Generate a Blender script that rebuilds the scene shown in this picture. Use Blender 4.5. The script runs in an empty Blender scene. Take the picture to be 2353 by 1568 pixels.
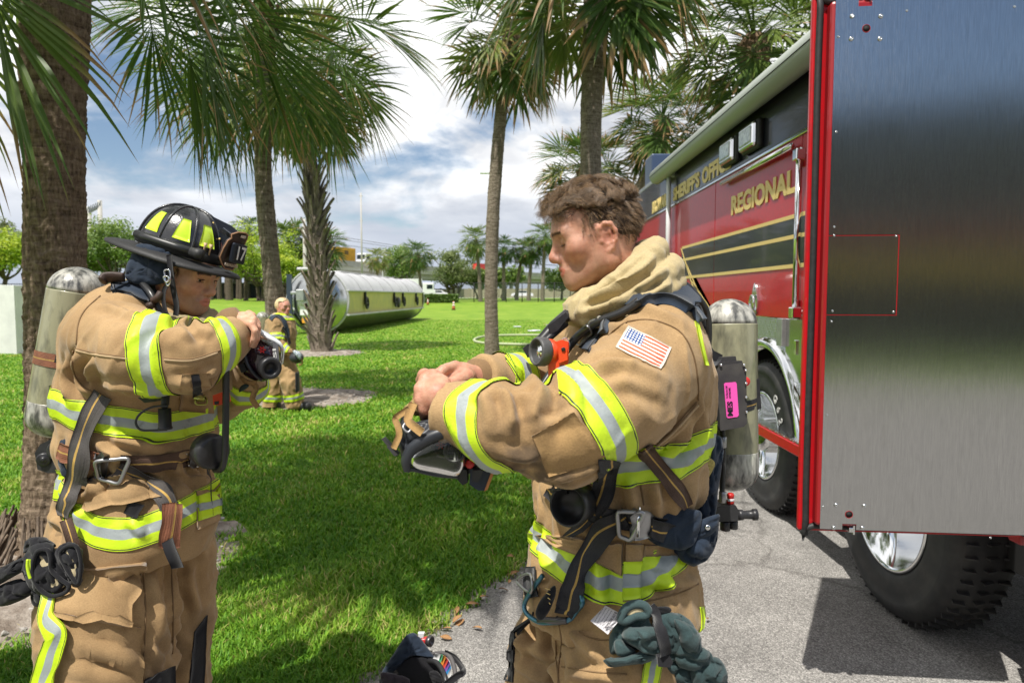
import bpy, bmesh, math, random
import numpy as np
from mathutils import Vector, Matrix
from mathutils.bvhtree import BVHTree
R = math.radians
random.seed(7)
RNG = np.random.default_rng(11)
SC = bpy.context.scene
COL = SC.collection
# ------------------------------------------------------------------ camera, sky, sun, exposure
CAM_H, PITCH, FOC = 1.65, R(3.795), 1568.0
cam_data = bpy.data.cameras.new("camera")
cam_data.lens, cam_data.sensor_width = 24.0, 36.0
cam_data.clip_start, cam_data.clip_end = 0.05, 6000
cam = bpy.data.objects.new("camera", cam_data)
COL.objects.link(cam)
cam.location = (0, 0, CAM_H)
cam.rotation_euler = (R(90) - PITCH, 0, 0)
cam_data.dof.use_dof = True
cam_data.dof.focus_distance = 1.75
cam_data.dof.aperture_fstop = 6.3
SC.camera = cam
SUN_EL, SHADOW_DIR = R(62), Vector((0.48, 0.88, 0)).normalized()
to_sun = Vector((-SHADOW_DIR.x * math.cos(SUN_EL), -SHADOW_DIR.y * math.cos(SUN_EL), math.sin(SUN_EL)))
sd = bpy.data.lights.new("sun", 'SUN')
sd.energy, sd.angle, sd.color = 4.9, R(0.53), (1.0, 0.955, 0.88)
sun = bpy.data.objects.new("sun", sd)
COL.objects.link(sun)
sun.rotation_euler = to_sun.to_track_quat('Z', 'Y').to_euler()
world = bpy.data.worlds.new("World")
SC.world = world
world.use_nodes = True
SC.view_settings.view_transform = 'Standard'
SC.view_settings.look = 'None'
SC.view_settings.exposure = 0.36
SC.view_settings.gamma = 1.0
SC.view_settings.use_curve_mapping = False
SC.render.engine = 'CYCLES'
SC.cycles.use_denoising = True
SC.cycles.max_bounces = 8
SC.cycles.diffuse_bounces = 3
SC.cycles.glossy_bounces = 4
SC.cycles.transparent_max_bounces = 12
SC.cycles.transmission_bounces = 6
SC.cycles.caustics_reflective = False
SC.cycles.caustics_refractive = False
SC.cycles.sample_clamp_indirect = 6.0
def build_world():
 nt = world.node_tree
 nt.nodes.clear()
 N, L = nt.nodes.new, nt.links.new
 out = N('ShaderNodeOutputWorld')
 sky = N('ShaderNodeTexSky')
 sky.sky_type = 'NISHITA'
 sky.sun_disc = False
 sky.sun_elevation = SUN_EL
 sky.sun_rotation = math.atan2(to_sun.x, to_sun.y)
 sky.air_density, sky.dust_density, sky.ozone_density = 1.0, 0.6, 1.5
 bg_sky = N('ShaderNodeBackground'); bg_sky.inputs[1].default_value = 0.09
 L(sky.outputs[0], bg_sky.inputs[0])
 tc = N('ShaderNodeTexCoord')
 sep = N('ShaderNodeSeparateXYZ'); L(tc.outputs['Generated'], sep.inputs[0])
 def math_(op, a, b=None, clamp=False):
  n = N('ShaderNodeMath'); n.operation = op; n.use_clamp = clamp
  for i, v in enumerate((a, b)):
   if v is None: continue
   if isinstance(v, (int, float)): n.inputs[i].default_value = v
   else: L(v, n.inputs[i])
  return n.outputs[0]
 z = math_('MAXIMUM', sep.outputs['Z'], 0.0)
 zz = math_('ADD', z, 0.22)
 px, py = math_('DIVIDE', sep.outputs['X'], zz), math_('DIVIDE', sep.outputs['Y'], zz)
 cmb = N('ShaderNodeCombineXYZ'); L(px, cmb.inputs[0]); L(py, cmb.inputs[1])
 cmb.inputs[2].default_value = 3.7
 n1 = N('ShaderNodeTexNoise'); L(cmb.outputs[0], n1.inputs['Vector'])
 n1.inputs['Scale'].default_value = 1.15; n1.inputs['Detail'].default_value = 9; n1.inputs['Roughness'].default_value = 0.56
 n1.inputs['Distortion'].default_value = 0.25
 blue = N('ShaderNodeVectorMath'); blue.operation = 'DISTANCE'
 L(tc.outputs['Generated'], blue.inputs[0]); blue.inputs[1].default_value = Vector((-0.42, 0.85, 0.316)).normalized()
 gap = N('ShaderNodeMapRange'); L(blue.outputs['Value'], gap.inputs[0])
 gap.inputs[1].default_value, gap.inputs[2].default_value = 0.05, 0.27
 gap.inputs[3].default_value, gap.inputs[4].default_value = 0.27, 0.0
 blue2 = N('ShaderNodeVectorMath'); blue2.operation = 'DISTANCE'; L(tc.outputs['Generated'], blue2.inputs[0]); blue2.inputs[1].default_value = Vector((0.35, -0.86, 0.42)).normalized()
 gap2 = N('ShaderNodeMapRange'); L(blue2.outputs['Value'], gap2.inputs[0]); gap2.inputs[1].default_value, gap2.inputs[2].default_value = 0.25, 0.75; gap2.inputs[3].default_value, gap2.inputs[4].default_value = 0.36, 0.0
 dens = math_('SUBTRACT', math_('SUBTRACT', n1.outputs[0], gap.outputs[0]), gap2.outputs[0])
 cov = N('ShaderNodeMapRange'); cov.interpolation_type = 'SMOOTHSTEP'; L(dens, cov.inputs[0])
 cov.inputs[1].default_value, cov.inputs[2].default_value = 0.27, 0.40
 n2 = N('ShaderNodeTexNoise'); L(cmb.outputs[0], n2.inputs['Vector'])
 n2.inputs['Scale'].default_value = 2.3; n2.inputs['Detail'].default_value = 7; n2.inputs['Roughness'].default_value = 0.55
 n2.inputs['Distortion'].default_value = 0.4
 sh = N('ShaderNodeValToRGB'); L(n2.outputs[0], sh.inputs[0])
 cr = sh.color_ramp
 cr.elements[0].position, cr.elements[0].color = 0.30, (0.58, 0.61, 0.68, 1)
 cr.elements[1].position, cr.elements[1].color = 0.55, (1.30, 1.30, 1.30, 1)
 e = cr.elements.new(0.45); e.color = (0.97, 0.98, 1.0, 1)
 hz = N('ShaderNodeMapRange'); L(z, hz.inputs[0]); hz.interpolation_type = 'SMOOTHSTEP'
 hz.inputs[1].default_value, hz.inputs[2].default_value = 0.04, 0.22
 mixh = N('ShaderNodeMix'); mixh.data_type = 'RGBA'
 L(hz.outputs[0], mixh.inputs[0]); mixh.inputs[6].default_value = (0.60, 0.66, 0.77, 1)
 L(sh.outputs[0], mixh.inputs[7])
 bg_c = N('ShaderNodeBackground'); bg_c.inputs[1].default_value = 0.78
 L(mixh.outputs[2], bg_c.inputs[0])
 mx = N('ShaderNodeMixShader'); L(cov.outputs[0], mx.inputs[0])
 L(bg_sky.outputs[0], mx.inputs[1]); L(bg_c.outputs[0], mx.inputs[2])
 L(mx.outputs[0], out.inputs[0])
build_world()
# ------------------------------------------------------------------ points of the place from the survey of the photograph
_F = Vector((0, math.cos(PITCH), -math.sin(PITCH)))
_U = Vector((0, math.sin(PITCH), math.cos(PITCH)))
_C = Vector((0, 0, CAM_H))
def P(u, v, d):
 return _C + Vector(((u - 1176) / FOC * d, 0, 0)) + _U * ((784 - v) / FOC * d) + _F * d
def pa(u, v, d):
 return np.array(P(u, v, d))
def ray(u, v):
 return (P(u, v, 1.0) - _C).normalized()
def terrain(x, y):
 t = np.clip((np.asarray(y, float) - 45) / 65.0, 0, 1)
 return 1.3 * t * t * (3 - 2 * t)
def ground(u, v):
 d = ray(u, v)
 t = 0.5
 for _ in range(4000):
  p = _C + d * t
  if p.z <= float(terrain(p.x, p.y)): return p
  t += max(0.01, (p.z - float(terrain(p.x, p.y))) * 0.5)
 return p
def at(u, d):
 x = (u - 1176) / FOC * d
 return Vector((x, d, float(terrain(x, d))))
# ------------------------------------------------------------------ objects
def tag(o, label=None, cat=None, group=None, kind=None):
 if label: o['label'] = label
 if cat: o['category'] = cat
 if group: o['group'] = group
 if kind: o['kind'] = kind
 return o
def thing(name, label, cat, loc=(0, 0, 0), rz=0.0, group=None):
 o = bpy.data.objects.new(name, None)
 o.empty_display_size = 0.1
 COL.objects.link(o)
 o.location = loc; o.rotation_euler = (0, 0, rz)
 return tag(o, label, cat, group)
def link(name, data, parent=None, keep_world=True, loc=None, rot=None):
 o = bpy.data.objects.new(name, data)
 COL.objects.link(o)
 if loc is not None: o.location = loc
 if rot is not None: o.rotation_euler = rot
 if parent is not None:
  o.parent = parent
  if keep_world:
   o.matrix_parent_inverse = wmat(parent).inverted()
 return o
def wmat(o):
 m = Matrix.LocRotScale(o.location, o.rotation_euler, o.scale)
 if o.parent is not None: m = wmat(o.parent) @ o.matrix_parent_inverse @ m
 return m
def copy_tree(o, parent=None):
 c = o.copy(); COL.objects.link(c); c.parent = parent
 for ch in list(o.children):
  copy_tree(ch, c)
 return c
def mesh_np(name, V, F, smooth=True, mats=None, mat_idx=None):
 me = bpy.data.meshes.new(name)
 V = np.asarray(V, np.float32)
 if isinstance(F, np.ndarray):
  nf, k = F.shape
  loops, starts, totals = F.ravel(), np.arange(nf) * k, np.full(nf, k)
 else:
  totals = np.array([len(f) for f in F]); starts = np.concatenate([[0], np.cumsum(totals)[:-1]])
  loops = np.concatenate([np.asarray(f) for f in F]); nf = len(F)
 me.vertices.add(len(V)); me.vertices.foreach_set('co', V.ravel())
 me.loops.add(len(loops)); me.loops.foreach_set('vertex_index', loops.astype(np.int32))
 me.polygons.add(nf)
 me.polygons.foreach_set('loop_start', starts.astype(np.int32))
 try: me.polygons.foreach_set('loop_total', totals.astype(np.int32))
 except Exception: pass
 me.polygons.foreach_set('use_smooth', np.full(nf, smooth))
 for m in (mats or []): me.materials.append(m)
 if mat_idx is not None: me.polygons.foreach_set('material_index', np.asarray(mat_idx, np.int32))
 me.update(calc_edges=True)
 return me
def set_attr(me, name, vals):
 a = me.attributes.new(name, 'FLOAT', 'POINT')
 a.data.foreach_set('value', np.asarray(vals, np.float32))
def set_uv(me, uv_per_vert):
 li = np.empty(len(me.loops), np.int32); me.loops.foreach_get('vertex_index', li)
 l = me.uv_layers.new(name='uv'); l.data.foreach_set('uv', np.asarray(uv_per_vert, np.float32)[li].ravel())
class MB:
 def __init__(s): s.V, s.F, s.sm, s.mi, s.n, s.uv = [], [], [], [], 0, []
 def add(s, V, F, smooth=False, mi=0, uv=None):
  V = np.asarray(V, float)
  for f in F: s.F.append([i + s.n for i in f]); s.sm.append(smooth); s.mi.append(mi)
  s.V.append(V); s.n += len(V)
  s.uv.append(np.zeros((len(V), 2)) if uv is None else np.asarray(uv, float))
  return s
 def box(s, c, size, rot=None, mi=0, bevel=0.0, smooth=False):
  hx, hy, hz = [x / 2 for x in size]
  if bevel > 0:
   bm = bmesh.new(); bmesh.ops.create_cube(bm, size=1.0)
   for v in bm.verts: v.co = Vector((v.co.x * size[0], v.co.y * size[1], v.co.z * size[2]))
   bmesh.ops.bevel(bm, geom=bm.edges[:], offset=min(bevel, min(size) * .45), segments=2, affect='EDGES', profile=0.5)
   bm.verts.ensure_lookup_table()
   V = np.array([v.co[:] for v in bm.verts]); F = [[v.index for v in f.verts] for f in bm.faces]; bm.free()
  else:
   V = np.array([(x, y, z) for x in (-hx, hx) for y in (-hy, hy) for z in (-hz, hz)])
   F = [(0, 1, 3, 2), (4, 6, 7, 5), (0, 4, 5, 1), (2, 3, 7, 6), (0, 2, 6, 4), (1, 5, 7, 3)]
  if rot is not None: V = V @ np.array(rot.to_3x3()).T
  return s.add(V + np.array(c), F, smooth, mi)
 def tube(s, pts, r, n=10, mi=0, caps=True, closed=False, flat=1.0, res=6, spline=True):
  pts = np.array([tuple(p) for p in pts], float)
  rr = np.array(r if hasattr(r, '__len__') else [r] * len(pts), float)
  if spline and len(pts) > 2: pts, rr = catmull(pts, rr, res, closed)
  T, A, B = frames(pts, closed)
  a = np.linspace(0, 2 * math.pi, n, endpoint=False)
  V = (pts[:, None] + rr[:, None, None] * (np.cos(a)[None, :, None] * A[:, None] + flat * np.sin(a)[None, :, None] * B[:, None])).reshape(-1, 3)
  m = len(pts); F = []
  for i in range(m if closed else m - 1):
   j = (i + 1) % m
   for k in range(n): F.append((i * n + k, i * n + (k + 1) % n, j * n + (k + 1) % n, j * n + k))
  if caps and not closed: F += [tuple(range(n))[::-1], tuple(range((m - 1) * n, m * n))]
  L = np.concatenate([[0], np.cumsum(np.linalg.norm(np.diff(pts, axis=0), axis=1))])
  uv = np.stack([np.tile(np.arange(n) / n, m), np.repeat(L, n)], 1)
  return s.add(V, F, True, mi, uv)
 def lathe(s, prof, c=(0, 0, 0), rot=None, n=32, mi=0, smooth=True):
  prof = np.array(prof, float); a = np.linspace(0, 2 * math.pi, n, endpoint=False)
  V = np.stack([prof[:, 0, None] * np.cos(a), prof[:, 0, None] * np.sin(a), np.repeat(prof[:, 1, None], n, 1)], -1).reshape(-1, 3)
  if rot is not None: V = V @ np.array(rot.to_3x3()).T
  F = [(i * n + k, i * n + (k + 1) % n, (i + 1) * n + (k + 1) % n, (i + 1) * n + k) for i in range(len(prof) - 1) for k in range(n)]
  if prof[0, 0] > 1e-6: F.append(tuple(range(n))[::-1])
  if prof[-1, 0] > 1e-6: F.append(tuple(range((len(prof) - 1) * n, len(prof) * n)))
  return s.add(V + np.array(c), F, smooth, mi)
 def prism(s, poly, axis_vec, mi=0, smooth=False):
  p = np.array([tuple(q) for q in poly], float); n = len(p)
  V = np.concatenate([p, p + np.array(axis_vec)])
  F = [tuple(range(n))[::-1], tuple(range(n, 2 * n))] + [(i, (i + 1) % n, n + (i + 1) % n, n + i) for i in range(n)]
  return s.add(V, F, smooth, mi)
 def grid(s, G, mi=0, smooth=True, thick=0.0, nrm=None):
  G = np.asarray(G, float); r, c = G.shape[:2]
  q = [(i * c + j, i * c + j + 1, (i + 1) * c + j + 1, (i + 1) * c + j) for i in range(r - 1) for j in range(c - 1)]
  uu, vv = np.meshgrid(np.linspace(0, 1, c), np.linspace(0, 1, r)); uv = np.stack([uu, vv], -1).reshape(-1, 2)
  if thick <= 0: return s.add(G.reshape(-1, 3), q, smooth, mi, uv)
  H = (G - thick * np.asarray(nrm)).reshape(-1, 3); n = r * c
  F = list(q) + [tuple(n + k for k in f[::-1]) for f in q]
  rim = [i * c for i in range(r)] + [(r - 1) * c + j for j in range(1, c)] + [i * c + c - 1 for i in range(r - 2, -1, -1)] + [j for j in range(c - 2, 0, -1)]
  for a_, b_ in zip(rim, rim[1:] + rim[:1]): F.append((a_, b_, n + b_, n + a_)[::-1])
  return s.add(np.concatenate([G.reshape(-1, 3), H]), F, smooth, mi, np.concatenate([uv, uv]))
 def mesh(s, name, mats):
  V = np.concatenate(s.V); me = mesh_np(name, V, s.F, True, mats if isinstance(mats, (list, tuple)) else [mats], s.mi)
  me.polygons.foreach_set('use_smooth', np.array(s.sm, bool))
  set_uv(me, np.concatenate(s.uv))
  return me
 def build(s, name, mats, parent=None, **kw):
  return link(name, s.mesh(name, mats), parent, **kw)
def catmull(p, r, res=6, closed=False):
 n = len(p); o, orr = [], []
 seg = n if closed else n - 1
 for i in range(seg):
  i0, i1, i2, i3 = ((i - 1) % n, i, (i + 1) % n, (i + 2) % n) if closed else (max(i - 1, 0), i, i + 1, min(i + 2, n - 1))
  for t in np.linspace(0, 1, res, endpoint=False):
   t2, t3 = t * t, t * t * t
   o.append(.5 * (2 * p[i1] + (p[i2] - p[i0]) * t + (2 * p[i0] - 5 * p[i1] + 4 * p[i2] - p[i3]) * t2 + (3 * p[i1] - p[i0] - 3 * p[i2] + p[i3]) * t3))
   orr.append(r[i1] * (1 - t) + r[i2] * t)
 if not closed: o.append(p[-1]); orr.append(r[-1])
 return np.array(o), np.array(orr)
def frames(p, closed=False):
 T = np.roll(p, -1, 0) - np.roll(p, 1, 0) if closed else np.gradient(p, axis=0)
 T /= np.linalg.norm(T, axis=1)[:, None] + 1e-12
 up = np.array([0, 0, 1.0]) if abs(T[0, 2]) < .9 else np.array([1.0, 0, 0])
 A = np.zeros_like(p)
 a = up - T[0] * (up @ T[0]); a /= np.linalg.norm(a)
 for i in range(len(p)):
  a = a - T[i] * (a @ T[i]); a /= np.linalg.norm(a) + 1e-12; A[i] = a
 return T, A, np.cross(T, A)
def text_mesh(name, body, mat, size=1.0, bold=0.0, depth=.002, center=False, res=3):
 c = bpy.data.curves.new(name, 'FONT'); c.body = body; c.size = size; c.offset = bold; c.extrude = depth; c.resolution_u = res
 if center: c.align_x = 'CENTER'; c.align_y = 'CENTER'
 o = bpy.data.objects.new('tmp', c); COL.objects.link(o)
 me = bpy.data.meshes.new_from_object(o.evaluated_get(bpy.context.evaluated_depsgraph_get()))
 bpy.data.objects.remove(o); bpy.data.curves.remove(c); me.name = name; me.materials.clear(); me.materials.append(mat)
 return me
def me_dims(me):
 v = np.empty(len(me.vertices) * 3, np.float32); me.vertices.foreach_get('co', v); v = v.reshape(-1, 3); return v.min(0), v.max(0)
# ------------------------------------------------------------------ noise on arrays
_perm = np.random.default_rng(3).permutation(256)
_perm = np.concatenate([_perm, _perm, _perm])
_grad = np.random.default_rng(4).normal(size=(256, 3)); _grad /= np.linalg.norm(_grad, axis=1)[:, None]
def noise(p):
 p = np.asarray(p, float); i = np.floor(p).astype(int); f = p - i; i &= 255
 w = f * f * f * (f * (f * 6 - 15) + 10)
 out = 0
 for dx in (0, 1):
  for dy in (0, 1):
   for dz in (0, 1):
    h = _perm[_perm[_perm[i[:, 0] + dx] + i[:, 1] + dy] + i[:, 2] + dz]
    g = _grad[h]
    d = g[:, 0] * (f[:, 0] - dx) + g[:, 1] * (f[:, 1] - dy) + g[:, 2] * (f[:, 2] - dz)
    wx = w[:, 0] if dx else 1 - w[:, 0]; wy = w[:, 1] if dy else 1 - w[:, 1]; wz = w[:, 2] if dz else 1 - w[:, 2]
    out = out + d * wx * wy * wz
 return out * 1.6
def fbm(p, n=4):
 p = np.asarray(p, float)
 return sum(noise(p * 2 ** k + 17.3 * k) * .5 ** k for k in range(n))
# ------------------------------------------------------------------ solid shapes from distance fields
def smin(a, b, k):
 h = np.clip(.5 + .5 * (b - a) / k, 0, 1)
 return b * (1 - h) + a * h - k * h * (1 - h)
def smax(a, b, k): return -smin(-a, -b, k)
def sph(p, c, r): return np.linalg.norm(p - np.asarray(c), axis=1) - r
def ell(p, c, r, rot=None):
 q = p - np.asarray(c)
 if rot is not None: q = q @ rot
 r = np.asarray(r, float)
 k0 = np.linalg.norm(q / r, axis=1); k1 = np.linalg.norm(q / (r * r), axis=1) + 1e-9
 return np.where(k0 < 1e-6, -r.min(), k0 * (k0 - 1) / k1)
def cap(p, a, b, ra, rb=None):
 a, b = np.asarray(a, float), np.asarray(b, float); rb = ra if rb is None else rb
 ba = b - a; h = np.clip(((p - a) @ ba) / (ba @ ba), 0, 1)
 return np.linalg.norm(p - a - h[:, None] * ba, axis=1) - (ra + (rb - ra) * h)
def chain(p, pts, rad, k=0.03):
 d = None
 for i in range(len(pts) - 1):
  e = cap(p, pts[i], pts[i + 1], rad[i], rad[i + 1])
  d = e if d is None else smin(d, e, k)
 return d
def stack(p, zs, cx, cy, ra, rb, yaw):
 z = p[:, 2]
 zz = np.linspace(zs[0], zs[-1], 80)
 def s(vals):
  pts, _ = catmull(np.stack([np.asarray(zs, float), np.asarray(vals, float), np.zeros(len(zs))], 1), np.zeros(len(zs)), 12)
  return np.interp(z, pts[:, 0], pts[:, 1])
 x, y = p[:, 0] - s(cx), p[:, 1] - s(cy)
 c, sn = math.cos(yaw), math.sin(yaw)
 a, b = s(ra), s(rb)
 u, v = (x * c + y * sn) / a, (-x * sn + y * c) / b
 d = (np.sqrt(u * u + v * v + 1e-9) - 1) * np.minimum(a, b)
 return smax(smax(d, z - zs[-1], .03), zs[0] - z, .012)
def sdf_mesh(fn, lo, hi, h):
 lo, hi = np.asarray(lo, float), np.asarray(hi, float)
 B = 8
 nb = np.ceil((hi - lo) / (h * B)).astype(int); n = nb * B
 bi = np.stack(np.meshgrid(*[np.arange(k) for k in nb], indexing='ij'), -1).reshape(-1, 3)
 cen = lo + (bi * B + (B - 1) / 2) * h
 cd = fn(cen)
 vol = np.repeat(np.repeat(np.repeat(cd.reshape(nb), B, 0), B, 1), B, 2).astype(np.float32)
 act = bi[np.abs(cd) < B * h * 1.5]
 off = np.stack(np.meshgrid(*[np.arange(B)] * 3, indexing='ij'), -1).reshape(-1, 3)
 for s in range(0, len(act), 400):
  idx = (act[s:s + 400, None] * B + off[None]).reshape(-1, 3)
  vol[idx[:, 0], idx[:, 1], idx[:, 2]] = fn(lo + idx * h)
 ins = vol < 0
 c = [(i, j, k) for i in (0, 1) for j in (0, 1) for k in (0, 1)]
 sl = lambda A, o: A[o[0]:A.shape[0] - 1 + o[0], o[1]:A.shape[1] - 1 + o[1], o[2]:A.shape[2] - 1 + o[2]]
 cnt = sum(sl(ins, o).astype(np.int8) for o in c)
 cells = np.argwhere((cnt > 0) & (cnt < 8))
 acc = np.zeros((len(cells), 3)); num = np.zeros(len(cells))
 for o in c:
  for ax in range(3):
   if o[ax]: continue
   q = list(o); q[ax] = 1
   a = vol[cells[:, 0] + o[0], cells[:, 1] + o[1], cells[:, 2] + o[2]]
   b = vol[cells[:, 0] + q[0], cells[:, 1] + q[1], cells[:, 2] + q[2]]
   m = (a < 0) != (b < 0)
   t = np.where(m, a / np.where(m, a - b, 1), 0)
   pt = np.array(o, float)[None].repeat(len(cells), 0); pt[:, ax] = t
   acc[m] += pt[m]; num += m
 V = lo + (cells + acc / num[:, None]) * h
 ids = -np.ones(cnt.shape, np.int32); ids[cells[:, 0], cells[:, 1], cells[:, 2]] = np.arange(len(cells))
 Fs = []
 for ax in range(3):
  a1, a2 = (ax + 1) % 3, (ax + 2) % 3
  s0 = [slice(1, -1)] * 3; s1 = [slice(1, -1)] * 3
  s0[ax] = slice(0, -1); s1[ax] = slice(1, None)
  A, Bv = ins[tuple(s0)], ins[tuple(s1)]
  e = np.argwhere(A != Bv)
  flip = A[e[:, 0], e[:, 1], e[:, 2]]
  base = e + 1; base[:, ax] -= 1
  def g(d1, d2):
   w = base.copy(); w[:, a1] += d1; w[:, a2] += d2
   return ids[w[:, 0], w[:, 1], w[:, 2]]
  q = np.stack([g(-1, -1), g(0, -1), g(0, 0), g(-1, 0)], 1)
  q[~flip] = q[~flip][:, ::-1]
  Fs.append(q[(q >= 0).all(1)])
 return V, np.concatenate(Fs)
def vnormals(V, F):
 n = np.zeros_like(V)
 fn = np.cross(V[F[:, 2]] - V[F[:, 0]], V[F[:, 3 if F.shape[1] == 4 else 1]] - V[F[:, 1 if F.shape[1] == 4 else 0]])
 if F.shape[1] == 3: fn = np.cross(V[F[:, 1]] - V[F[:, 0]], V[F[:, 2]] - V[F[:, 0]])
 for k in range(F.shape[1]): np.add.at(n, F[:, k], fn)
 return n / (np.linalg.norm(n, axis=1)[:, None] + 1e-12)
def relax(V, F, it=1, w=.5):
 for _ in range(it):
  s = np.zeros_like(V); c = np.zeros(len(V))
  for k in range(F.shape[1]):
   a, b = F[:, k], F[:, (k + 1) % F.shape[1]]
   np.add.at(s, a, V[b]); np.add.at(c, a, 1); np.add.at(s, b, V[a]); np.add.at(c, b, 1)
  V = V * (1 - w) + w * s / np.maximum(c, 1)[:, None]
 return V
def orient(V, F):
 T = F[:, :3]
 vol = np.einsum('ij,ij->i', V[T[:, 0]], np.cross(V[T[:, 1]], V[T[:, 2]])).sum()
 return F if vol > 0 else F[:, ::-1]
def clip_band(V, F, N, s, lo, hi, off=.003, extra=None, mask=None):
 tri = np.concatenate([F[:, [0, 1, 2]], F[:, [0, 2, 3]]]) if F.shape[1] == 4 else F
 if mask is not None: tri = tri[mask[tri].all(1)]
 st = s[tri]; keep = (st.max(1) > lo) & (st.min(1) < hi); tri = tri[keep]
 VV, FF, cache = [], [], {}
 def vert(a, b, t):
  key = (min(a, b), max(a, b), round(t if a < b else 1 - t, 5)) if 0 < t < 1 else ((a,) if t <= 0 else (b,))
  if key not in cache:
   cache[key] = len(VV)
   p = V[a] * (1 - t) + V[b] * t; n = N[a] * (1 - t) + N[b] * t
   VV.append((p + n * off, s[a] * (1 - t) + s[b] * t, n))
  return cache[key]
 for T in tri:
  poly = [(T[i], T[i], 0.0, s[T[i]]) for i in range(3)]
  pts = [(int(a), int(a), 0.0) for a in T]; vals = [s[a] for a in T]
  out = []
  for i in range(3):
   a, b = int(T[i]), int(T[(i + 1) % 3]); sa, sb = s[a], s[b]
   ts = [0.0]
   cr = []
   for lim in (lo, hi):
    if (sa - lim) * (sb - lim) < 0: cr.append((lim - sa) / (sb - sa))
   if lo <= sa <= hi: out.append(vert(a, a, 0.0))
   for t in sorted(cr): out.append(vert(a, b, t))
  if len(out) >= 3: FF.append(out)
 if not FF: return None
 return (np.array([v[0] for v in VV]), FF, np.array([(v[1] - lo) / (hi - lo) for v in VV]), np.array([v[2] for v in VV]))
# ------------------------------------------------------------------ materials
MATS = {}
def nodes_of(m): return m.node_tree.nodes, m.node_tree.links
def M(name, col, rough=.6, metal=0., col2=None, vs=8., vmix=(.35, .65), bump=0., bs=60., bump2=0., bs2=9., spec=.5, coat=0., trans=0., alpha=1., sheen=0., detail=4., ior=1.45, stretch=None, sub=0., emit=0.):
 if name in MATS: return MATS[name]
 m = bpy.data.materials.new(name); m.use_nodes = True
 nd, lk = nodes_of(m); b = nd['Principled BSDF']
 b.inputs['Base Color'].default_value = (*col, 1); b.inputs['Roughness'].default_value = rough; b.inputs['Metallic'].default_value = metal
 b.inputs['Specular IOR Level'].default_value = spec; b.inputs['Coat Weight'].default_value = coat; b.inputs['Coat Roughness'].default_value = .04
 b.inputs['Transmission Weight'].default_value = trans; b.inputs['Alpha'].default_value = alpha; b.inputs['IOR'].default_value = ior
 b.inputs['Sheen Weight'].default_value = sheen
 if sub: b.inputs['Subsurface Weight'].default_value = sub; b.inputs['Subsurface Radius'].default_value = (.012, .004, .002); b.inputs['Subsurface Scale'].default_value = 1.0
 tc = nd.new('ShaderNodeTexCoord'); vec = tc.outputs['Object']
 if stretch:
  mp = nd.new('ShaderNodeMapping'); mp.inputs['Scale'].default_value = stretch; lk.new(vec, mp.inputs[0]); vec = mp.outputs[0]
 if col2 is not None:
  n = nd.new('ShaderNodeTexNoise'); n.inputs['Scale'].default_value = vs; n.inputs['Detail'].default_value = detail; n.inputs['Roughness'].default_value = .6
  lk.new(vec, n.inputs['Vector'])
  r = nd.new('ShaderNodeMapRange'); r.inputs[1].default_value, r.inputs[2].default_value = vmix; lk.new(n.outputs[0], r.inputs[0])
  mx = nd.new('ShaderNodeMix'); mx.data_type = 'RGBA'; lk.new(r.outputs[0], mx.inputs[0])
  mx.inputs[6].default_value = (*col, 1); mx.inputs[7].default_value = (*col2, 1); lk.new(mx.outputs[2], b.inputs['Base Color'])
  m['mix'] = mx.name
 prev = None
 for st, sc in ((bump, bs), (bump2, bs2)):
  if st:
   n = nd.new('ShaderNodeTexNoise'); n.inputs['Scale'].default_value = sc; n.inputs['Detail'].default_value = 3; lk.new(vec, n.inputs['Vector'])
   bp = nd.new('ShaderNodeBump'); bp.inputs['Strength'].default_value = 1.0; bp.inputs['Distance'].default_value = st; lk.new(n.outputs[0], bp.inputs['Height'])
   if prev: lk.new(prev, bp.inputs['Normal'])
   prev = bp.outputs[0]
 if prev: lk.new(prev, b.inputs['Normal'])
 MATS[name] = m
 return m
def ramp(nd, stops, interp='LINEAR'):
 r = nd.new('ShaderNodeValToRGB'); r.color_ramp.interpolation = interp
 e = r.color_ramp.elements
 while len(e) < len(stops): e.new(.5)
 for x, (p, c) in zip(e, stops): x.position = p; x.color = (*c, 1)
 return r
# ------------------------------------------------------------------ setting: lawn, pavement, soil
def lawn_material():
 m = bpy.data.materials.new('lawn'); m.use_nodes = True
 nd, lk = nodes_of(m); b = nd['Principled BSDF']
 tc = nd.new('ShaderNodeTexCoord')
 n1 = nd.new('ShaderNodeTexNoise'); n1.inputs['Scale'].default_value = .55; n1.inputs['Detail'].default_value = 8; n1.inputs['Roughness'].default_value = .7
 n2 = nd.new('ShaderNodeTexNoise'); n2.inputs['Scale'].default_value = 26; n2.inputs['Detail'].default_value = 6; n2.inputs['Roughness'].default_value = .7
 lk.new(tc.outputs['Object'], n1.inputs[0]); lk.new(tc.outputs['Object'], n2.inputs[0])
 r1 = ramp(nd, [(.3, (.11, .215, .018)), (.52, (.18, .285, .028)), (.72, (.29, .35, .06))])
 r2 = ramp(nd, [(.3, (.55, .6, .5)), (.65, (1.1, 1.1, 1.05))])
 lk.new(n1.outputs[0], r1.inputs[0]); lk.new(n2.outputs[0], r2.inputs[0])
 mx = nd.new('ShaderNodeMix'); mx.data_type = 'RGBA'; mx.blend_type = 'MULTIPLY'; mx.inputs[0].default_value = 1
 lk.new(r1.outputs[0], mx.inputs[6]); lk.new(r2.outputs[0], mx.inputs[7]); lk.new(mx.outputs[2], b.inputs['Base Color'])
 b.inputs['Roughness'].default_value = .85; b.inputs['Specular IOR Level'].default_value = .15
 bp = nd.new('ShaderNodeBump'); bp.inputs['Distance'].default_value = .03; lk.new(n2.outputs[0], bp.inputs['Height']); lk.new(bp.outputs[0], b.inputs['Normal'])
 return m
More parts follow.
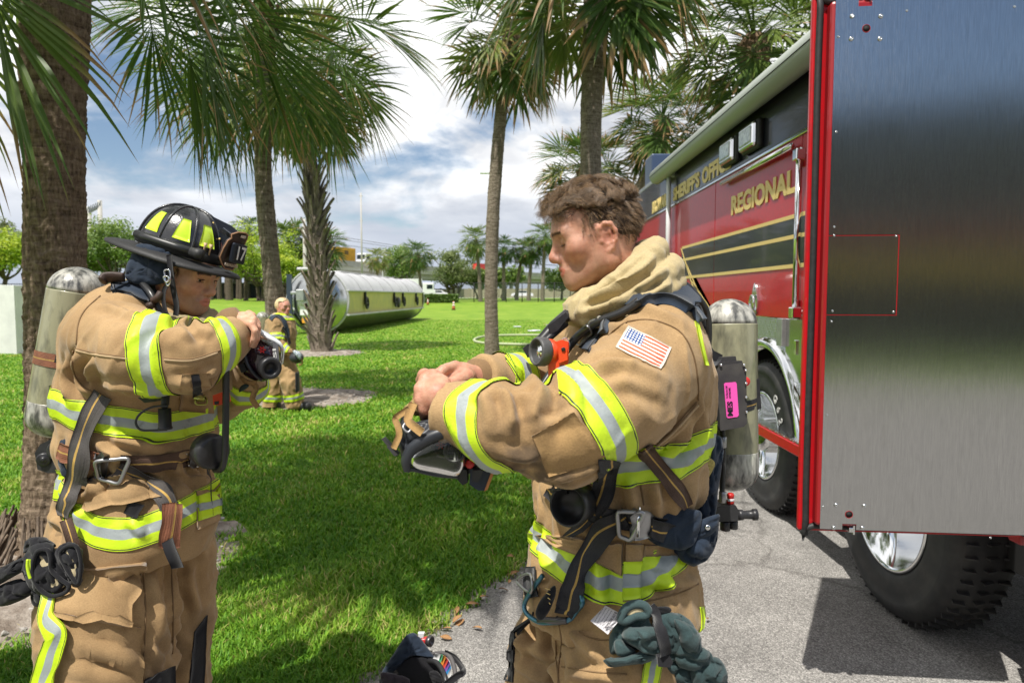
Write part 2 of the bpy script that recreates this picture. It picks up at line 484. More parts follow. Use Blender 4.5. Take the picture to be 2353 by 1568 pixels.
def asphalt_material():
 m = bpy.data.materials.new('asphalt'); m.use_nodes = True
 nd, lk = nodes_of(m); b = nd['Principled BSDF']
 tc = nd.new('ShaderNodeTexCoord')
 v = nd.new('ShaderNodeTexVoronoi'); v.inputs['Scale'].default_value = 165; lk.new(tc.outputs['Object'], v.inputs['Vector'])
 n1 = nd.new('ShaderNodeTexNoise'); n1.inputs['Scale'].default_value = 1.6; n1.inputs['Detail'].default_value = 7; n1.inputs['Roughness'].default_value = .7; lk.new(tc.outputs['Object'], n1.inputs[0])
 hsv = nd.new('ShaderNodeSeparateColor'); lk.new(v.outputs['Color'], hsv.inputs[0])
 r = ramp(nd, [(0, (.15, .145, .14)), (.45, (.25, .243, .232)), (.8, (.33, .32, .305)), (1, (.46, .445, .425))]); lk.new(hsv.outputs[0], r.inputs[0])
 r2 = ramp(nd, [(.28, (.62, .61, .60)), (.62, (1.05, 1.04, 1.02))]); lk.new(n1.outputs[0], r2.inputs[0])
 mx = nd.new('ShaderNodeMix'); mx.data_type = 'RGBA'; mx.blend_type = 'MULTIPLY'; mx.inputs[0].default_value = 1
 lk.new(r.outputs[0], mx.inputs[6]); lk.new(r2.outputs[0], mx.inputs[7])
 wn = nd.new('ShaderNodeTexNoise'); wn.inputs['Scale'].default_value = 3.5; wn.inputs['Detail'].default_value = 4; lk.new(tc.outputs['Object'], wn.inputs[0])
 wv = nd.new('ShaderNodeMix'); wv.data_type = 'VECTOR'; wv.inputs[0].default_value = .25
 lk.new(tc.outputs['Object'], wv.inputs[4]); lk.new(wn.outputs['Color'], wv.inputs[5])
 cv = nd.new('ShaderNodeTexVoronoi'); cv.feature = 'DISTANCE_TO_EDGE'; cv.inputs['Scale'].default_value = .55; lk.new(wv.outputs[1], cv.inputs['Vector'])
 cr = ramp(nd, [(.0, (.35, .34, .33)), (.012, (1, 1, 1))]); lk.new(cv.outputs[0], cr.inputs[0])
 mx2 = nd.new('ShaderNodeMix'); mx2.data_type = 'RGBA'; mx2.blend_type = 'MULTIPLY'; mx2.inputs[0].default_value = .5
 lk.new(mx.outputs[2], mx2.inputs[6]); lk.new(cr.outputs[0], mx2.inputs[7]); lk.new(mx2.outputs[2], b.inputs['Base Color'])
 b.inputs['Roughness'].default_value = .8; b.inputs['Specular IOR Level'].default_value = .25
 bp = nd.new('ShaderNodeBump'); bp.inputs['Distance'].default_value = .004; bp.invert = True; lk.new(v.outputs['Distance'], bp.inputs['Height']); lk.new(bp.outputs[0], b.inputs['Normal'])
 return m
LAWN, ASPH = lawn_material(), asphalt_material()
SOIL = M('soil', (.34, .30, .26), .9, col2=(.16, .13, .105), vs=6, vmix=(.4, .62), bump=.012, bs=70, bump2=.02, bs2=14, spec=.1, detail=9)
def build_ground():
 ys = np.concatenate([np.linspace(-60, -6, 10), np.linspace(-4, 40, 45), np.linspace(43, 120, 40), np.geomspace(130, 2500, 14)])
 xs = np.concatenate([-np.geomspace(1800, 12, 16), np.linspace(-10, 10, 21), np.geomspace(12, 1800, 16)])
 X, Y = np.meshgrid(xs, ys); Z = terrain(X, Y)
 mb = MB(); mb.grid(np.stack([X, Y, Z], -1))
 o = mb.build('lawn', LAWN); tag(o, kind='structure')
build_ground()
EDGE = [(-14, -9.4), (-9, -8.6), (-6.5, -3.0), (-2.6, .45), (-1.5, 1.55), (-.85, 2.5), (-.55, 2.98), (-.388, 3.25), (-.317, 3.41), (-.12, 3.78), (.065, 4.07), (.40, 4.52), (.85, 5.1), (1.3, 6.2), (1.55, 8), (1.65, 12), (1.8, 24), (2.0, 40)]
def build_pavement():
 pts, _ = catmull(np.array([(x, y, 0) for x, y in EDGE], float), np.zeros(len(EDGE)), 10)
 nz = fbm(np.stack([pts[:, 0] * 6, pts[:, 1] * 6, pts[:, 0] * 0], 1), 3) * .035
 T, A, Bv = frames(pts)
 e = pts + np.stack([np.ones(len(pts)) * 1, -np.ones(len(pts)) * .5, np.zeros(len(pts))], 1) * nz[:, None]
 cols = []
 for t in (0, .0004, .01, .05, .2, .5, 1):
  q = e.copy(); q[:, 0] = e[:, 0] * (1 - t) + 14 * t; q[:, 2] = .004 if t else -.01; cols.append(q)
 mb = MB(); mb.grid(np.stack(cols, 1)); o = mb.build('pavement', ASPH); tag(o, kind='structure')
 return e
PAVE_EDGE = build_pavement()
def edge_x(y):
 o = np.argsort(PAVE_EDGE[:, 1]); return np.interp(y, PAVE_EDGE[o, 1], PAVE_EDGE[o, 0])
BEDS = [(-2.75, 4.0, 1.02, 1.15), (-3.35, 11.0, 1.15, 1.1), (-5.4, 19.7, 1.1, 1.2)]
def bed_d(x, y):
 d = np.full(np.shape(x), 9.0)
 w = .22 * fbm(np.stack([np.ravel(x) * 2, np.ravel(y) * 2, np.zeros(np.size(x))], 1), 3).reshape(np.shape(x))
 for cx, cy, rx, ry in BEDS:
  d = np.minimum(d, np.sqrt(((x - cx) / rx) ** 2 + ((y - cy) / ry) ** 2) - 1 + w)
 return d
def build_beds():
 for i, (cx, cy, rx, ry) in enumerate(BEDS):
  rr, aa = np.linspace(0, 1, 14), np.linspace(0, 2 * math.pi, 97)
  Rr, Aa = np.meshgrid(rr, aa, indexing='ij')
  X, Y = cx + rx * Rr * np.cos(Aa) * 1.06, cy + ry * Rr * np.sin(Aa) * 1.06
  d = bed_d(X, Y)
  Z = np.clip(-d * .12, 0, .07) + .005 + .012 * fbm(np.stack([X.ravel() * 8, Y.ravel() * 8, X.ravel() * 0], 1), 3).reshape(X.shape) * (d < -.05)
  Z = np.where(d > 0.02, -.02, Z)
  mb = MB(); mb.grid(np.stack([X, Y, Z], -1)); o = mb.build('soil_bed', SOIL); tag(o, kind='structure')
build_beds()
def build_verge():
 e = PAVE_EDGE; n = fbm(np.stack([e[:, 0] * 9, e[:, 1] * 9, 0 * e[:, 0]], 1), 3); w = .05 + .05 * n
 G = np.stack([e + np.stack([-w * k, w * .6 * k, np.full(len(e), -.01)], 1) for k in (-.6, 1.0)], 1); G[:, :, 2] = .0025
 mb = MB(); mb.grid(G); tag(mb.build('soil_verge', SOIL), kind='structure')
build_verge()
def grass_material():
 m = bpy.data.materials.new('grass_blade'); m.use_nodes = True
 nd, lk = nodes_of(m); b = nd['Principled BSDF']
 at_ = nd.new('ShaderNodeAttribute'); at_.attribute_name = 'tint'
 r = ramp(nd, [(0, (.075, .21, .014)), (.42, (.145, .32, .022)), (.8, (.28, .45, .042)), (1, (.52, .45, .17))]); lk.new(at_.outputs['Fac'], r.inputs[0]); lk.new(r.outputs[0], b.inputs['Base Color'])
 b.inputs['Roughness'].default_value = .5; b.inputs['Specular IOR Level'].default_value = .3
 t = nd.new('ShaderNodeBsdfTranslucent'); lk.new(r.outputs[0], t.inputs[0])
 mx = nd.new('ShaderNodeMixShader'); mx.inputs[0].default_value = .35; lk.new(b.outputs[0], mx.inputs[1]); lk.new(t.outputs[0], mx.inputs[2]); lk.new(mx.outputs[0], nd['Material Output'].inputs[0])
 return m
def build_grass():
 n = 500000
 u, w = RNG.random(n), RNG.random(n)
 d = 1.9 * (48.0 / 1.9) ** (u ** 1.12)
 x = (w - .5) * 1.75 * d + RNG.normal(size=n) * .05
 y = d
 keep = (x < edge_x(y) + .012 + RNG.normal(size=n) * .035) & (bed_d(x, y) > RNG.normal(size=n) * .06 - .02)
 x, y, d = x[keep], y[keep], d[keep]; n = len(x)
 cl = fbm(np.stack([x * 1.3, y * 1.3, x * 0], 1), 3)
 tall = np.clip(.5 + cl, .2, 1.2)
 H = (.03 + .04 * RNG.random(n)) * (.7 + .5 * tall) * np.clip(1.05 - .02 * (d - 4), .55, 1)
 Wd = (.0019 + .0019 * RNG.random(n)) * np.clip(d / 2.6, 1, 12)
 az, lean = RNG.random(n) * 6.283, .25 + .75 * RNG.random(n)
 dx, dy = np.cos(az), np.sin(az); sx, sy = -dy, dx
 pts = []
 for t, wd in ((0, 1.), (.5, .85), (1, .0)):
  off = lean * H * (t ** 1.8); zz = H * t * (1 - .35 * lean * t)
  cx, cy = x + dx * off, y + dy * off
  if wd: pts += [np.stack([cx - sx * Wd * wd, cy - sy * Wd * wd, zz], 1), np.stack([cx + sx * Wd * wd, cy + sy * Wd * wd, zz], 1)]
  else: pts += [np.stack([cx, cy, zz], 1)]
 V = np.stack(pts, 1).reshape(-1, 3); b = np.arange(n)[:, None] * 5
 F = np.concatenate([b + [0, 1, 3], b + [0, 3, 2], b + [2, 3, 4]])
 me = mesh_np('grass', V, F, False, [grass_material()])
 tint = np.clip(.40 + .48 * cl + RNG.normal(size=n) * .20 + (RNG.random(n) > .94) * .5, 0, 1)
 dry = np.exp(-np.clip(edge_x(y) - x, 0, 9) / .18)
 tint = np.clip(tint + dry * .35 * RNG.random(n), 0, 1)
 set_attr(me, 'tint', np.repeat(tint, 5))
 tag(link('grass', me), kind='stuff')
build_grass()
def build_litter():
 leaf = M('dead_leaf', (.30, .15, .06), .7, col2=(.42, .24, .10), vs=30, bump=.002, bs=90)
 me = MB()
 r = np.linspace(0, 1, 7); prof = np.sin(r * math.pi) ** .8 * .24
 G = np.stack([np.stack([r, prof * s, .10 * np.sin(r * 3.1) + .08 * abs(s)], 1) for s in (-1, 0, 1)], 1)
 me.grid(G, thick=.01, nrm=np.tile([0, 0, 1.0], (7, 3, 1))); lm = me.mesh('fallen_leaf', leaf)
 spots = [(1052, 1405), (1067, 1428), (1100, 1395), (1085, 1448), (1122, 1378), (1168, 1345), (1192, 1325), (1010, 1470), (1040, 1440), (1627, 1428), (1330, 1270), (1145, 1362), (1180, 1290), (1013, 1452)]
 rr = random.Random(5)
 for i, (u, v) in enumerate(spots):
  p = ground(u, v); s = rr.uniform(.035, .075)
  o = link('fallen_leaf', lm, None, loc=(p.x, p.y, .012 + rr.random() * .02), rot=(rr.uniform(-.3, .3), rr.uniform(-.3, .3), rr.uniform(0, 6.28)))
  o.scale = (s, s, s)
  tag(o, 'lone brown leaf lying on the open pavement behind the bareheaded man' if u == 1627 else 'dry brown leaf lying along the edge of the grass and pavement', 'leaf', None if u == 1627 else 'dry leaves along the pavement edge')
 V, F = [], []; n0 = 0
 ico = bmesh.new(); bmesh.ops.create_icosphere(ico, subdivisions=1, radius=1); iv = np.array([v.co[:] for v in ico.verts]); fi = np.array([[v.index for v in f.verts] for f in ico.faces]); ico.free()
 for cx, cy, rx, ry in BEDS:
  for _ in range(420):
   a, q = rr.uniform(0, 6.28), math.sqrt(rr.random()); x, y = cx + rx * q * math.cos(a), cy + ry * q * math.sin(a)
   if bed_d(np.array([x]), np.array([y]))[0] > -.05: continue
   s = rr.uniform(.006, .02) * (1.6 if rr.random() > .93 else 1)
   V.append(iv * s * np.array([1, rr.uniform(.6, 1), .6]) * (1 + .2 * RNG.normal(size=(len(iv), 1))) + (x, y, .05)); F.append(fi + n0); n0 += len(iv)
 me = mesh_np('pebbles', np.concatenate(V), np.concatenate(F), False, [M('pebble', (.42, .40, .37), .9, col2=(.2, .18, .16), vs=40)])
 tag(link('pebbles', me), kind='stuff')
build_litter()
# ------------------------------------------------------------------ palms
def bark_material(name, c1, c2, moss=0.0):
 m = bpy.data.materials.new(name); m.use_nodes = True
 nd, lk = nodes_of(m); b = nd['Principled BSDF']
 tc = nd.new('ShaderNodeTexCoord')
 mp = nd.new('ShaderNodeMapping'); mp.inputs['Scale'].default_value = (1, 1, .28); lk.new(tc.outputs['Object'], mp.inputs[0])
 n1 = nd.new('ShaderNodeTexNoise'); n1.inputs['Scale'].default_value = 55; n1.inputs['Detail'].default_value = 6; n1.inputs['Roughness'].default_value = .65; lk.new(mp.outputs[0], n1.inputs[0])
 mp2 = nd.new('ShaderNodeMapping'); mp2.inputs['Scale'].default_value = (.35, .35, 2.2); lk.new(tc.outputs['Object'], mp2.inputs[0])
 n2 = nd.new('ShaderNodeTexNoise'); n2.inputs['Scale'].default_value = 14; n2.inputs['Detail'].default_value = 6; n2.inputs['Roughness'].default_value = .7; lk.new(mp2.outputs[0], n2.inputs[0])
 ad = nd.new('ShaderNodeMath'); ad.operation = 'ADD'; lk.new(n1.outputs[0], ad.inputs[0]); lk.new(n2.outputs[0], ad.inputs[1])
 r = ramp(nd, [(.37, [x * .28 for x in c2]), (.46, c2), (.62, c1)]);
 hf = nd.new('ShaderNodeMath'); hf.operation = 'MULTIPLY'; hf.inputs[1].default_value = .5; lk.new(ad.outputs[0], hf.inputs[0]); lk.new(hf.outputs[0], r.inputs[0])
 col = r.outputs[0]
 if moss:
  n3 = nd.new('ShaderNodeTexNoise'); n3.inputs['Scale'].default_value = 2.2; n3.inputs['Detail'].default_value = 5; lk.new(tc.outputs['Object'], n3.inputs[0])
  mr = nd.new('ShaderNodeMapRange'); mr.inputs[1].default_value, mr.inputs[2].default_value = .55, .72; mr.inputs[4].default_value = moss; lk.new(n3.outputs[0], mr.inputs[0])
  mx = nd.new('ShaderNodeMix'); mx.data_type = 'RGBA'; lk.new(mr.outputs[0], mx.inputs[0]); lk.new(col, mx.inputs[6]); mx.inputs[7].default_value = (.06, .075, .03, 1); col = mx.outputs[2]
 lk.new(col, b.inputs['Base Color']); b.inputs['Roughness'].default_value = .9; b.inputs['Specular IOR Level'].default_value = .15
 bp = nd.new('ShaderNodeBump'); bp.inputs['Distance'].default_value = .012; lk.new(ad.outputs[0], bp.inputs['Height']); lk.new(bp.outputs[0], b.inputs['Normal'])
 return m
BARK = bark_material('palm_bark', (.33, .255, .185), (.155, .112, .078), .5)
BARK_GREY = bark_material('grey_palm_bark', (.30, .255, .205), (.15, .12, .09))
BOOT = M('boot', (.235, .195, .155), .85, col2=(.11, .085, .065), vs=14, bump=.004, bs=120, stretch=(1, 1, .3))
FIBRE = M('crown_fibre', (.19, .12, .065), .9, col2=(.09, .055, .03), vs=20, bump=.01, bs=40)
def frond_material():
 m = bpy.data.materials.new('frond'); m.use_nodes = True
 nd, lk = nodes_of(m); b = nd['Principled BSDF']
 a = nd.new('ShaderNodeAttribute'); a.attribute_name = 'along'
 oi = nd.new('ShaderNodeObjectInfo')
 tc = nd.new('ShaderNodeTexCoord'); n = nd.new('ShaderNodeTexNoise'); n.inputs['Scale'].default_value = 7; n.inputs['Detail'].default_value = 4; lk.new(tc.outputs['Object'], n.inputs[0])
 g = ramp(nd, [(0, (.042, .095, .018)), (.5, (.092, .16, .028)), (.8, (.18, .24, .052)), (1, (.42, .33, .11))]);
 ad = nd.new('ShaderNodeMath'); ad.operation = 'MULTIPLY_ADD'; lk.new(n.outputs[0], ad.inputs[0]); ad.inputs[1].default_value = .55; lk.new(oi.outputs['Random'], ad.inputs[2])
 sc = nd.new('ShaderNodeMath'); sc.operation = 'MULTIPLY'; sc.inputs[1].default_value = .68; lk.new(ad.outputs[0], sc.inputs[0]); lk.new(sc.outputs[0], g.inputs[0])
 mr = nd.new('ShaderNodeMapRange'); mr.inputs[1].default_value, mr.inputs[2].default_value = .93, 1.12; lk.new(a.outputs['Fac'], mr.inputs[0])
 mx = nd.new('ShaderNodeMix'); mx.data_type = 'RGBA'; lk.new(mr.outputs[0], mx.inputs[0]); lk.new(g.outputs[0], mx.inputs[6]); mx.inputs[7].default_value = (.36, .22, .10, 1)
 lk.new(mx.outputs[2], b.inputs['Base Color']); b.inputs['Roughness'].default_value = .42; b.inputs['Specular IOR Level'].default_value = .45
 t = nd.new('ShaderNodeBsdfTranslucent'); lk.new(mx.outputs[2], t.inputs[0])
 ms = nd.new('ShaderNodeMixShader'); ms.inputs[0].default_value = .42; lk.new(b.outputs[0], ms.inputs[1]); lk.new(t.outputs[0], ms.inputs[2]); lk.new(ms.outputs[0], nd['Material Output'].inputs[0])
 return m
FROND = frond_material()
def frond_mesh(elev, seed, nseg=40, L=1.0, pet=.9, droop=1.0, dry=.12, K=7, wide=1.0):
 rr = np.random.default_rng(seed)
 ce, se = math.cos(elev), math.sin(elev)
 V, F, A = [], [], []
 def add(pts, a, f):
  n0 = sum(len(q) for q in V); V.append(np.array(pts)); A.append(np.array(a)); F.extend([[i + n0 for i in q] for q in f])
 tt = np.linspace(0, 1, 12); cl = pet + .42 * L
 ang = elev - droop * (.25 * tt + .55 * np.clip(tt - pet / cl, 0, 1) / (1 - pet / cl))
 st = cl / 11; px = np.concatenate([[0], np.cumsum(np.cos(ang[:-1]) * st)]); pz = np.concatenate([[0], np.cumsum(np.sin(ang[:-1]) * st)])
 w = np.interp(tt, [0, .5, pet / cl, 1], [.035, .02, .016, .004])
 pts, f = [], []
 for i in range(12):
  nx, nz = -math.sin(ang[i]), math.cos(ang[i])
  pts += [(px[i], -w[i], pz[i]), (px[i] + nx * w[i] * .7, 0, pz[i] + nz * w[i] * .7), (px[i], w[i], pz[i]), (px[i] - nx * w[i] * .5, 0, pz[i] - nz * w[i] * .5)]
  if i: f += [((i - 1) * 4 + k, (i - 1) * 4 + (k + 1) % 4, i * 4 + (k + 1) % 4, i * 4 + k) for k in range(4)]
 add(pts, [.3] * len(pts), f)
 for s in range(nseg):
  q = (s + .5) / nseg * 2 - 1
  th = q * R(148)
  tc = pet / cl + (1 - pet / cl) * max(0., math.cos(th * .62)) * .95
  i = min(int(tc * 11), 10); fr = tc * 11 - i
  o = np.array([px[i] + (px[i + 1] - px[i]) * fr, 0, pz[i] + (pz[i + 1] - pz[i]) * fr]); a0 = ang[i]
  ax, nz_ = np.array([math.cos(a0), 0, math.sin(a0)]), np.array([-math.sin(a0), 0, math.cos(a0)])
  side = np.array([0, 1.0, 0])
  fan = th * .72
  D = ax * math.cos(fan) + side * math.sin(fan) + nz_ * (.30 * abs(math.sin(fan)) + rr.normal() * .05 + (.06 if s % 2 else -.06))
  D += rr.normal(size=3) * .055; D /= np.linalg.norm(D)
  Ls = L * (.62 + .38 * math.cos(th * .55)) * rr.uniform(.88, 1.06)
  acr = np.cross(nz_, D); acr /= np.linalg.norm(acr)
  up = np.cross(D, acr)
  half = .5 * (2 * .72 * R(148) / nseg) * .43 * Ls * wide
  g = rr.uniform(.65, 1.7) * droop
  dr = rr.uniform(.0, .10) + (rr.random() < dry * 1.5) * rr.uniform(.12, .45)
  p, d = o.copy(), D.copy(); pts, al, f = [], [], []
  for k in range(K):
   t = k / (K - 1)
   wd = half * np.interp(t, [0, .44, .7, 1], [.12, 1, .52, .03])
   up_k = up - d * (up @ d)
   fold = .55 * wd
   if k == K - 1: pts += [p]; al += [t + dr]
   else: pts += [p - acr * wd, p + up_k * fold, p + acr * wd]; al += [t + dr] * 3
   sag = max(0, t - .30) ** 1.1 * g
   d = d + np.array([0, 0, -1.0]) * sag * 1.6 / K + rr.normal(size=3) * .035 * t; d /= np.linalg.norm(d)
   p = p + d * Ls / (K - 1)
  for k in range(K - 2):
   a, b2 = k * 3, (k + 1) * 3; f += [(a, a + 1, b2 + 1, b2), (a + 1, a + 2, b2 + 2, b2 + 1)]
  a = (K - 2) * 3; f += [(a, a + 1, a + 3), (a + 1, a + 2, a + 3)]
  add(pts, al, f)
 me = mesh_np('frond', np.concatenate(V), F, False, [FROND]); set_attr(me, 'along', np.concatenate(A))
 return me
ELEVS = [75, 48, 25, 5, -18, -42]
FR_NEAR = [[frond_mesh(R(e), 10 * i + j, 44, 1.0, .95, 1.0 + .25 * (e < 10), .10 + .16 * (e < -10)) for j in range(2)] for i, e in enumerate(ELEVS)]
FR_MID = [[frond_mesh(R(e), 200 + 10 * i + j, 28, 1.0, .8, 1.0 + .3 * (e < 10), .1 + .25 * (e < -10), 5, 1.4) for j in range(2)] for i, e in enumerate(ELEVS)]
FR_SUNLIT = [[frond_mesh(R(e), 400 + 10 * i + j, 28, 1.0, .8, 1.0 + .3 * (e < 10), .35 + .4 * (e < 10), 5, 1.4) for j in range(2)] for i, e in enumerate(ELEVS)]  # yellow-brown frond tips stand in for sunlight on the crowns behind the truck
def trunk_mesh(pts, rad, mat, nr=48, rows_per_m=40, ring=.012, crack=.006, seed=0, scale=1.0, flare=0):
 pts, rad = catmull(np.array([tuple(p) for p in pts], float), np.array(rad, float), 10)
 L = np.concatenate([[0], np.cumsum(np.linalg.norm(np.diff(pts, axis=0), axis=1))])
 n = int(L[-1] * rows_per_m) + 2; l = np.linspace(0, L[-1], n)
 C = np.stack([np.interp(l, L, pts[:, k]) for k in range(3)], 1); r = np.interp(l, L, rad)
 a = np.linspace(0, 2 * math.pi, nr, endpoint=False)
 Cg, rg, lg, ag = np.repeat(C[:, None], nr, 1), np.repeat(r[:, None], nr, 1), np.repeat(l[:, None], nr, 1), np.repeat(a[None], n, 0)
 ca, sa = np.cos(ag).ravel(), np.sin(ag).ravel(); lf = lg.ravel()
 jig = .10 * noise(np.stack([ca * 2 + seed, sa * 2, lf * 1.5], 1))
 ph = (lf + jig) / (.065 * scale)
 saw = ph - np.floor(ph)
 amp = .5 + .8 * noise(np.stack([ca * 2.2, sa * 2.2 + seed, np.floor(ph) * 1.7], 1))
 q = np.stack([ca * 5.5, sa * 5.5, lf * 3.2 + seed], 1)
 disp = ring * (saw ** 1.5 - .3) * amp + crack * fbm(q * 2, 3) + .012 * fbm(np.stack([ca * 1.3, sa * 1.3, lf * 1.1 + seed], 1), 2)
 disp -= crack * 1.5 * np.clip(np.abs(noise(np.stack([ca * 8, sa * 8, lf * 4 + 3 * seed], 1))) * -6 + .6, 0, 1)
 rr = rg.ravel() + disp * scale
 if flare: rr = rr + flare * np.exp(-lf / .13) * (1 + .35 * np.sin(ag.ravel() * 9 + seed) * np.exp(-lf / .2))
 V = Cg.reshape(-1, 3) + np.stack([ca * rr, sa * rr, 0 * rr], 1)
 F = np.array([(i * nr + k, i * nr + (k + 1) % nr, (i + 1) * nr + (k + 1) % nr, (i + 1) * nr + k) for i in range(n - 1) for k in range(nr)])
 return mesh_np('trunk', V, F, True, [mat]), C, r
def palm(name, label, base, path, rad, n, size, lib, mat=BARK, seed=0, group=None, boots=0, emin=-60, pet=1.0, fibre=True, dense=False, skirt=0, **kw):
 rr = random.Random(seed)
 base = Vector(base)
 t = thing('palm_tree', label, 'palm tree', base, 0, group)
 tm, C, r = trunk_mesh([Vector(p) for p in path], rad, mat, seed=seed * 1.37, **kw)
 tr = link('trunk', tm, t, keep_world=False)
 top = Vector(path[-1]); rt = rad[-1]
 if fibre:
  mb = MB()
  for i in range(46):
   a, z = rr.uniform(0, 6.283), rr.uniform(-.55, .12); R0 = rt * (1.0 + .5 * (z + .55))
   d = Vector((math.cos(a), math.sin(a), 0)); o = top + Vector((0, 0, z)) + d * R0 * .72
   e = o + d * rr.uniform(.05, .13) + Vector((0, 0, rr.uniform(.10, .26)))
   w = rr.uniform(.02, .05); s = Vector((-d.y, d.x, 0)) * w
   mb.prism([o - s, o + s, e + s * .35, e - s * .35], d * .02)
  mb.lathe([(rt * .9, -.6), (rt * 1.25, -.25), (rt * 1.3, .05), (rt * .8, .28), (.02, .4)], top, None, 18)
  mb.build('crown_fibre', FIBRE, t, keep_world=False)
 ga = 2.39996
 for i in range(n):
  q = (i + .5) / n
  el = 78 - (78 - emin) * q ** .85 + rr.uniform(-8, 8)
  k = min(range(6), key=lambda j: abs(ELEVS[j] - el))
  o = link('frond', lib[k][rr.randrange(2)], t, keep_world=False)
  s = size * rr.uniform(.88, 1.1) * (.8 if q < .12 else 1)
  o.location = top + Vector((0, 0, .22 * (1 - q)));  o.scale = (s, s * rr.uniform(.9, 1.1), s)
  o.rotation_euler = (rr.uniform(-.25, .25), 0, i * ga + rr.uniform(-.25, .25) + seed)
 return t, C, r
def boots_on(t, C, r, z0, z1, rows, per, size, seed=1, mat=BOOT):
 rr = random.Random(seed)
 mb = MB(); k = np.linspace(0, 1, 6)
 G = np.stack([np.stack([.02 + .16 * k ** 1.6, s * (.13 * (1 - .75 * k)), k], 1) for s in (-1, -.5, .5, 1)], 1)
 G[:, 1:3, 0] += .045 * (1 - k)[:, None]
 N_ = np.tile([1.0, 0, 0], (6, 4, 1)); mb.grid(G, thick=.05, nrm=N_); bm_ = mb.mesh('leaf_base', mat)
 mb = MB(); G2 = G.copy(); G2[3:, :, 1] *= .7; G2[4:, :2, 1] -= .03; G2[4:, 2:, 1] += .03; G2[:, :, 0] *= 1.35
 mb.grid(G2, thick=.05, nrm=N_); bm2 = mb.mesh('leaf_base', mat)
 zs = C[:, 2]
 for i in range(rows):
  for j in range(per):
   z = z0 + (z1 - z0) * (i + rr.uniform(-.2, .2)) / rows
   q = np.array([np.interp(z, zs, C[:, 0]), np.interp(z, zs, C[:, 1])]); rad = np.interp(z, zs, r)
   a = 6.283 * (j + .5 * (i % 2)) / per + rr.uniform(-.2, .2)
   o = link('leaf_base', rr.choice([bm_, bm2]), t, keep_world=False)
   o.location = (q[0] + math.cos(a) * rad * .82, q[1] + math.sin(a) * rad * .82, z)
   s = size * rr.uniform(.75, 1.15); o.scale = (s, s, s)
   o.rotation_euler = (rr.choice((-1, 1)) * rr.uniform(.15, .45), rr.uniform(.02, .30), a)
t0, C, r = palm('palm_tree', 'thick ringed palm trunk close behind the helmeted firefighter, rising out of the picture', (-2.905, 4.24, 0),
  [(0, 0, -.05), (.02, 0, .25), (.04, 0, .7), (.075, 0, 1.65), (.11, 0, 2.6), (.15, .02, 3.5), (.18, .03, 4.2)], [.21, .185, .168, .160, .163, .178, .20], 30, 1.0, FR_NEAR, seed=3, nr=120, rows_per_m=110, flare=.10, emin=-50, ring=.016, crack=.009)
palm('palm_tree', 'palm just outside the left edge of the picture whose crown shades the lawn', (-2.42, 2.45, 0), [(0, 0, -.05), (0, 0, 3), (.05, -.02, 5.4), (.2, 0, 6.9)], [.2, .17, .16, .19], 34, 1.2, FR_MID, seed=41, nr=24, rows_per_m=16, emin=-45)
mb = MB(); rr = random.Random(8)
for i in range(150):
 a = rr.uniform(0, 6.283); r0, r1 = .24, rr.uniform(.30, .52)
 mb.tube([(r0 * math.cos(a), r0 * math.sin(a), rr.uniform(.1, .34)), ((r0 + r1) / 2 * math.cos(a + .06), (r0 + r1) / 2 * math.sin(a + .06), .09 + rr.uniform(0, .05)), (r1 * math.cos(a + .1), r1 * math.sin(a + .1), .015)], [.008, .009, .005], 5, caps=False, res=3)
mb.build('root', M('palm_root', (.20, .15, .11), .9, col2=(.1, .075, .055), vs=30), t0, keep_world=False)
p1 = at(636, 10.45)
palm('palm_tree', 'palm with slim grey trunk standing right behind the blonde firefighter', p1, [(0, 0, -.05), (.0, 0, .5), (-.05, 0, 1.8), (-.15, 0, 3.3), (-.15, .05, 4.7), (-.1, .1, 5.75)], [.17, .15, .135, .125, .12, .13], 42, 1.22, FR_NEAR, BARK_GREY, seed=5, nr=64, rows_per_m=60, emin=-62, flare=.05)
p2 = at(737, 19.6)
t, C, r = palm('palm_tree', 'palm whose trunk is covered in crossed grey leaf stubs, beside the overturned tanker', p2, [(0, 0, -.05), (0, 0, .4), (-.05, 0, 2.5), (-.2, 0, 5.0), (-.3, 0, 6.6), (-.2, 0, 7.6)], [.34, .29, .23, .20, .19, .2], 40, 1.25, FR_MID, BARK_GREY, seed=9, nr=32, rows_per_m=24, emin=-60)
boots_on(t, C, r, .05, 5.2, 22, 6, .66, 4)
p3 = at(1131, 17.8)
palm('palm_tree', 'tall slim palm with bare leaning trunk in the middle of the lawn', p3, [(0, 0, -.05), (-.02, 0, .6), (-.03, 0, 2.2), (.05, 0, 4.2), (.2, 0, 6), (.38, 0, 7.4), (.48, .1, 8.3)], [.22, .18, .165, .165, .16, .155, .17], 40, 1.12, FR_MID, BARK_GREY, seed=13, nr=40, rows_per_m=40, emin=-68, ring=.02)
p4 = at(1357, 12.5)
palm('palm_tree', 'straight grey palm trunk rising right above the head of the bareheaded man', p4, [(0, 0, -.05), (0, 0, 1.5), (-.02, 0, 3.2), (-.02, 0, 5), (.04, 0, 6.4), (.08, 0, 7.75)], [.2, .19, .19, .19, .21, .25], 38, 1.38, FR_MID, BARK_GREY, seed=17, nr=40, rows_per_m=44, emin=-58)
p5 = at(1697, 15.2)
palm('palm_tree', 'palm with shaggy brown crown base rising over the awning of the fire truck', p5, [(0, 0, -.05), (0, 0, 2), (.05, 0, 4.2), (.15, 0, 5.8), (.2, 0, 7.0)], [.25, .22, .21, .21, .27], 46, 1.15, FR_MID, BARK_GREY, seed=21, nr=32, rows_per_m=30, emin=-50)
p6 = at(1400, 24)
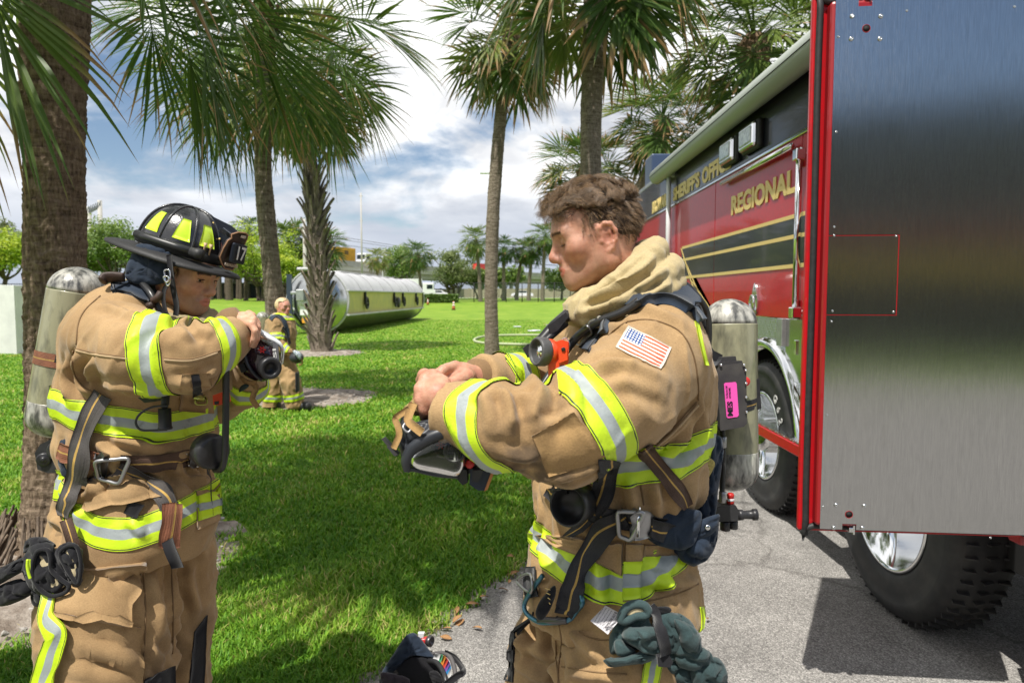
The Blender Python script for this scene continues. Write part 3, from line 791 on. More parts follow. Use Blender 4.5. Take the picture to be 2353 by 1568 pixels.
palm('palm_tree', 'leaning palm with crown coloured sunlit yellow seen over the far end of the fire truck', p6, [(0, 0, 0), (0, 0, 2.5), (.6, 0, 4.4), (1.5, 0, 6.6), (1.75, 0, 7.5)], [.22, .2, .19, .19, .24], 46, 1.15, FR_SUNLIT, BARK_GREY, seed=25, nr=24, rows_per_m=16, emin=-50)
p7 = at(1340, 26)
palm('palm_tree', 'low bushy palm crown half hidden behind the hair of the bareheaded man', p7, [(0, 0, 0), (0, 0, 3), (0, 0, 6.2)], [.22, .2, .24], 44, 1.1, FR_SUNLIT, BARK_GREY, seed=29, nr=24, rows_per_m=16, emin=-50)
# ------------------------------------------------------------------ far palms: crown in one piece each
def far_crown(size, seed, n=30, nseg=18, yellow=0.0, emin=-55):
 rr = random.Random(seed); V, F, A, n0 = [], [], [], 0
 for i in range(n):
  q = (i + .5) / n; el = 75 - (75 - emin) * q ** .85 + rr.uniform(-8, 8)
  me = frond_mesh(R(el), seed * 50 + i, nseg, 1.0, .75, 1.2, .1 + .5 * yellow * q, 4, 1.5)
  v = np.empty(len(me.vertices) * 3, np.float32); me.vertices.foreach_get('co', v); v = v.reshape(-1, 3) * size
  al = np.empty(len(me.vertices), np.float32); me.attributes['along'].data.foreach_get('value', al)
  a = i * 2.4 + rr.uniform(-.3, .3); c, s = math.cos(a), math.sin(a)
  v = v @ np.array([[c, s, 0], [-s, c, 0], [0, 0, 1]])
  V.append(v); A.append(al); F += [[k + n0 for k in p.vertices] for p in me.polygons]; n0 += len(v)
  bpy.data.meshes.remove(me)
 me = mesh_np('crown', np.concatenate(V), F, False, [FROND]); set_attr(me, 'along', np.concatenate(A)); return me
FARC = [far_crown(1.3, s, yellow=y) for s, y in ((1, .0), (2, .3), (3, 1.0))]
def far_palm(label, u, d, vtop, lean=0.0, kind=0, size=1.0, rad=.2, group=None, rz=0.0):
 b = at(u, d); h = CAM_H + (680 - vtop) / FOC * d - b.z - 1.15 * size
 t = thing('palm_tree', label, 'palm tree', b, rz, group)
 me, _, _ = trunk_mesh([(0, 0, -.3), (lean * .2, 0, h * .35), (lean * .6, 0, h * .7), (lean, 0, h)], [rad * 1.3, rad, rad * .9, rad], BARK_GREY, nr=12, rows_per_m=4)
 link('trunk', me, t, keep_world=False)
 c = link('crown', FARC[kind], t, keep_world=False); c.location = (lean, 0, h); c.scale = (size,) * 3; c.rotation_euler = (0, 0, u * .1)
 return t
G_ = 'palms in a row beyond the lawn'
for u, d, vt, ln, k, s, lab in [
 (1104, 88, 530, -.6, 0, 1.08, 'far palm just left of the tall slim trunk'), (1157, 92, 552, 0, 0, 1.0, 'first far palm right of the tall slim trunk'),
 (1186, 94, 556, .9, 1, 1.0, 'far palm with brown hanging leaves above the white car'), (1214, 92, 558, .5, 0, 1.0, 'far palm right beside the back of the white car'),
 (1246, 90, 522, .3, 0, 1.15, 'tallest far palm close to the nose of the bareheaded man')]:
 far_palm(lab, u, d, vt, ln, k, s, .24, G_)
far_palm('small far palm between the two round green trees', 968, 85, 564, -.4, 1, 1.0, .2)
far_palm('small palm with yellow hanging leaves above the tanker', 866, 66, 578, .1, 2, .62, .14)
for u, d, vt, s, lab in [(664, 104, 522, 2.0, 'bushy palm left of the stub covered trunk, behind the tanker'), (742, 106, 540, 1.8, 'bushy palm right of the stub covered trunk, behind the tanker'), (705, 108, 528, 1.9, 'bushy palm hidden behind the stub covered trunk'), (572, 112, 507, 1.3, 'dark palm top above the bright yellow green tree')]:
 far_palm(lab, u, d, vt, .2, 0, s, .25)
# ------------------------------------------------------------------ leafy trees
def leaf_material(name, c1, c2, c3):
 m = bpy.data.materials.new(name); m.use_nodes = True
 nd, lk = nodes_of(m); b = nd['Principled BSDF']
 a = nd.new('ShaderNodeAttribute'); a.attribute_name = 'tint'
 r = ramp(nd, [(0, c1), (.5, c2), (1, c3)]); lk.new(a.outputs['Fac'], r.inputs[0]); lk.new(r.outputs[0], b.inputs['Base Color']); b.inputs['Roughness'].default_value = .5
 t = nd.new('ShaderNodeBsdfTranslucent'); lk.new(r.outputs[0], t.inputs[0])
 ms = nd.new('ShaderNodeMixShader'); ms.inputs[0].default_value = .4; lk.new(b.outputs[0], ms.inputs[1]); lk.new(t.outputs[0], ms.inputs[2]); lk.new(ms.outputs[0], nd['Material Output'].inputs[0])
 return m
LEAF_LIME = leaf_material('lime_leaves', (.16, .26, .015), (.30, .42, .025), (.46, .52, .04))
LEAF_MID = leaf_material('green_leaves', (.08, .15, .025), (.15, .24, .04), (.25, .33, .07))
LEAF_OLIVE = leaf_material('olive_leaves', (.10, .14, .045), (.17, .22, .07), (.26, .30, .11))
WOOD = M('tree_wood', (.13, .10, .075), .9, col2=(.06, .045, .035), vs=6, bump=.02, bs=12)
def tree(label, u, d, w, vtop, vbot, mat, seed, trunks=1, leaf=.17, nl=5200, group=None):
 rr = np.random.default_rng(seed); b = at(u, d)
 zt, zb = CAM_H + (680 - vtop) / FOC * d - b.z, CAM_H + (680 - vbot) / FOC * d - b.z
 t = thing('leafy_tree', label, 'tree', b, 0, group)
 nc = 58; cc = []
 while len(cc) < nc:
  q = rr.uniform(-1, 1, 3); n = np.linalg.norm(q)
  if .35 < n < 1 and q[2] > -.75: cc.append(q)
 cc = np.array(cc); cz = (zt + zb) / 2
 cc = cc * np.array([w / 2 * .86, w / 2 * .86, (zt - zb) / 2 * .84]) * (1 + .16 * rr.normal(size=(nc, 1))) + [0, 0, cz]
 rad = rr.uniform(.10, .19, nc) * w
 idx = rr.integers(0, nc, nl); dirs = rr.normal(size=(nl, 3)); dirs /= np.linalg.norm(dirs, axis=1)[:, None]
 pos = cc[idx] + dirs * (rad[idx] * rr.random(nl) ** .45)[:, None] * [1.15, 1.15, .8]
 nrm = dirs + rr.normal(size=(nl, 3)) * .6 + [0, 0, .5]; nrm /= np.linalg.norm(nrm, axis=1)[:, None]
 a = np.cross(nrm, rr.normal(size=(nl, 3))); a /= np.linalg.norm(a, axis=1)[:, None]; bb = np.cross(nrm, a)
 s = leaf * rr.uniform(.6, 1.3, nl)[:, None]
 V = np.stack([pos - a * s, pos + bb * s * .5, pos + a * s, pos - bb * s * .5], 1).reshape(-1, 3)
 me = mesh_np('crown', V, np.arange(nl * 4).reshape(-1, 4), False, [mat])
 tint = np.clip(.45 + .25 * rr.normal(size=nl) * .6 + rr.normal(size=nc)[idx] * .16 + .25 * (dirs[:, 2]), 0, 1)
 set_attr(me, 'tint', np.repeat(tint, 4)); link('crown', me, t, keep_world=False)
 mb = MB(); r0 = .022 * w + .05
 for k in range(trunks):
  bx = (k - (trunks - 1) / 2) * .5
  fk = np.array([bx * 1.6 + rr.normal() * .3, rr.normal() * .3, zb * .75 + .3])
  mb.tube([(bx, 0, -.2), (bx * 1.2, 0, zb * .4), fk], [r0 * 1.3, r0, r0 * .8], 8)
  for i in rr.choice(nc, 9, replace=False):
   mid = (fk + cc[i]) / 2 + rr.normal(size=3) * .12 * w * [.5, .5, .3]
   mb.tube([fk, mid, cc[i]], [r0 * .6, r0 * .35, r0 * .12], 6)
 mb.build('trunk', WOOD, t, keep_world=False)
tree('bright lime green spreading tree in front of the palm trunk group', 600, 90, 9.6, 512, 655, LEAF_LIME, 1, 2, nl=8000)
tree('low lime green tree by the left end of the tanker', 662, 84, 5.6, 588, 660, LEAF_LIME, 2, 1)
tree('lime green tree at the left edge, beyond the white concrete wall', 8, 60, 7.6, 525, 628, LEAF_LIME, 3, 1)
tree('tall green tree between the thick palm trunk and the helmet', 262, 78, 8.5, 503, 640, LEAF_MID, 4, 1, nl=9000)
tree('green tree just behind the thick palm trunk', 205, 82, 6.0, 520, 640, LEAF_MID, 5, 1)
tree('dull green tree at the left edge high behind the lime one', -10, 95, 6.6, 508, 570, LEAF_OLIVE, 6, 1)
tree('round green tree right above the far end of the tanker', 928, 95, 6.4, 556, 650, LEAF_MID, 7, 1)
tree('olive green round tree behind the hedge', 1042, 98, 7.2, 563, 664, LEAF_OLIVE, 8, 3, nl=7000)
tree('low green tree left of the tall slim palm trunk', 1096, 100, 3.4, 616, 668, LEAF_MID, 9, 1)
tree('green tree under the far palms right of the slim trunk', 1152, 104, 3.2, 606, 668, LEAF_MID, 10, 1)
tree('small green tree in front of the overpass behind the white car', 1187, 108, 3.2, 605, 655, LEAF_MID, 11, 1, nl=2500)
tree('green tree beside the chin of the bareheaded man', 1290, 96, 5.6, 612, 668, LEAF_MID, 12, 1)
G2_ = 'trunks of the grove behind the lime tree'
for k, (u, d, w_) in enumerate([(487, 95, .5), (505, 99, .7), (521, 97, .5), (554, 98, .4), (566, 92, .55), (528, 94, .9), (655, 96, .5), (548, 101, .55)]):
 b = at(u, d); t = thing('tree_trunk', '%s bare trunk counting from the lips of the helmeted firefighter to the right' % ['first', 'second, thicker', 'third', 'sixth', 'seventh', 'fourth, widest', '', 'fifth'][k] if u != 655 else 'bare trunk right of the palm behind the blonde firefighter', 'tree', b, 0, G2_ if u != 655 else None)
 mb = MB(); mb.tube([(0, 0, -.2), (.05, 0, 2), (.1, 0, 4.4)], [w_ * .62, w_ * .5, w_ * .42], 10); mb.build('trunk', WOOD, t, keep_world=False)
rrn = np.random.default_rng(77); nl = 9000; x0, x1, dH = at(972, 84), at(1052, 84), 84
pos = np.stack([rrn.uniform(x0.x, x1.x, nl), dH + rrn.uniform(-.9, .9, nl), x0.z + rrn.random(nl) ** .7 * 1.05], 1)
nrm = rrn.normal(size=(nl, 3)) + [0, -.5, .6]; nrm /= np.linalg.norm(nrm, axis=1)[:, None]; a = np.cross(nrm, rrn.normal(size=(nl, 3))); a /= np.linalg.norm(a, axis=1)[:, None]; bb = np.cross(nrm, a)
V = np.stack([pos - a * .1, pos + bb * .07, pos + a * .1, pos - bb * .07], 1).reshape(-1, 3)
me = mesh_np('hedge', V, np.arange(nl * 4).reshape(-1, 4), False, [LEAF_MID]); set_attr(me, 'tint', np.repeat(rrn.random(nl) * .6, 4))
tag(link('hedge', me), 'clipped dark green hedge at the far edge of the lawn behind the tanker', 'hedge')
# ------------------------------------------------------------------ fire truck, standing along the right side
XS = 1.95
def S(u, v, x=XS):
 d = ray(u, v); t = x / d.x; p = _C + d * t
 return p
RED = M('red_paint', (.48, .008, .014), .35, spec=.2, coat=.35, col2=(.40, .012, .016), vs=30)
RED_IN = M('red_paint_inside', (.30, .008, .012), .35, coat=.4)
BLACKP = M('black_paint', (.010, .011, .016), .25, spec=.3, coat=.35)
GOLD = M('gold_leaf', (.72, .50, .15), .45, metal=.15, col2=(.82, .64, .27), vs=160, vmix=(.4, .6))
CHROME = M('chrome', (.78, .79, .80), .07, metal=1)
STEEL = M('polished_steel', (.62, .63, .63), .16, metal=1)
ALU = M('dull_aluminium', (.55, .56, .57), .38, metal=.9, col2=(.42, .43, .44), vs=12)
RUBBER = M('black_rubber', (.016, .016, .017), .55, col2=(.028, .028, .028), vs=40)
TYRE = M('tyre_rubber', (.02, .02, .021), .62, col2=(.045, .043, .04), vs=9, vmix=(.45, .75))
WHITEP = M('white_plastic', (.62, .64, .66), .35)
AWN = M('awning_cover', (.36, .39, .37), .42, col2=(.42, .44, .42), vs=3, stretch=(1, .2, 1))
DARKIN = M('dark_underside', (.012, .012, .012), .8)
def brushed():
 m = bpy.data.materials.new('brushed_aluminium'); m.use_nodes = True
 nd, lk = nodes_of(m); b = nd['Principled BSDF']
 tc = nd.new('ShaderNodeTexCoord')
 b.inputs['Metallic'].default_value = 1
 def nz(scale, st, det=3):
  mp = nd.new('ShaderNodeMapping'); mp.inputs['Scale'].default_value = st; lk.new(tc.outputs['Object'], mp.inputs[0])
  n = nd.new('ShaderNodeTexNoise'); n.inputs['Scale'].default_value = scale; n.inputs['Detail'].default_value = det; lk.new(mp.outputs[0], n.inputs[0]); return n
 n1 = nz(900, (1, 1, .02)); n2 = nz(3, (1, 1, .6), 6); n3 = nz(26, (1, 1, .16), 5)
 r = ramp(nd, [(.25, (.36, .365, .375)), (.75, (.50, .505, .51))]); lk.new(n1.outputs[0], r.inputs[0])
 r3 = ramp(nd, [(.28, (.72, .70, .66)), (.40, (1, 1, 1))]); lk.new(n3.outputs[0], r3.inputs[0])
 mx = nd.new('ShaderNodeMix'); mx.data_type = 'RGBA'; mx.blend_type = 'MULTIPLY'; mx.inputs[0].default_value = .25; lk.new(r.outputs[0], mx.inputs[6]); lk.new(r3.outputs[0], mx.inputs[7]); lk.new(mx.outputs[2], b.inputs['Base Color'])
 rr_ = nd.new('ShaderNodeMapRange'); rr_.inputs[3].default_value, rr_.inputs[4].default_value = .11, .17; lk.new(n2.outputs[0], rr_.inputs[0]); lk.new(rr_.outputs[0], b.inputs['Roughness'])
 b.inputs['Anisotropic'].default_value = 0
 tg = nd.new('ShaderNodeTangent'); tg.direction_type = 'UV_MAP'; tg.uv_map = 'uv'; lk.new(tg.outputs[0], b.inputs['Tangent']); b.inputs['Anisotropic Rotation'].default_value = 0.0
 bp = nd.new('ShaderNodeBump'); bp.inputs['Distance'].default_value = .00035; bp.inputs['Strength'].default_value = .8; lk.new(n1.outputs[0], bp.inputs['Height'])
 n4 = nz(1.6, (1, 1, 1), 2); bp2 = nd.new('ShaderNodeBump'); bp2.inputs['Distance'].default_value = .002; lk.new(n4.outputs[0], bp2.inputs['Height']); lk.new(bp.outputs[0], bp2.inputs['Normal']); lk.new(bp2.outputs[0], b.inputs['Normal'])
 return m
BRUSH = brushed()
def diamond():
 m = bpy.data.materials.new('diamond_plate'); m.use_nodes = True
 nd, lk = nodes_of(m); b = nd['Principled BSDF']
 b.inputs['Metallic'].default_value = 1; b.inputs['Base Color'].default_value = (.62, .63, .63, 1); b.inputs['Roughness'].default_value = .22
 tc = nd.new('ShaderNodeTexCoord'); hs = []
 for sx in (1, -1):
  mp = nd.new('ShaderNodeMapping'); mp.inputs['Rotation'].default_value = (R(45 * sx), 0, R(45 * sx)); mp.inputs['Scale'].default_value = (38, 38, 38); lk.new(tc.outputs['Object'], mp.inputs[0])
  v = nd.new('ShaderNodeTexVoronoi'); v.inputs['Scale'].default_value = 1; v.inputs['Randomness'].default_value = 0; lk.new(mp.outputs[0], v.inputs['Vector']); hs.append(v)
 s = nd.new('ShaderNodeMath'); s.operation = 'MINIMUM'; lk.new(hs[0].outputs[0], s.inputs[0]); lk.new(hs[1].outputs[0], s.inputs[1])
 bp = nd.new('ShaderNodeBump'); bp.invert = True; bp.inputs['Distance'].default_value = .012; lk.new(s.outputs[0], bp.inputs['Height']); lk.new(bp.outputs[0], b.inputs['Normal'])
 return m
DIAM = diamond()
truck = thing('fire_truck', 'red fire truck with black band, gold lettering and an open side compartment door', 'fire truck', (3.2, 6.5, 0))
def tp(name, mb, mat, parent=truck, **kw): return mb.build(name, mat, parent, **kw)
XD = 1.26
def slab(y0, y1, z0, z1, x0=XS, t=.03, bevel=.004): # sheet on the truck's side
 mb = MB(); mb.box((x0 + t / 2, (y0 + y1) / 2, (z0 + z1) / 2), (t, y1 - y0, z1 - z0), bevel=bevel); return mb
ZB = S(1855, 735).z
ZL = (S(1866, 280).z + S(1476, 518).z) / 2
YF = 11.2
mb = MB(); mb.box((XS + .04 + 1.2, (2.62 + YF) / 2, (ZB + 3.22) / 2), (2.4, YF - 2.62, 3.22 - ZB)); tp('body', mb, DARKIN)
mb = MB(); mb.box((XS + 1.25, (2.5 + YF) / 2, 3.25), (2.46, YF - 2.5, .06), bevel=.01); tp('roof', mb, ALU)
SEAMS = [4.66, 6.62, 8.62, YF]
tp('body_panel', slab(2.62, 4.655, ZB, ZL - .01), RED);
for a, b in zip(SEAMS[:-1], SEAMS[1:]): tp('body_panel', slab(a + .006, b - .006, ZB, ZL - .01), RED)
tp('black_band', slab(2.62, YF, ZL + .02, 3.2, t=.028), BLACKP)
for z, r in ((ZL, .014),):
 mb = MB(); mb.box((XS + .004, (2.62 + YF) / 2, z + .004), (.03, YF - 2.62, .026), bevel=.006); tp('trim_strip', mb, CHROME)
mb = MB(); mb.box((XS + .012, 2.58, 1.75), (.05, .07, 2.1), bevel=.01); tp('door_post', mb, RED_IN)
mb = MB(); mb.tube([(XS - .10, 2.2, 3.17), (XS - .10, 8.85, 3.17)], .095, 24, spline=False); aw = tp('awning', mb, AWN)
mb = MB(); mb.tube([(XS - .195, 2.2, 3.16), (XS - .195, 8.85, 3.16)], .004, 6, spline=False); tp('seam', mb, RUBBER, aw)
mb = MB(); mb.box((XS + .01, 5.5, 3.285), (.16, 6.9, .012)); tp('roof_edge_plate', mb, DIAM)
ya = S(1535, 500, XS - .06).y
mb = MB(); mb.tube([(XS - .06, ya, 3.2), (XS - .06, ya, 1.5)], .028, 10, spline=False); mb.box((XS - .03, ya, 3.13), (.12, .08, .10), bevel=.01); mb.box((XS - .02, ya, 1.55), (.08, .08, .12), bevel=.01); tp('awning_arm', mb, WHITEP)
mb = MB(); mb.box((XS + .25, 10.3, 3.50), (.35, .5, .42), bevel=.02); tp('roof_box', mb, M('navy_paint', (.05, .075, .14), .3))
def lettering(body, y_start, length, z, height, bold=.012, x=XS - .003):
 me = text_mesh('lettering', body, GOLD, 1.0, bold, .004); lo, hi = me_dims(me)
 o = link('lettering', me, truck, loc=(x, y_start, z), rot=(R(90), 0, R(-90)))
 o.scale = (length / (hi[0] - lo[0]), height / (hi[1] - lo[1]), 1.0)
 return o
lettering('REGIONAL', S(1680, 493).y, S(1680, 493).y - S(1826, 443).y, S(1680, 493).z, S(1680, 449).z - S(1680, 493).z, .045)
y0 = S(1499, 490).y; zt = S(1548, 462).z
def place(word, ua, ub):
 a, b = S(ua, 450).y, S(ub, 450).y; lettering(word, a, a - b, zt + .005, .165, .045)
place('BROWARD', 1499, 1537); place("SHERIFF'S", 1547, 1607); place('OFFICE', 1613, 1678)
zs = [S(1860, v).z for v in (487, 536, 607)]; yt = S(1570, 572).y
def stripe_part(name, poly, mat, x):
 mb = MB(); mb.prism([(x, y, z) for y, z in poly], (-.0022, 0, 0)); return tp(name, mb, mat)
yl = S(1594, 656).y
for k, (ya_, yb_) in enumerate(((2.63, 4.655), (4.666, 6.614), (6.626, yt))):
 stripe_part('stripe', [(ya_, zs[2]), (yb_, zs[2]), (yb_ + (.10 if k == 2 else 0), zs[0]), (ya_, zs[0])], BLACKP, XS - .001)
 for z in (zs[0], zs[1], zs[2]):
  stripe_part('stripe_edge', [(ya_, z - .014), (yb_ + .04 * (k == 2), z - .014), (yb_ + .05 * (k == 2), z + .014), (ya_, z + .014)], GOLD, XS - .0035)
dy, z1 = .95, 1.42
stripe_part('stripe', [(yt + .12, zs[0]), (yt - dy + .12, z1), (yt - dy - .42, z1), (yt - .30, zs[0] - .37)], BLACKP, XS - .0012)
for o_ in (.12, -.14, -.40):
 stripe_part('stripe_edge', [(yt + o_ * .98, zs[0] - max(0, .12 - o_) * .75), (yt + o_ * .98 - .035, zs[0] - max(0, .12 - o_) * .75), (yt - dy + o_ - .035, z1), (yt - dy + o_, z1)], GOLD, XS - .0038)
def scene_light(u, v, ln):
 c = S(u, v); mb = MB(); mb.box((XS - .02, c.y, c.z), (.05, ln + .05, .225), bevel=.02); h = tp('scene_light', mb, RUBBER)
 mb = MB(); mb.box((XS - .055, c.y, c.z), (.05, ln, .19), bevel=.024); f = tp('rim', mb, CHROME, h)
 mb = MB(); mb.box((XS - .068, c.y, c.z), (.04, ln - .05, .14), bevel=.018); tp('lens', mb, M('lens_glass', (.55, .60, .64), .08, spec=.8, col2=(.3, .34, .38), vs=30), h)
scene_light(1734, 316, .34); scene_light(1685, 349, .34)
def rail(pts, r, name='grab_rail', mat=CHROME, post=True):
 mb = MB(); mb.tube(pts, r, 12, spline=False)
 for p in (pts[0], pts[-1]):
  mb.tube([p, (XS + .01, p[1], p[2])], r * 1.25, 10, spline=False); mb.box((p[0], p[1], p[2]), (r * 3.1, r * 3.4, r * 3.6), bevel=.008)
 return tp(name, mb, mat)
zr = S(1668, 415, XS - .05).z
mb = MB(); mb.tube([(XS - .04, S(1668, 415).y, zr), (XS - .04, 4.74, zr)], .022, 12, spline=False); tp('drip_rail', mb, CHROME)
a_, b_ = S(1836, 355, XS - .07), S(1827, 718, XS - .07)
rail([(a_.x, a_.y, a_.z), (a_.x, a_.y, b_.z)], .021)
for v in (352, 712):
 c = S(1862, v); mb = MB(); mb.box((XS - .012, 4.66, c.z), (.02, .05, .13), bevel=.004); mb.tube([(XS - .025, 4.66, c.z - .06), (XS - .025, 4.66, c.z + .06)], .011, 8, spline=False); tp('hinge', mb, STEEL)
c = S(1737, 690); mb = MB()
prof = [(math.cos(a) * .075 * (1 - .45 * max(0, math.sin(a))), math.sin(a) * (.11 + .03 * max(0, math.sin(a)))) for a in np.linspace(0, 6.283, 28, endpoint=False)]
mb.prism([(XS - .001, c.y + p, c.z + q) for p, q in prof], (-.016, 0, 0), smooth=False)
la = tp('latch', mb, CHROME)
mb = MB(); mb.tube([(XS - .035, c.y + .045 * math.cos(a), c.z - .02 + .06 * math.sin(a)) for a in np.linspace(0, 6.283, 16, endpoint=False)], .010, 8, closed=True, caps=False); tp('ring', mb, CHROME, la)
mb = MB(); mb.lathe([(.0, 0), (.012, .004), (.012, .012), (0, .016)], (XS - .006, c.y, c.z + .10), Matrix.Rotation(R(-90), 4, 'Y'), 12); tp('lock', mb, STEEL, la)
YW, RW = (5.24, 3.47), .575
def arch_sheet(y0, y1, z0, z1, yc, rr_, mat, name):
 n = 40; mb = MB()
 ys = np.linspace(y0, y1, n); lo = np.where(np.abs(ys - yc) < rr_, np.sqrt(np.maximum(0, rr_ ** 2 - (ys - yc) ** 2)) + .60, z0); lo = np.clip(lo, z0, z1 - .002)
 G = np.stack([np.stack([np.full(n, XS + .012), ys, lo], 1), np.stack([np.full(n, XS + .012), ys, np.full(n, z1)], 1)], 1)
 mb.grid(G, smooth=False, thick=.02, nrm=np.tile([-1.0, 0, 0], (n, 2, 1))); return tp(name, mb, mat)
arch_sheet(4.55, 7.4, .74, ZB - .004, YW[0], .72, DIAM, 'side_plate')
mb = MB(); mb.box((XS + .004, 4.66, (ZB + .86) / 2 + .1), (.014, .38, ZB - 1.06), bevel=.003); pn = tp('access_panel', mb, STEEL)
mb = MB(); mb.box((XS - .008, 4.66, 1.30), (.014, .03, .10), bevel=.003); tp('latch', mb, CHROME, pn)
mb = MB(); mb.box((XS - .012, 4.90, ZB - .10), (.04, .10, .20), bevel=.006); tp('bracket', mb, ALU)
an = np.linspace(R(2), R(178), 40)
mb = MB()
G = np.stack([np.stack([np.full(40, XS + dx), YW[0] + (rr_) * np.cos(an), .60 + rr_ * np.sin(an)], 1) for dx, rr_ in ((.02, .735), (-.035, .72), (-.045, .70), (-.03, .665), (.03, .655))], 1)
mb.grid(G, thick=.006, nrm=np.tile([0, 0, 1.0], (40, 5, 1))); tp('wheel_arch', mb, CHROME)
mb = MB(); mb.box((XS + .95, 5.0, .95), (1.5, 4.8, .95)); mb.box((XS + 1.3, 6.4, .6), (2.0, 5.0, .2)); tp('chassis', mb, DARKIN)
mb = MB(); mb.box((1.88, 4.95, .645), (.045, 2.3, .075), bevel=.006); st = tp('step_rail', mb, RED)
mb = MB(); mb.box((1.925, 4.95, .692), (.12, 2.3, .012)); tp('tread_plate', mb, DIAM, st)
for y in (3.95, 5.95):
 mb = MB(); mb.box((1.99, y, .655), (.2, .06, .06)); tp('bracket', mb, RED, st)
def wheel(yc, rz=0.0):
 w = thing('wheel', None, None, (XS + .02, yc, RW)); w.parent = truck; w.matrix_parent_inverse = wmat(truck).inverted(); w.rotation_euler = (0, 0, rz)
 rot = Matrix.Rotation(R(-90), 4, 'Y'); T_ = .30
 mb = MB(); mb.lathe([(.335, -.26), (.36, -.27), (.47, -.275), (.545, -.25), (RW, -.20), (RW, -.02), (.555, .012), (.53, .026), (.49, .040), (.485, .036), (.44, .045), (.39, .038), (.37, .040), (.345, .022), (.335, .01)], (0, 0, 0), rot, 72)
 for k in range(60):
  a = 6.2832 * k / 60; ca, sa = math.cos(a), math.sin(a)
  for x0, tw in ((-.005, .06), (.085, -.05), (.16, .05)):
   o = Matrix.Rotation(-a, 4, 'X'); c_ = Vector((x0 + .03, (RW + .004) * math.cos(a), (RW + .004) * math.sin(a)))
   mb.box(c_, (.050, .008, .030), Matrix.Rotation(a, 4, 'X') @ Matrix.Rotation(R(90), 4, 'X') @ Matrix.Rotation(tw * 5, 4, 'Y'))
 mb.build('tyre', TYRE, w, keep_world=False)
 mb = MB(); mb.lathe([(.342, .018), (.338, .030), (.322, .030), (.312, .005), (.295, -.02), (.27, -.075), (.22, -.10), (.15, -.085), (.13, -.04), (.125, .03), (.11, .055), (.06, .068), (.0, .07)], (0, 0, 0), rot, 64)
 for k in range(10):
  a = 6.2832 * k / 10; mb.lathe([(.017, 0), (.017, .03), (.008, .042), (0, .043)], (.085, .19 * math.cos(a), .19 * math.sin(a)), rot, 8)
 mb.build('rim', CHROME, w, keep_world=False)
 mb = MB()
 for k in range(10):
  a = 6.2832 * (k + .5) / 10; mb.lathe([(.034, 0), (.0, .004)], (.052, .248 * math.cos(a), .248 * math.sin(a)), rot, 12)  # near-black disc carries the shade of an opening in the rim
 mb.build('hand_hole_disc', DARKIN, w, keep_world=False)
 return w
w1, w2 = wheel(YW[0]), wheel(YW[1], R(0))
for k, ch in enumerate('G622'):
 a = R(48 - 12 * k); c = text_mesh('tyre_lettering', ch, M('white_rubber', (.5, .5, .48), .7), .085, .002, .002, True)
 o = link('tyre_lettering', c, w1, keep_world=False); rr_ = .435
 o.matrix_local = Matrix.Translation((-.047, -rr_ * math.cos(a), rr_ * math.sin(a))) @ Matrix.Rotation(R(-90), 4, 'Z') @ Matrix.Rotation(R(90), 4, 'X') @ Matrix.Rotation(R(90) - a - R(0), 4, 'Z').inverted()
mb = MB(); mb.box((2.35, 2.62, .36), (.55, .012, .60), bevel=.004); tp('mud_flap', mb, RUBBER)
mb = MB(); mb.box((2.12, 2.55, .80), (.10, .10, .10), bevel=.012); mb.box((2.28, 2.55, .78), (.14, .06, .06), bevel=.006); mb.box((2.3, 2.5, .71), (.10, .08, .09), bevel=.008); tp('bracket', mb, ALU)
mb = MB(); mb.lathe([(.0, .02), (.05, .016), (.07, 0), (.06, -.03), (.0, -.04)], (2.26, 2.42, .27), Matrix.Rotation(R(90), 4, 'X'), 20); tp('marker_lamp', mb, WHITEP)
pTL, pBL = P(1872, 8, 2.58), P(1836, 1238, 2.56)
pH = P(2400, 600, 2.47)
door_o = Vector(((pTL.x + pBL.x) / 2, (pTL.y + pBL.y) / 2, pBL.z)); DH = pTL.z - pBL.z
dirx = Vector((XS - door_o.x, 2.50 - door_o.y, 0)); DW = dirx.length; ang = math.atan2(dirx.y, dirx.x)
door = thing('compartment_door', None, None, door_o, ang); door['label'] = 'open door lined with brushed aluminium'
door.parent = truck; door.matrix_parent_inverse = wmat(truck).inverted()
def dp(name, mb, mat, parent=door): return mb.build(name, mat, parent, keep_world=False)
mb = MB(); mb.box((DW / 2, .035, DH / 2), (DW, .03, DH), bevel=.008); dp('outer_skin', mb, RED)
def loop(m, y, r):
 a = [(m, y, m), (DW - .01, y, m), (DW - .01, y, DH - m), (m, y, DH - m)]; pts = []
 for (p, q) in zip(a, a[1:] + a[:1]):
  p, q = Vector(p), Vector(q); d = (q - p).normalized() * .03; pts += [p + d, p.lerp(q, .5), q - d]
 return pts
mb = MB(); mb.tube(loop(.024, .012, .012), .0125, 10, closed=True, caps=False, res=5); dp('seal', mb, RUBBER)
mb = MB(); m_ = .040; mb.box((DW / 2 + m_ / 2, -.012, DH / 2), (DW - m_ - .012, .055, DH - 2 * m_), bevel=.012); dp('inner_frame', mb, RED_IN)
yA = -.0405; ml, mt = .060, .030
x0, x1, z0, z1 = ml, DW - .03, mt, DH - mt
def dx_of(u, v):
 d = ray(u, v); n = Vector((-math.sin(ang), math.cos(ang), 0)); c0 = door_o + n * yA; t = (c0 - _C).dot(n) / d.dot(n); q = _C + d * t - door_o
 return q.x * math.cos(ang) + q.y * math.sin(ang), q.z
nx0, _ = dx_of(1972, 20); nx1, _ = dx_of(2003, 20); nb0, _ = dx_of(1934, 1225); nb1, _ = dx_of(1966, 1225)
px1, pz1 = dx_of(2064, 541); _, pz0 = dx_of(2060, 722)
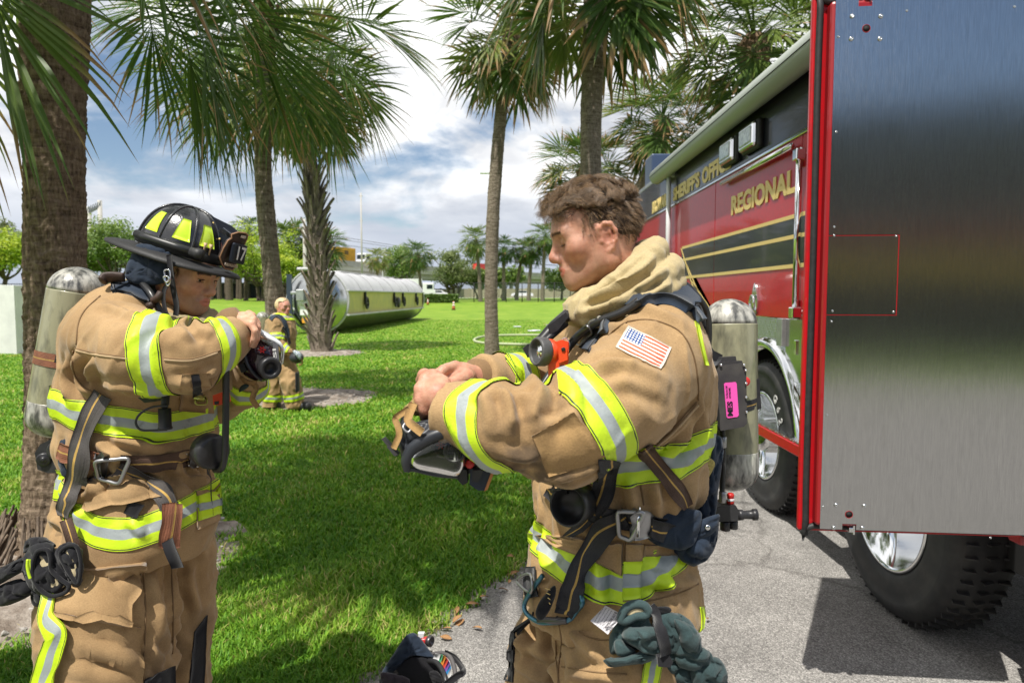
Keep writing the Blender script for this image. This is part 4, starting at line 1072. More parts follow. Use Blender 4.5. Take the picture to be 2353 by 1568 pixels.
poly = [(x0, z0), (nb0, z0), (nb0, z0 + .022), (nb1, z0 + .022), (nb1, z0), (x1, z0), (x1, z1), (nx1, z1), (nx1, z1 - .035), (nx0, z1 - .035), (nx0, z1), (x0, z1), (x0, pz1 + .004), (px1 + .004, pz1 + .004), (px1 + .004, pz0 - .004), (x0, pz0 - .004)]
def plate(name, poly, mat, y=yA, t=.003):
 mb = MB(); mb.prism([(a, y, b) for a, b in poly], (0, t, 0)); o = dp(name, mb, mat)
 me = o.data; li = np.empty(len(me.loops), np.int32); me.loops.foreach_get('vertex_index', li); co = np.array([v.co[:] for v in me.vertices])[li]
 me.uv_layers['uv'].data.foreach_set('uv', np.ascontiguousarray(co[:, [0, 2]], np.float32).ravel()); return o
lining = plate('lining', poly, BRUSH)
plate('access_plate', [(x0, pz0), (px1, pz0), (px1, pz1), (x0, pz1)], BRUSH)
def bolts(spots, r, name):
 mb = MB(); mb.lathe([(r, 0), (r * .98, r * .25), (r * .75, r * .6), (r * .35, r * .78), (r * .3, r * .62), (0, r * .6)], (0, 0, 0), Matrix.Rotation(R(90), 4, 'X'), 14); me = mb.mesh(name, STEEL)
 for u, v in spots:
  x, z = dx_of(u, v); o = link(name, me, door, keep_world=False); o.location = (x, yA, z)
bolts([(1957, 38), (2023, 38), (1955, 90), (2021, 90), (1920, 1159), (1985, 1161), (1915, 1211), (1981, 1212)], .0085, 'bolt')
bolts([(1926, 85), (2083, 25), (1921, 303), (1916, 521), (1916, 541), (2058, 542), (1912, 714), (2052, 716), (1910, 738), (1900, 953), (1890, 1163), (2039, 1224), (2275, 1234), (2330, 16)], .0045, 'screw')
for u, v in ((1990, 66), (1950, 1181)):
 x, z = dx_of(u, v); mb = MB(); mb.lathe([(.0135, 0), (.0, .0008)], (x, yA - .0002, z), Matrix.Rotation(R(90), 4, 'X'), 24); dp('hole_disc', mb, DARKIN)  # near-black disc carries the shade of an opening through the lining
 mb = MB(); mb.tube([(x + .0135 * math.cos(a), yA - .0005, z + .0135 * math.sin(a)) for a in np.linspace(0, 6.283, 20, endpoint=False)], .0012, 5, closed=True, caps=False, spline=False); dp('hole_rim', mb, RED_IN)
for (xa, xb, z) in ((nx0, nx1, DH - .03), (nb0, nb1, .03)):
 mb = MB(); mb.box(((xa + xb) / 2 + .008, -.03, z), (.02, .03, .02), bevel=.003); mb.box(((xa + xb) / 2 + .016, -.028, z), (.006, .035, .034)); dp('catch', mb, STEEL)
stn = thing('station_building', 'long dark flat roofed building behind the photographer, mirrored in the open door', 'building', (4, -15, 0))
mb = MB(); mb.box((4, -18, 3.2), (60, 6, 6.4)); mb.build('wall', M('station_wall', (.17, .17, .175), .8, col2=(.13, .13, .135), vs=.6), stn)
mb = MB(); mb.box((4, -17.8, 6.5), (61, 7, .25)); mb.build('roof', M('station_roof', (.16, .16, .17), .7), stn)
for k in range(9):
 mb = MB(); mb.box((-20 + k * 6, -14.97, 1.0), (4.6, .08, 2.0)); mb.build('bay_door', M('bay_door', (.03, .03, .032), .4), stn)
 mb = MB(); mb.box((-20 + k * 6, -14.96, 4.6), (3.2, .08, 1.1)); mb.build('window', M('station_glass', (.03, .035, .04), .1), stn)
mb = MB(); mb.box((4, -14.95, 2.45), (60, .1, .36)); mb.build('yellow_band', M('station_yellow', (.55, .38, .03), .6), stn)
mb = MB(); mb.box((4, -14.95, 3.3), (60, .1, .22)); mb.build('red_band', M('station_red', (.4, .03, .03), .6), stn)
# ------------------------------------------------------------------ overturned tanker on the lawn
TANK = M('tank_steel', (.56, .57, .57), .24, metal=1, col2=(.44, .45, .44), vs=1.5, bump=.01, bs=2.5)
TANKLID = M('tank_cover', (.50, .50, .51), .5, col2=(.40, .40, .41), vs=1.2, bump=.02, bs=3, metal=.2)
YELL = M('tank_yellow', (.56, .48, .19), .55, col2=(.44, .40, .20), vs=1.6, detail=8)
a0, a1 = P(730, 694, 30.0), P(930, 688, 49.0)
ax = Vector((a1.x - a0.x, a1.y - a0.y, 0)); TL = ax.length; rz = math.atan2(ax.y, ax.x)
zc = 1.44
tk = thing('tanker_trailer', 'overturned silver tanker with yellow side panel lying on the lawn', 'tanker', (a0.x, a0.y, float(terrain(a0.x, a0.y))), rz)
def kp(name, mb, mat, parent=tk): return mb.build(name, mat, parent, keep_world=False)
def arc(a0_, a1_, n, ry=1.36, rz_=1.40): return [(-ry * math.sin(R(a)), zc + rz_ * math.cos(R(a))) for a in np.linspace(a0_, a1_, n)]
def hull(name, prof, mat, x0=0, x1=TL, n=14, bulge=.0):
 xs = np.linspace(x0, x1, n); mb = MB()
 mb.grid(np.array([[(x, y, z) for y, z in prof] for x in xs])); return kp(name, mb, mat)
hull('cover', arc(-62, 71, 30, 1.34, 1.36), TANKLID)
hull('shell', arc(117, 300, 40), TANK)
low, top = arc(117, 117, 1)[0], arc(71, 71, 1)[0]
hull('side_panel', [(top[0] - .02, top[1] - .02), (-1.26, top[1] - .10), (-1.26, low[1] + .06), (low[0], low[1])], YELL)
for z, w in ((top[1], .16), (low[1] + .02, .14)):
 mb = MB(); mb.box((TL / 2, -1.33, z), (TL + .1, w, .07), bevel=.01); kp('rail', mb, TANKLID)
for k in range(9):
 mb = MB(); x = .2 + (TL - .4) * k / 8; pr = arc(-60, 70, 22, 1.352, 1.372)
 mb.tube([(x, y, z) for y, z in pr], .012, 6, caps=True, spline=False); kp('cover_seam', mb, TANKLID)
for x, s in ((0, -1), (TL, 1)):
 mb = MB(); rings = []
 for q in np.linspace(1, 0, 9): rings.append([(x + s * .55 * math.sqrt(max(0, 1 - q * q)), y * q, zc + (z - zc) * q) for y, z in arc(0, 360, 41)])
 mb.grid(np.array(rings)); kp('end_cap', mb, TANK)
 mb = MB(); mb.tube([(x, y * 1.01, z * 1.0) for y, z in arc(0, 360, 40)[:-1]], .05, 8, closed=True, caps=False, spline=False); kp('rim_ring', mb, TANKLID)
BLK = M('black_iron', (.018, .018, .018), .5)
for fx in (.16, .50, .63, .86):
 x = TL * fx; mb = MB(); mb.box((x, -1.32, zc + .12), (.16, .10, .62), bevel=.03)
 mb.tube([(x + .26 * math.cos(a), -1.40, zc - .12 + .26 * math.sin(a)) for a in np.linspace(0, 6.283, 20, endpoint=False)], .045, 8, closed=True, caps=False)
 mb.box((x, -1.4, zc - .12), (.5, .04, .05)); mb.box((x, -1.4, zc - .12), (.05, .04, .5)); kp('valve', mb, BLK)
x = TL * .555; mb = MB(); mb.lathe([(.30, 0), (.32, .06), (.24, .12), (0, .12)], (x, -1.30, zc - .16), Matrix.Rotation(R(90), 4, 'X'), 20); kp('hatch', mb, BLK)
mb = MB(); mb.box((-.55, 1.05, zc + .1), (.10, .22, 2.1)); mb.box((-.52, 1.3, zc - 1.0), (.5, .5, .8)); kp('end_frame', mb, M('navy_iron', (.03, .045, .07), .5))
mb = MB(); mb.prism([(-.5, 1.35, .0), (-.5, .75, .0), (-.5, 1.0, .95), (-.5, 1.35, 1.1)], (.05, 0, 0)); kp('skirt', mb, ALU)
mb = MB(); mb.box((-.62, .55, zc + .25), (.16, .34, .5), bevel=.03); mb.box((-.6, .85, zc + .35), (.12, .25, .12), bevel=.02); kp('valve_box', mb, ALU)
mb = MB(); mb.box((-.5, .45, zc - .42), (.02, .34, .38)); kp('white_label', mb, M('label_white', (.75, .76, .76), .6))
mb = MB(); mb.box((-.47, .42, zc - .85), (.02, .26, .2)); kp('orange_label', mb, M('label_orange', (.8, .36, .03), .6))
mb = MB(); mb.box((TL * .5, .2, zc + 1.42), (TL * .62, .4, .05), bevel=.02); mb.box((-.1, .3, zc + 1.38), (.8, .9, .14), bevel=.05); kp('walkway', mb, TANKLID)
# ------------------------------------------------------------------ overpass, road, vehicles far off
CONC = M('concrete', (.36, .35, .33), .9, col2=(.28, .27, .255), vs=.4, detail=6)
CONC2 = M('pale_concrete', (.46, .45, .42), .9, col2=(.38, .37, .35), vs=.5)
ov = thing('overpass', 'grey concrete road overpass running across behind the trees', 'bridge', (-20, 140, 1.3))
OP = [(-70, 40), (-52.5, 72), (-33, 130), (13, 210), (60, 275), (140, 380)]
def ribbon(zlo, zhi, off0, off1):
 pts, _ = catmull(np.array([(x, y, 0) for x, y in OP], float), np.zeros(len(OP)), 8); T, A, B_ = frames(pts); Nn = np.stack([-T[:, 1], T[:, 0], 0 * T[:, 0]], 1)
 G = []
 for (o, z) in ((off0, zlo), (off0, zhi), (off1, zhi), (off1, zlo), (off0, zlo)): q = pts + Nn * o; q[:, 2] = z; G.append(q)
 mb = MB(); mb.grid(np.stack(G, 1), smooth=False); return mb, pts, Nn
mb, opts, oN = ribbon(6.6, 7.35, -.6, 9); mb.build('deck', CONC2, ov)
mb, _, _ = ribbon(7.37, 8.4, -.9, -.6); mb.build('parapet', CONC, ov)
mb, _, _ = ribbon(5.5, 6.58, .3, 8.4); mb.build('girder', CONC, ov)
for i in range(2, len(opts), 4):
 mb = MB()
 for o in (1.2, 4.4, 7.6):
  q = opts[i] + oN[i] * o; mb.lathe([(.55, 0), (.55, 4.3)], (q[0], q[1], 1.2), None, 12)
 q = opts[i] + oN[i] * 4.4; T_ = Matrix.Rotation(math.atan2(oN[i][1], oN[i][0]), 4, 'Z'); mb.box((q[0], q[1], 5.1), (8, 1.1, .8), T_); mb.build('pier', CONC, ov)
def on_deck(u):
 k = min(range(len(opts)), key=lambda i: abs((opts[i][0] / opts[i][1]) * FOC + 1176 - u) if opts[i][1] > 60 else 1e9)
 a = opts[k] + oN[k] * 2.2; b = opts[min(k + 1, len(opts) - 1)] - opts[k]
 best = min(np.linspace(-1, 1, 81), key=lambda t: abs((a[0] + b[0] * t) / (a[1] + b[1] * t) * FOC + 1176 - u)); q = a + b * best
 return Vector((q[0], q[1], 7.36)), math.atan2(b[1], b[0])
CYEL = M('container_yellow', (.62, .34, .03), .5, col2=(.5, .28, .03), vs=1)
c, rz = on_deck(786)
t = thing('container_truck', 'yellow shipping container riding on a lorry along the overpass', 'lorry', c, rz)
mb = MB(); mb.box((0, 0, 2.45), (6.0, 2.4, 2.5), bevel=.04); mb.build('container', CYEL, t, keep_world=False)
mb = MB()
for k in range(24): mb.box((-2.85 + k * .248, -1.22, 2.45), (.10, .05, 2.2))
mb.build('corrugation', CYEL, t, keep_world=False)
mb = MB(); mb.box((.2, -1.27, 2.75), (1.1, .02, .75)); mb.build('emblem', M('emblem_brown', (.12, .06, .01), .6), t, keep_world=False)
mb = MB(); mb.box((0, 0, .95), (6.4, 1.0, .25));
for x in (-2.4, -1.3, 2.3): mb.lathe([(.5, -1.1), (.5, 1.1)], (x, 0, .5), Matrix.Rotation(R(90), 4, 'X'), 14)
mb.build('chassis', BLK, t, keep_world=False)
WV = M('vehicle_white', (.74, .75, .76), .3, coat=.5); GLS = M('dark_glass', (.02, .03, .035), .08)
def lorry(label, pos, rz, box=None, name='lorry', cat='lorry', s=1.0):
 t = thing(name, label, cat, pos, rz); t.scale = (s, s, s)
 mb = MB(); mb.box((1.3, 0, 1.75), (2.2, 2.3, 2.5), bevel=.2); mb.box((2.2, 0, 1.1), (1.0, 2.2, 1.1), bevel=.2); mb.build('cab', WV, t, keep_world=False)
 mb = MB(); mb.box((2.42, 0, 2.25), (.06, 2.0, .9)); mb.box((1.55, -1.16, 2.2), (1.1, .04, .8)); mb.box((1.55, 1.16, 2.2), (1.1, .04, .8)); mb.build('window', GLS, t, keep_world=False)
 mb = MB()
 for x in (1.9, -1.6, -2.7): mb.lathe([(.5, -1.15), (.5, 1.15)], (x, 0, .5), Matrix.Rotation(R(90), 4, 'X'), 14)
 mb.box((-.9, 0, .85), (4.4, 1.0, .25)); mb.build('chassis', BLK, t, keep_world=False)
 if box: mb = MB(); mb.box((-2.0, 0, 2.4), (4.2, 2.4, 2.6), bevel=.04); mb.build('box_body', box, t, keep_world=False)
 return t
c, rz = on_deck(848); lorry('white lorry cab driving on the overpass right of the light pole', c, rz + math.pi)
c, rz = on_deck(1108); c.z -= .2; lorry('red lorry on the overpass beside the tall slim palm trunk', c, rz, M('lorry_red', (.6, .03, .03), .4), s=.8)
mb = MB(); mb.grid(np.array([[(x, y, 1.33) for x in np.linspace(-120, 120, 9)] for y in (128, 146)])); tag(mb.build('road', M('far_road', (.52, .51, .49), .9)), kind='structure')
wl = thing('wall', 'long tan wall beyond the far road, under the overpass', 'wall', (0, 168, 1.3)); mb = MB()
for k in range(30): mb.box((-105 + k * 7, 168, 2.35), (6.9, .3, 2.2)); mb.box((-101.5 + k * 7, 167.9, 2.4), (.4, .5, 2.4))
mb.build('wall_panel', M('wall_tan', (.40, .35, .26), .9, col2=(.3, .27, .2), vs=.3), wl)
def car(label, u, d, col, flip=1, group=None):
 b = at(u, d); b.z = 1.34; t = thing('car', label, 'car', b, 0, group)
 prof = [(-2.2, .35), (-2.22, .75), (-2.0, .92), (-1.35, 1.0), (-.75, 1.42), (.55, 1.45), (1.25, 1.0), (2.0, .86), (2.2, .65), (2.2, .35)]
 mb = MB(); mb.prism([(x * flip, -.85, z) for x, z in prof], (0, 1.7, 0)); mb.build('body', col, t, keep_world=False)
 mb = MB(); mb.prism([(x * flip, -.87, z) for x, z in [(-1.2, 1.0), (-.7, 1.34), (.48, 1.37), (1.08, 1.0)]], (0, 1.74, 0)); mb.build('window', GLS, t, keep_world=False)
 for x in (-1.35, 1.35): mb = MB(); mb.lathe([(.32, -.9), (.32, .9)], (x, 0, .32), Matrix.Rotation(R(90), 4, 'X'), 16); mb.build('wheel', BLK, t, keep_world=False)
car('silver white car driving on the far road behind the fence', 1199, 137, WV, -1)
car('white car parked behind the hedge under the green trees', 1008, 134, WV)
lorry('white van standing behind the far end of the tanker', at(968, 120), 0.2, WV, 'van', 'van', .9)
def fence(label, u0, u1, d, h, n, screen, name='fence'):
 a, b = at(u0, d), at(u1, d); t = thing(name, label, 'fence', ((a.x + b.x) / 2, d, a.z))
 for k in range(n + 1):
  q = a.lerp(b, k / n); mb = MB(); mb.lathe([(.055, 0), (.055, h), (0, h + .04)], (q.x, q.y, q.z - .1), None, 8); mb.build('post', BLK, t)
 mb = MB(); mb.tube([(a.x, d, a.z + h - .1), (b.x, d, b.z + h - .1)], .04, 6, spline=False); mb.build('top_rail', BLK, t)
 mb = MB(); mb.grid(np.array([[(a.x, d + .05, a.z), (b.x, d + .05, b.z)], [(a.x, d + .05, a.z + h - .1), (b.x, d + .05, b.z + h - .1)]])); mb.build('wire_mesh', screen, t)
def wire_mat(name, col, alpha):
 m = M(name, col, .7); nd, lk = nodes_of(m); b = nd['Principled BSDF']; tr = nd.new('ShaderNodeBsdfTransparent'); ms = nd.new('ShaderNodeMixShader'); ms.inputs[0].default_value = alpha
 tc = nd.new('ShaderNodeTexCoord'); mp = nd.new('ShaderNodeMapping'); mp.inputs['Rotation'].default_value = (0, R(45), 0); mp.inputs['Scale'].default_value = (12, 12, 12); lk.new(tc.outputs['Object'], mp.inputs[0])
 ck = nd.new('ShaderNodeTexBrick'); ck.inputs['Scale'].default_value = 1; ck.inputs['Mortar Size'].default_value = .09; ck.offset = 0; lk.new(mp.outputs[0], ck.inputs[0])
 rr_ = nd.new('ShaderNodeMapRange'); rr_.inputs[3].default_value, rr_.inputs[4].default_value = alpha * .5, alpha * 1.4; lk.new(ck.outputs['Fac'], rr_.inputs[0]); lk.new(rr_.outputs[0], ms.inputs[0])
 lk.new(tr.outputs[0], ms.inputs[1]); lk.new(b.outputs[0], ms.inputs[2]); lk.new(ms.outputs[0], nd['Material Output'].inputs[0]); return m
WIRE = wire_mat('wire_mesh', (.05, .07, .045), .35)
fence('dark chain link fence at the far edge of the lawn, right of the hedge', 1052, 1420, 86, 2.5, 10, WIRE)
fence('chain link fence behind the grove on the left', -40, 240, 84, 2.4, 8, WIRE)
wl2 = thing('shed', 'long dark shed behind the grove of trunks', 'shed', (at(560, 112).x, 112, 1.3)); mb = MB(); a, b = at(430, 112), at(690, 112); mb.box(((a.x + b.x) / 2, 113, 2.5), (b.x - a.x, 2, 2.4)); mb.build('wall', M('shed_dark', (.03, .032, .036), .8), wl2)  # wall has one even near-black colour
mb = MB(); mb.box(((a.x + b.x) / 2, 112.8, 3.78), (b.x - a.x + .6, 3, .14)); mb.build('roof', CONC, wl2)
POLE = M('pole_grey', (.42, .40, .37), .8)
def pole(label, u, d, vtop, r=.14, arms=(), name='light_pole', cat='pole', mat=POLE, lamp=None):
 b = at(u, d); h = CAM_H + (680 - vtop) / FOC * d - b.z; t = thing(name, label, cat, b)
 mb = MB(); mb.tube([(0, 0, -.3), (0, 0, h)], [r * 1.25, r * .8], 10, spline=False); mb.build('shaft', mat, t, keep_world=False)
 for z, w in arms: mb = MB(); mb.box((0, 0, h - z), (w, .12, .14)); mb.build('crossarm', mat, t, keep_world=False)
 if lamp: mb = MB(); mb.tube([(0, 0, h - .1), (lamp * .6, 0, h + .05), (lamp, 0, h)], .05, 8); mb.build('arm', mat, t, keep_world=False); mb = MB(); mb.box((lamp * 1.3, 0, h), (.75, .28, .12), bevel=.05); mb.build('lamp_head', WHITEP, t, keep_world=False)
 return h
pole('tall bare grey pole standing behind the middle of the tanker', 833, 105, 446, .13, ((.5, .5), (4.2, .45)))
pole('grey pole just left of the stub covered palm trunk', 703, 60, 505, .16)
h1 = pole('wooden utility pole with crossarms left of the yellow container', 763, 118, 541, .15, ((.3, 3.2), (1.2, 2.6)), 'utility_pole', 'pole', WOOD)
pole('street lamp whose head sticks out left of the tall slim palm trunk', 1128, 42, 402, .08, (), 'street_lamp', 'street lamp', POLE, -.22)
pole('small white street lamp above the yellowing palm', 880, 120, 576, .08, (), 'street_lamp', 'street lamp', WHITEP, .5)
b = at(763, 118); zt_ = b.z + h1 - .3
for k, (o, z) in enumerate(((-1.5, 0), (1.5, 0), (-1.2, -.9))):
 mb = MB(); e = at(1420, 170); p0, p1_ = Vector((b.x + o, b.y, zt_ + z)), Vector((e.x, e.y, 8.5 + z)); mid = p0.lerp(p1_, .5) - Vector((0, 0, 1.2)); mb.tube([p0, mid, p1_], .035, 4, caps=False, res=8)
 o_ = mb.build('power_line', BLK); tag(o_, 'thin dark power line from the %s of the utility pole' % ('left end of the top crossarm', 'right end of the top crossarm', 'lower crossarm')[k], 'wire', 'power lines from the utility pole')
b = at(228, 150); t = thing('sign_gantry', 'grey road sign gantry rising above the green tree on the left', 'gantry', b); hz = lambda v: CAM_H + (680 - v) / FOC * 150 - b.z
mb = MB(); mb.lathe([(.45, 0), (.45, hz(478))], (-1.3, 0, 0), None, 10); mb.lathe([(.45, 0), (.45, hz(463))], (1.1, 0, 0), None, 10); mb.build('post', POLE, t, keep_world=False)
mb = MB(); mb.prism([(-2.2, -.3, hz(497)), (1.4, -.3, hz(478)), (1.4, -.3, hz(472)), (-2.2, -.3, hz(489))], (0, .6, 0))
for k in range(7): mb.box((-1.9 + k * .52, -.4, hz(487 - 2.4 * k)), (.12, .2, 1.6), Matrix.Rotation(R(25), 4, 'Y'))
mb.build('truss', M('gantry_grey', (.22, .23, .25), .7), t, keep_world=False)
for u, d, s, lab in ((1042, 66, 1.0, 'orange traffic cone with white bands on the lawn right of the tanker'), (983, 78, .8, 'small faded traffic cone on the lawn just past the tanker end')):
 t = thing('traffic_cone', lab, 'traffic cone', at(u, d)); t.scale = (s, s, s)
 mb = MB(); mb.lathe([(.17, 0), (.14, .3), (.12, .45), (.08, .7), (.05, .8), (0, .8)], (0, 0, .03), None, 14); mb.build('body', M('cone_orange', (.55, .16, .07), .6), t, keep_world=False)
 for z, r in ((.40, .128), (.62, .098)): mb = MB(); mb.lathe([(r + .01, 0), (r - .012, .13)], (0, 0, z), None, 14); mb.build('white_band', WHITEP, t, keep_world=False)
 mb = MB(); mb.box((0, 0, .02), (.4, .4, .04)); mb.build('base', BLK, t, keep_world=False)
pts = [ground(u, v) for u, v in ((1600, 774), (1450, 772), (1300, 772), (1180, 772), (1115, 775), (1090, 782), (1100, 789), (1150, 793), (1300, 796), (1420, 798), (1600, 800))]
mb = MB(); mb.tube([(p.x, p.y, .05) for p in pts], .045, 8, res=8); tag(mb.build('hose', M('canvas_hose', (.38, .42, .26), .9)), 'pale fire hose laid in a long loop on the lawn behind the slim palm trunk', 'hose')
for u, v in ((1188, 752), (1232, 761), (1222, 762)):
 p = ground(u, v); mb = MB(); mb.box((p.x, p.y, .05), (.4, .25, .05), bevel=.02); tag(mb.build('paper_scrap', WHITEP), 'scrap of white litter on the far lawn behind the slim palm' if u == 1188 else 'white litter on the lawn by the hose, %s the bareheaded man' % ('nearer to' if u == 1232 else 'farther from'), 'litter', 'white litter on the lawn')
t = thing('concrete_barrier', 'white concrete wall block with a foot slab at the left edge of the lawn', 'barrier', at(-30, 19.5))
mb = MB(); c = at(-28, 19.5); e = at(17, 19.0)
mb.prism([(c.x - .6, 19.9, 0), (e.x, 19.3, 0), (e.x, 19.3, 1.95), (c.x - .6, 19.9, 2.0)], (-.35, 1.6, 0)); mb.build('wall', M('white_concrete', (.66, .66, .65), .8, col2=(.55, .55, .55), vs=2), t)
mb = MB(); f0, f1 = ground(46, 773), ground(38, 808); mb.prism([(f0.x, f0.y, 0), (f1.x, f1.y, 0), (f1.x - 1.8, f1.y - .3, 0), (f0.x - 1.8, f0.y, 0)], (0, 0, .22)); mb.build('foot', MATS['white_concrete'], t)
# ------------------------------------------------------------------ people
def fabric(name, c1, c2, dirt=(.07, .05, .035), dirt_amt=.55, weave=.0007, wsc=900):
 m = bpy.data.materials.new(name); m.use_nodes = True
 nd, lk = nodes_of(m); b = nd['Principled BSDF']
 tc = nd.new('ShaderNodeTexCoord')
 def nz(sc, det=5, ro=.6):
  n = nd.new('ShaderNodeTexNoise'); n.inputs['Scale'].default_value = sc; n.inputs['Detail'].default_value = det; n.inputs['Roughness'].default_value = ro; lk.new(tc.outputs['Object'], n.inputs[0]); return n
 n1 = nz(7, 7, .65); r1 = ramp(nd, [(.3, c2), (.62, c1)]); lk.new(n1.outputs[0], r1.inputs[0])
 n2 = nz(4.3, 8, .72); mr = nd.new('ShaderNodeMapRange'); mr.inputs[1].default_value, mr.inputs[2].default_value = .60, .80; mr.inputs[4].default_value = dirt_amt; lk.new(n2.outputs[0], mr.inputs[0])
 mx = nd.new('ShaderNodeMix'); mx.data_type = 'RGBA'; lk.new(mr.outputs[0], mx.inputs[0]); lk.new(r1.outputs[0], mx.inputs[6]); mx.inputs[7].default_value = (*dirt, 1)
 n3 = nz(wsc * .35, 2); r3 = ramp(nd, [(.25, (.82, .82, .82)), (.75, (1.12, 1.12, 1.12))]); lk.new(n3.outputs[0], r3.inputs[0])
 mm = nd.new('ShaderNodeMix'); mm.data_type = 'RGBA'; mm.blend_type = 'MULTIPLY'; mm.inputs[0].default_value = 1; lk.new(mx.outputs[2], mm.inputs[6]); lk.new(r3.outputs[0], mm.inputs[7])
 at_ = nd.new('ShaderNodeAttribute'); at_.attribute_name = 'soot'
 m3 = nd.new('ShaderNodeMix'); m3.data_type = 'RGBA'; lk.new(at_.outputs['Fac'], m3.inputs[0]); lk.new(mm.outputs[2], m3.inputs[6]); m3.inputs[7].default_value = (*dirt, 1)
 lk.new(m3.outputs[2], b.inputs['Base Color'])
 b.inputs['Roughness'].default_value = .85; b.inputs['Specular IOR Level'].default_value = .2; b.inputs['Sheen Weight'].default_value = .15
 bp = nd.new('ShaderNodeBump'); bp.inputs['Distance'].default_value = weave; lk.new(n3.outputs[0], bp.inputs['Height'])
 n4 = nz(26, 5, .55); bp2 = nd.new('ShaderNodeBump'); bp2.inputs['Distance'].default_value = .0016; bp2.inputs['Strength'].default_value = .6; lk.new(n4.outputs[0], bp2.inputs['Height']); lk.new(bp.outputs[0], bp2.inputs['Normal']); lk.new(bp2.outputs[0], b.inputs['Normal'])
 return m
TAN = fabric('turnout_cloth', (.39, .255, .125), (.285, .178, .082))
HOODM = fabric('hood_knit', (.46, .37, .20), (.38, .30, .16), dirt_amt=.2)
CUFFM = fabric('cuff_knit', (.22, .135, .065), (.17, .10, .05), dirt_amt=.2)
NAVY = fabric('navy_cloth', (.022, .035, .058), (.014, .022, .038), dirt=(.06, .06, .06), dirt_amt=.25)
TEAL = fabric('glove_suede', (.042, .072, .074), (.018, .036, .039), dirt=(.012, .018, .018), dirt_amt=.7)
BLKCLOTH = fabric('black_cloth', (.014, .014, .017), (.008, .008, .01), dirt=(.05, .05, .05), dirt_amt=.15)
CREAM = fabric('glove_lining', (.55, .46, .28), (.4, .33, .2), dirt_amt=.3)
LEATH = M('brown_leather', (.05, .027, .019), .6, col2=(.03, .018, .014), vs=40, bump=.001, bs=120)
def stripe_material():
 m = bpy.data.materials.new('reflective_tape'); m.use_nodes = True
 nd, lk = nodes_of(m); b = nd['Principled BSDF']
 a = nd.new('ShaderNodeAttribute'); a.attribute_name = 't'
 dk, ye, si = (.02, .022, .02), (.52, .72, .015), (.30, .335, .335)
 r = ramp(nd, [(0, ye), (.025, dk), (.055, ye), (.345, si), (.66, ye), (.945, dk), (.975, ye)], 'CONSTANT'); lk.new(a.outputs['Fac'], r.inputs[0])
 tc = nd.new('ShaderNodeTexCoord'); n = nd.new('ShaderNodeTexNoise'); n.inputs['Scale'].default_value = 16; n.inputs['Detail'].default_value = 8; n.inputs['Roughness'].default_value = .75; lk.new(tc.outputs['Object'], n.inputs[0])
 rr_ = ramp(nd, [(.28, (.35, .36, .33)), (.42, (1, 1, 1))]); lk.new(n.outputs[0], rr_.inputs[0])
 mx = nd.new('ShaderNodeMix'); mx.data_type = 'RGBA'; mx.blend_type = 'MULTIPLY'; mx.inputs[0].default_value = .8; lk.new(r.outputs[0], mx.inputs[6]); lk.new(rr_.outputs[0], mx.inputs[7]); lk.new(mx.outputs[2], b.inputs['Base Color'])
 b.inputs['Roughness'].default_value = .5
 bp = nd.new('ShaderNodeBump'); bp.inputs['Distance'].default_value = .003; lk.new(n.outputs[0], bp.inputs['Height']); lk.new(bp.outputs[0], b.inputs['Normal'])
 return m
TAPE = stripe_material()
def skin_material(name, base, red, dark):
 m = bpy.data.materials.new(name); m.use_nodes = True
 nd, lk = nodes_of(m); b = nd['Principled BSDF']
 ar, ad = nd.new('ShaderNodeAttribute'), nd.new('ShaderNodeAttribute'); ar.attribute_name, ad.attribute_name = 'red', 'dark'
 tc = nd.new('ShaderNodeTexCoord'); n = nd.new('ShaderNodeTexNoise'); n.inputs['Scale'].default_value = 55; n.inputs['Detail'].default_value = 6; n.inputs['Roughness'].default_value = .65; lk.new(tc.outputs['Object'], n.inputs[0])
 r = ramp(nd, [(.3, [base[0] * .80, base[1] * .68, base[2] * .64]), (.65, [min(1, x * 1.12) for x in base])]); lk.new(n.outputs[0], r.inputs[0])
 mx = nd.new('ShaderNodeMix'); mx.data_type = 'RGBA'; lk.new(ar.outputs['Fac'], mx.inputs[0]); lk.new(r.outputs[0], mx.inputs[6]); mx.inputs[7].default_value = (*red, 1)
 m2 = nd.new('ShaderNodeMix'); m2.data_type = 'RGBA'; lk.new(ad.outputs['Fac'], m2.inputs[0]); lk.new(mx.outputs[2], m2.inputs[6]); m2.inputs[7].default_value = (*dark, 1); lk.new(m2.outputs[2], b.inputs['Base Color'])
 b.inputs['Roughness'].default_value = .42; b.inputs['Specular IOR Level'].default_value = .5
 b.inputs['Subsurface Weight'].default_value = .25; b.inputs['Subsurface Radius'].default_value = (.010, .0035, .002); b.inputs['Subsurface Scale'].default_value = 1
 n2 = nd.new('ShaderNodeTexNoise'); n2.inputs['Scale'].default_value = 420; n2.inputs['Detail'].default_value = 3; lk.new(tc.outputs['Object'], n2.inputs[0])
 bp = nd.new('ShaderNodeBump'); bp.inputs['Distance'].default_value = .0011; lk.new(n2.outputs[0], bp.inputs['Height']); lk.new(bp.outputs[0], b.inputs['Normal'])
 rr_ = nd.new('ShaderNodeMapRange'); rr_.inputs[3].default_value, rr_.inputs[4].default_value = .30, .55; lk.new(n.outputs[0], rr_.inputs[0]); lk.new(rr_.outputs[0], b.inputs['Roughness'])
 return m
SKIN_A = skin_material('skin_flushed', (.50, .275, .185), (.46, .12, .085), (.16, .09, .06))
SKIN_B = skin_material('skin_tanned', (.62, .37, .25), (.56, .18, .12), (.2, .11, .07))
SKIN_C = skin_material('skin_fair', (.56, .30, .22), (.55, .15, .11), (.2, .12, .08))
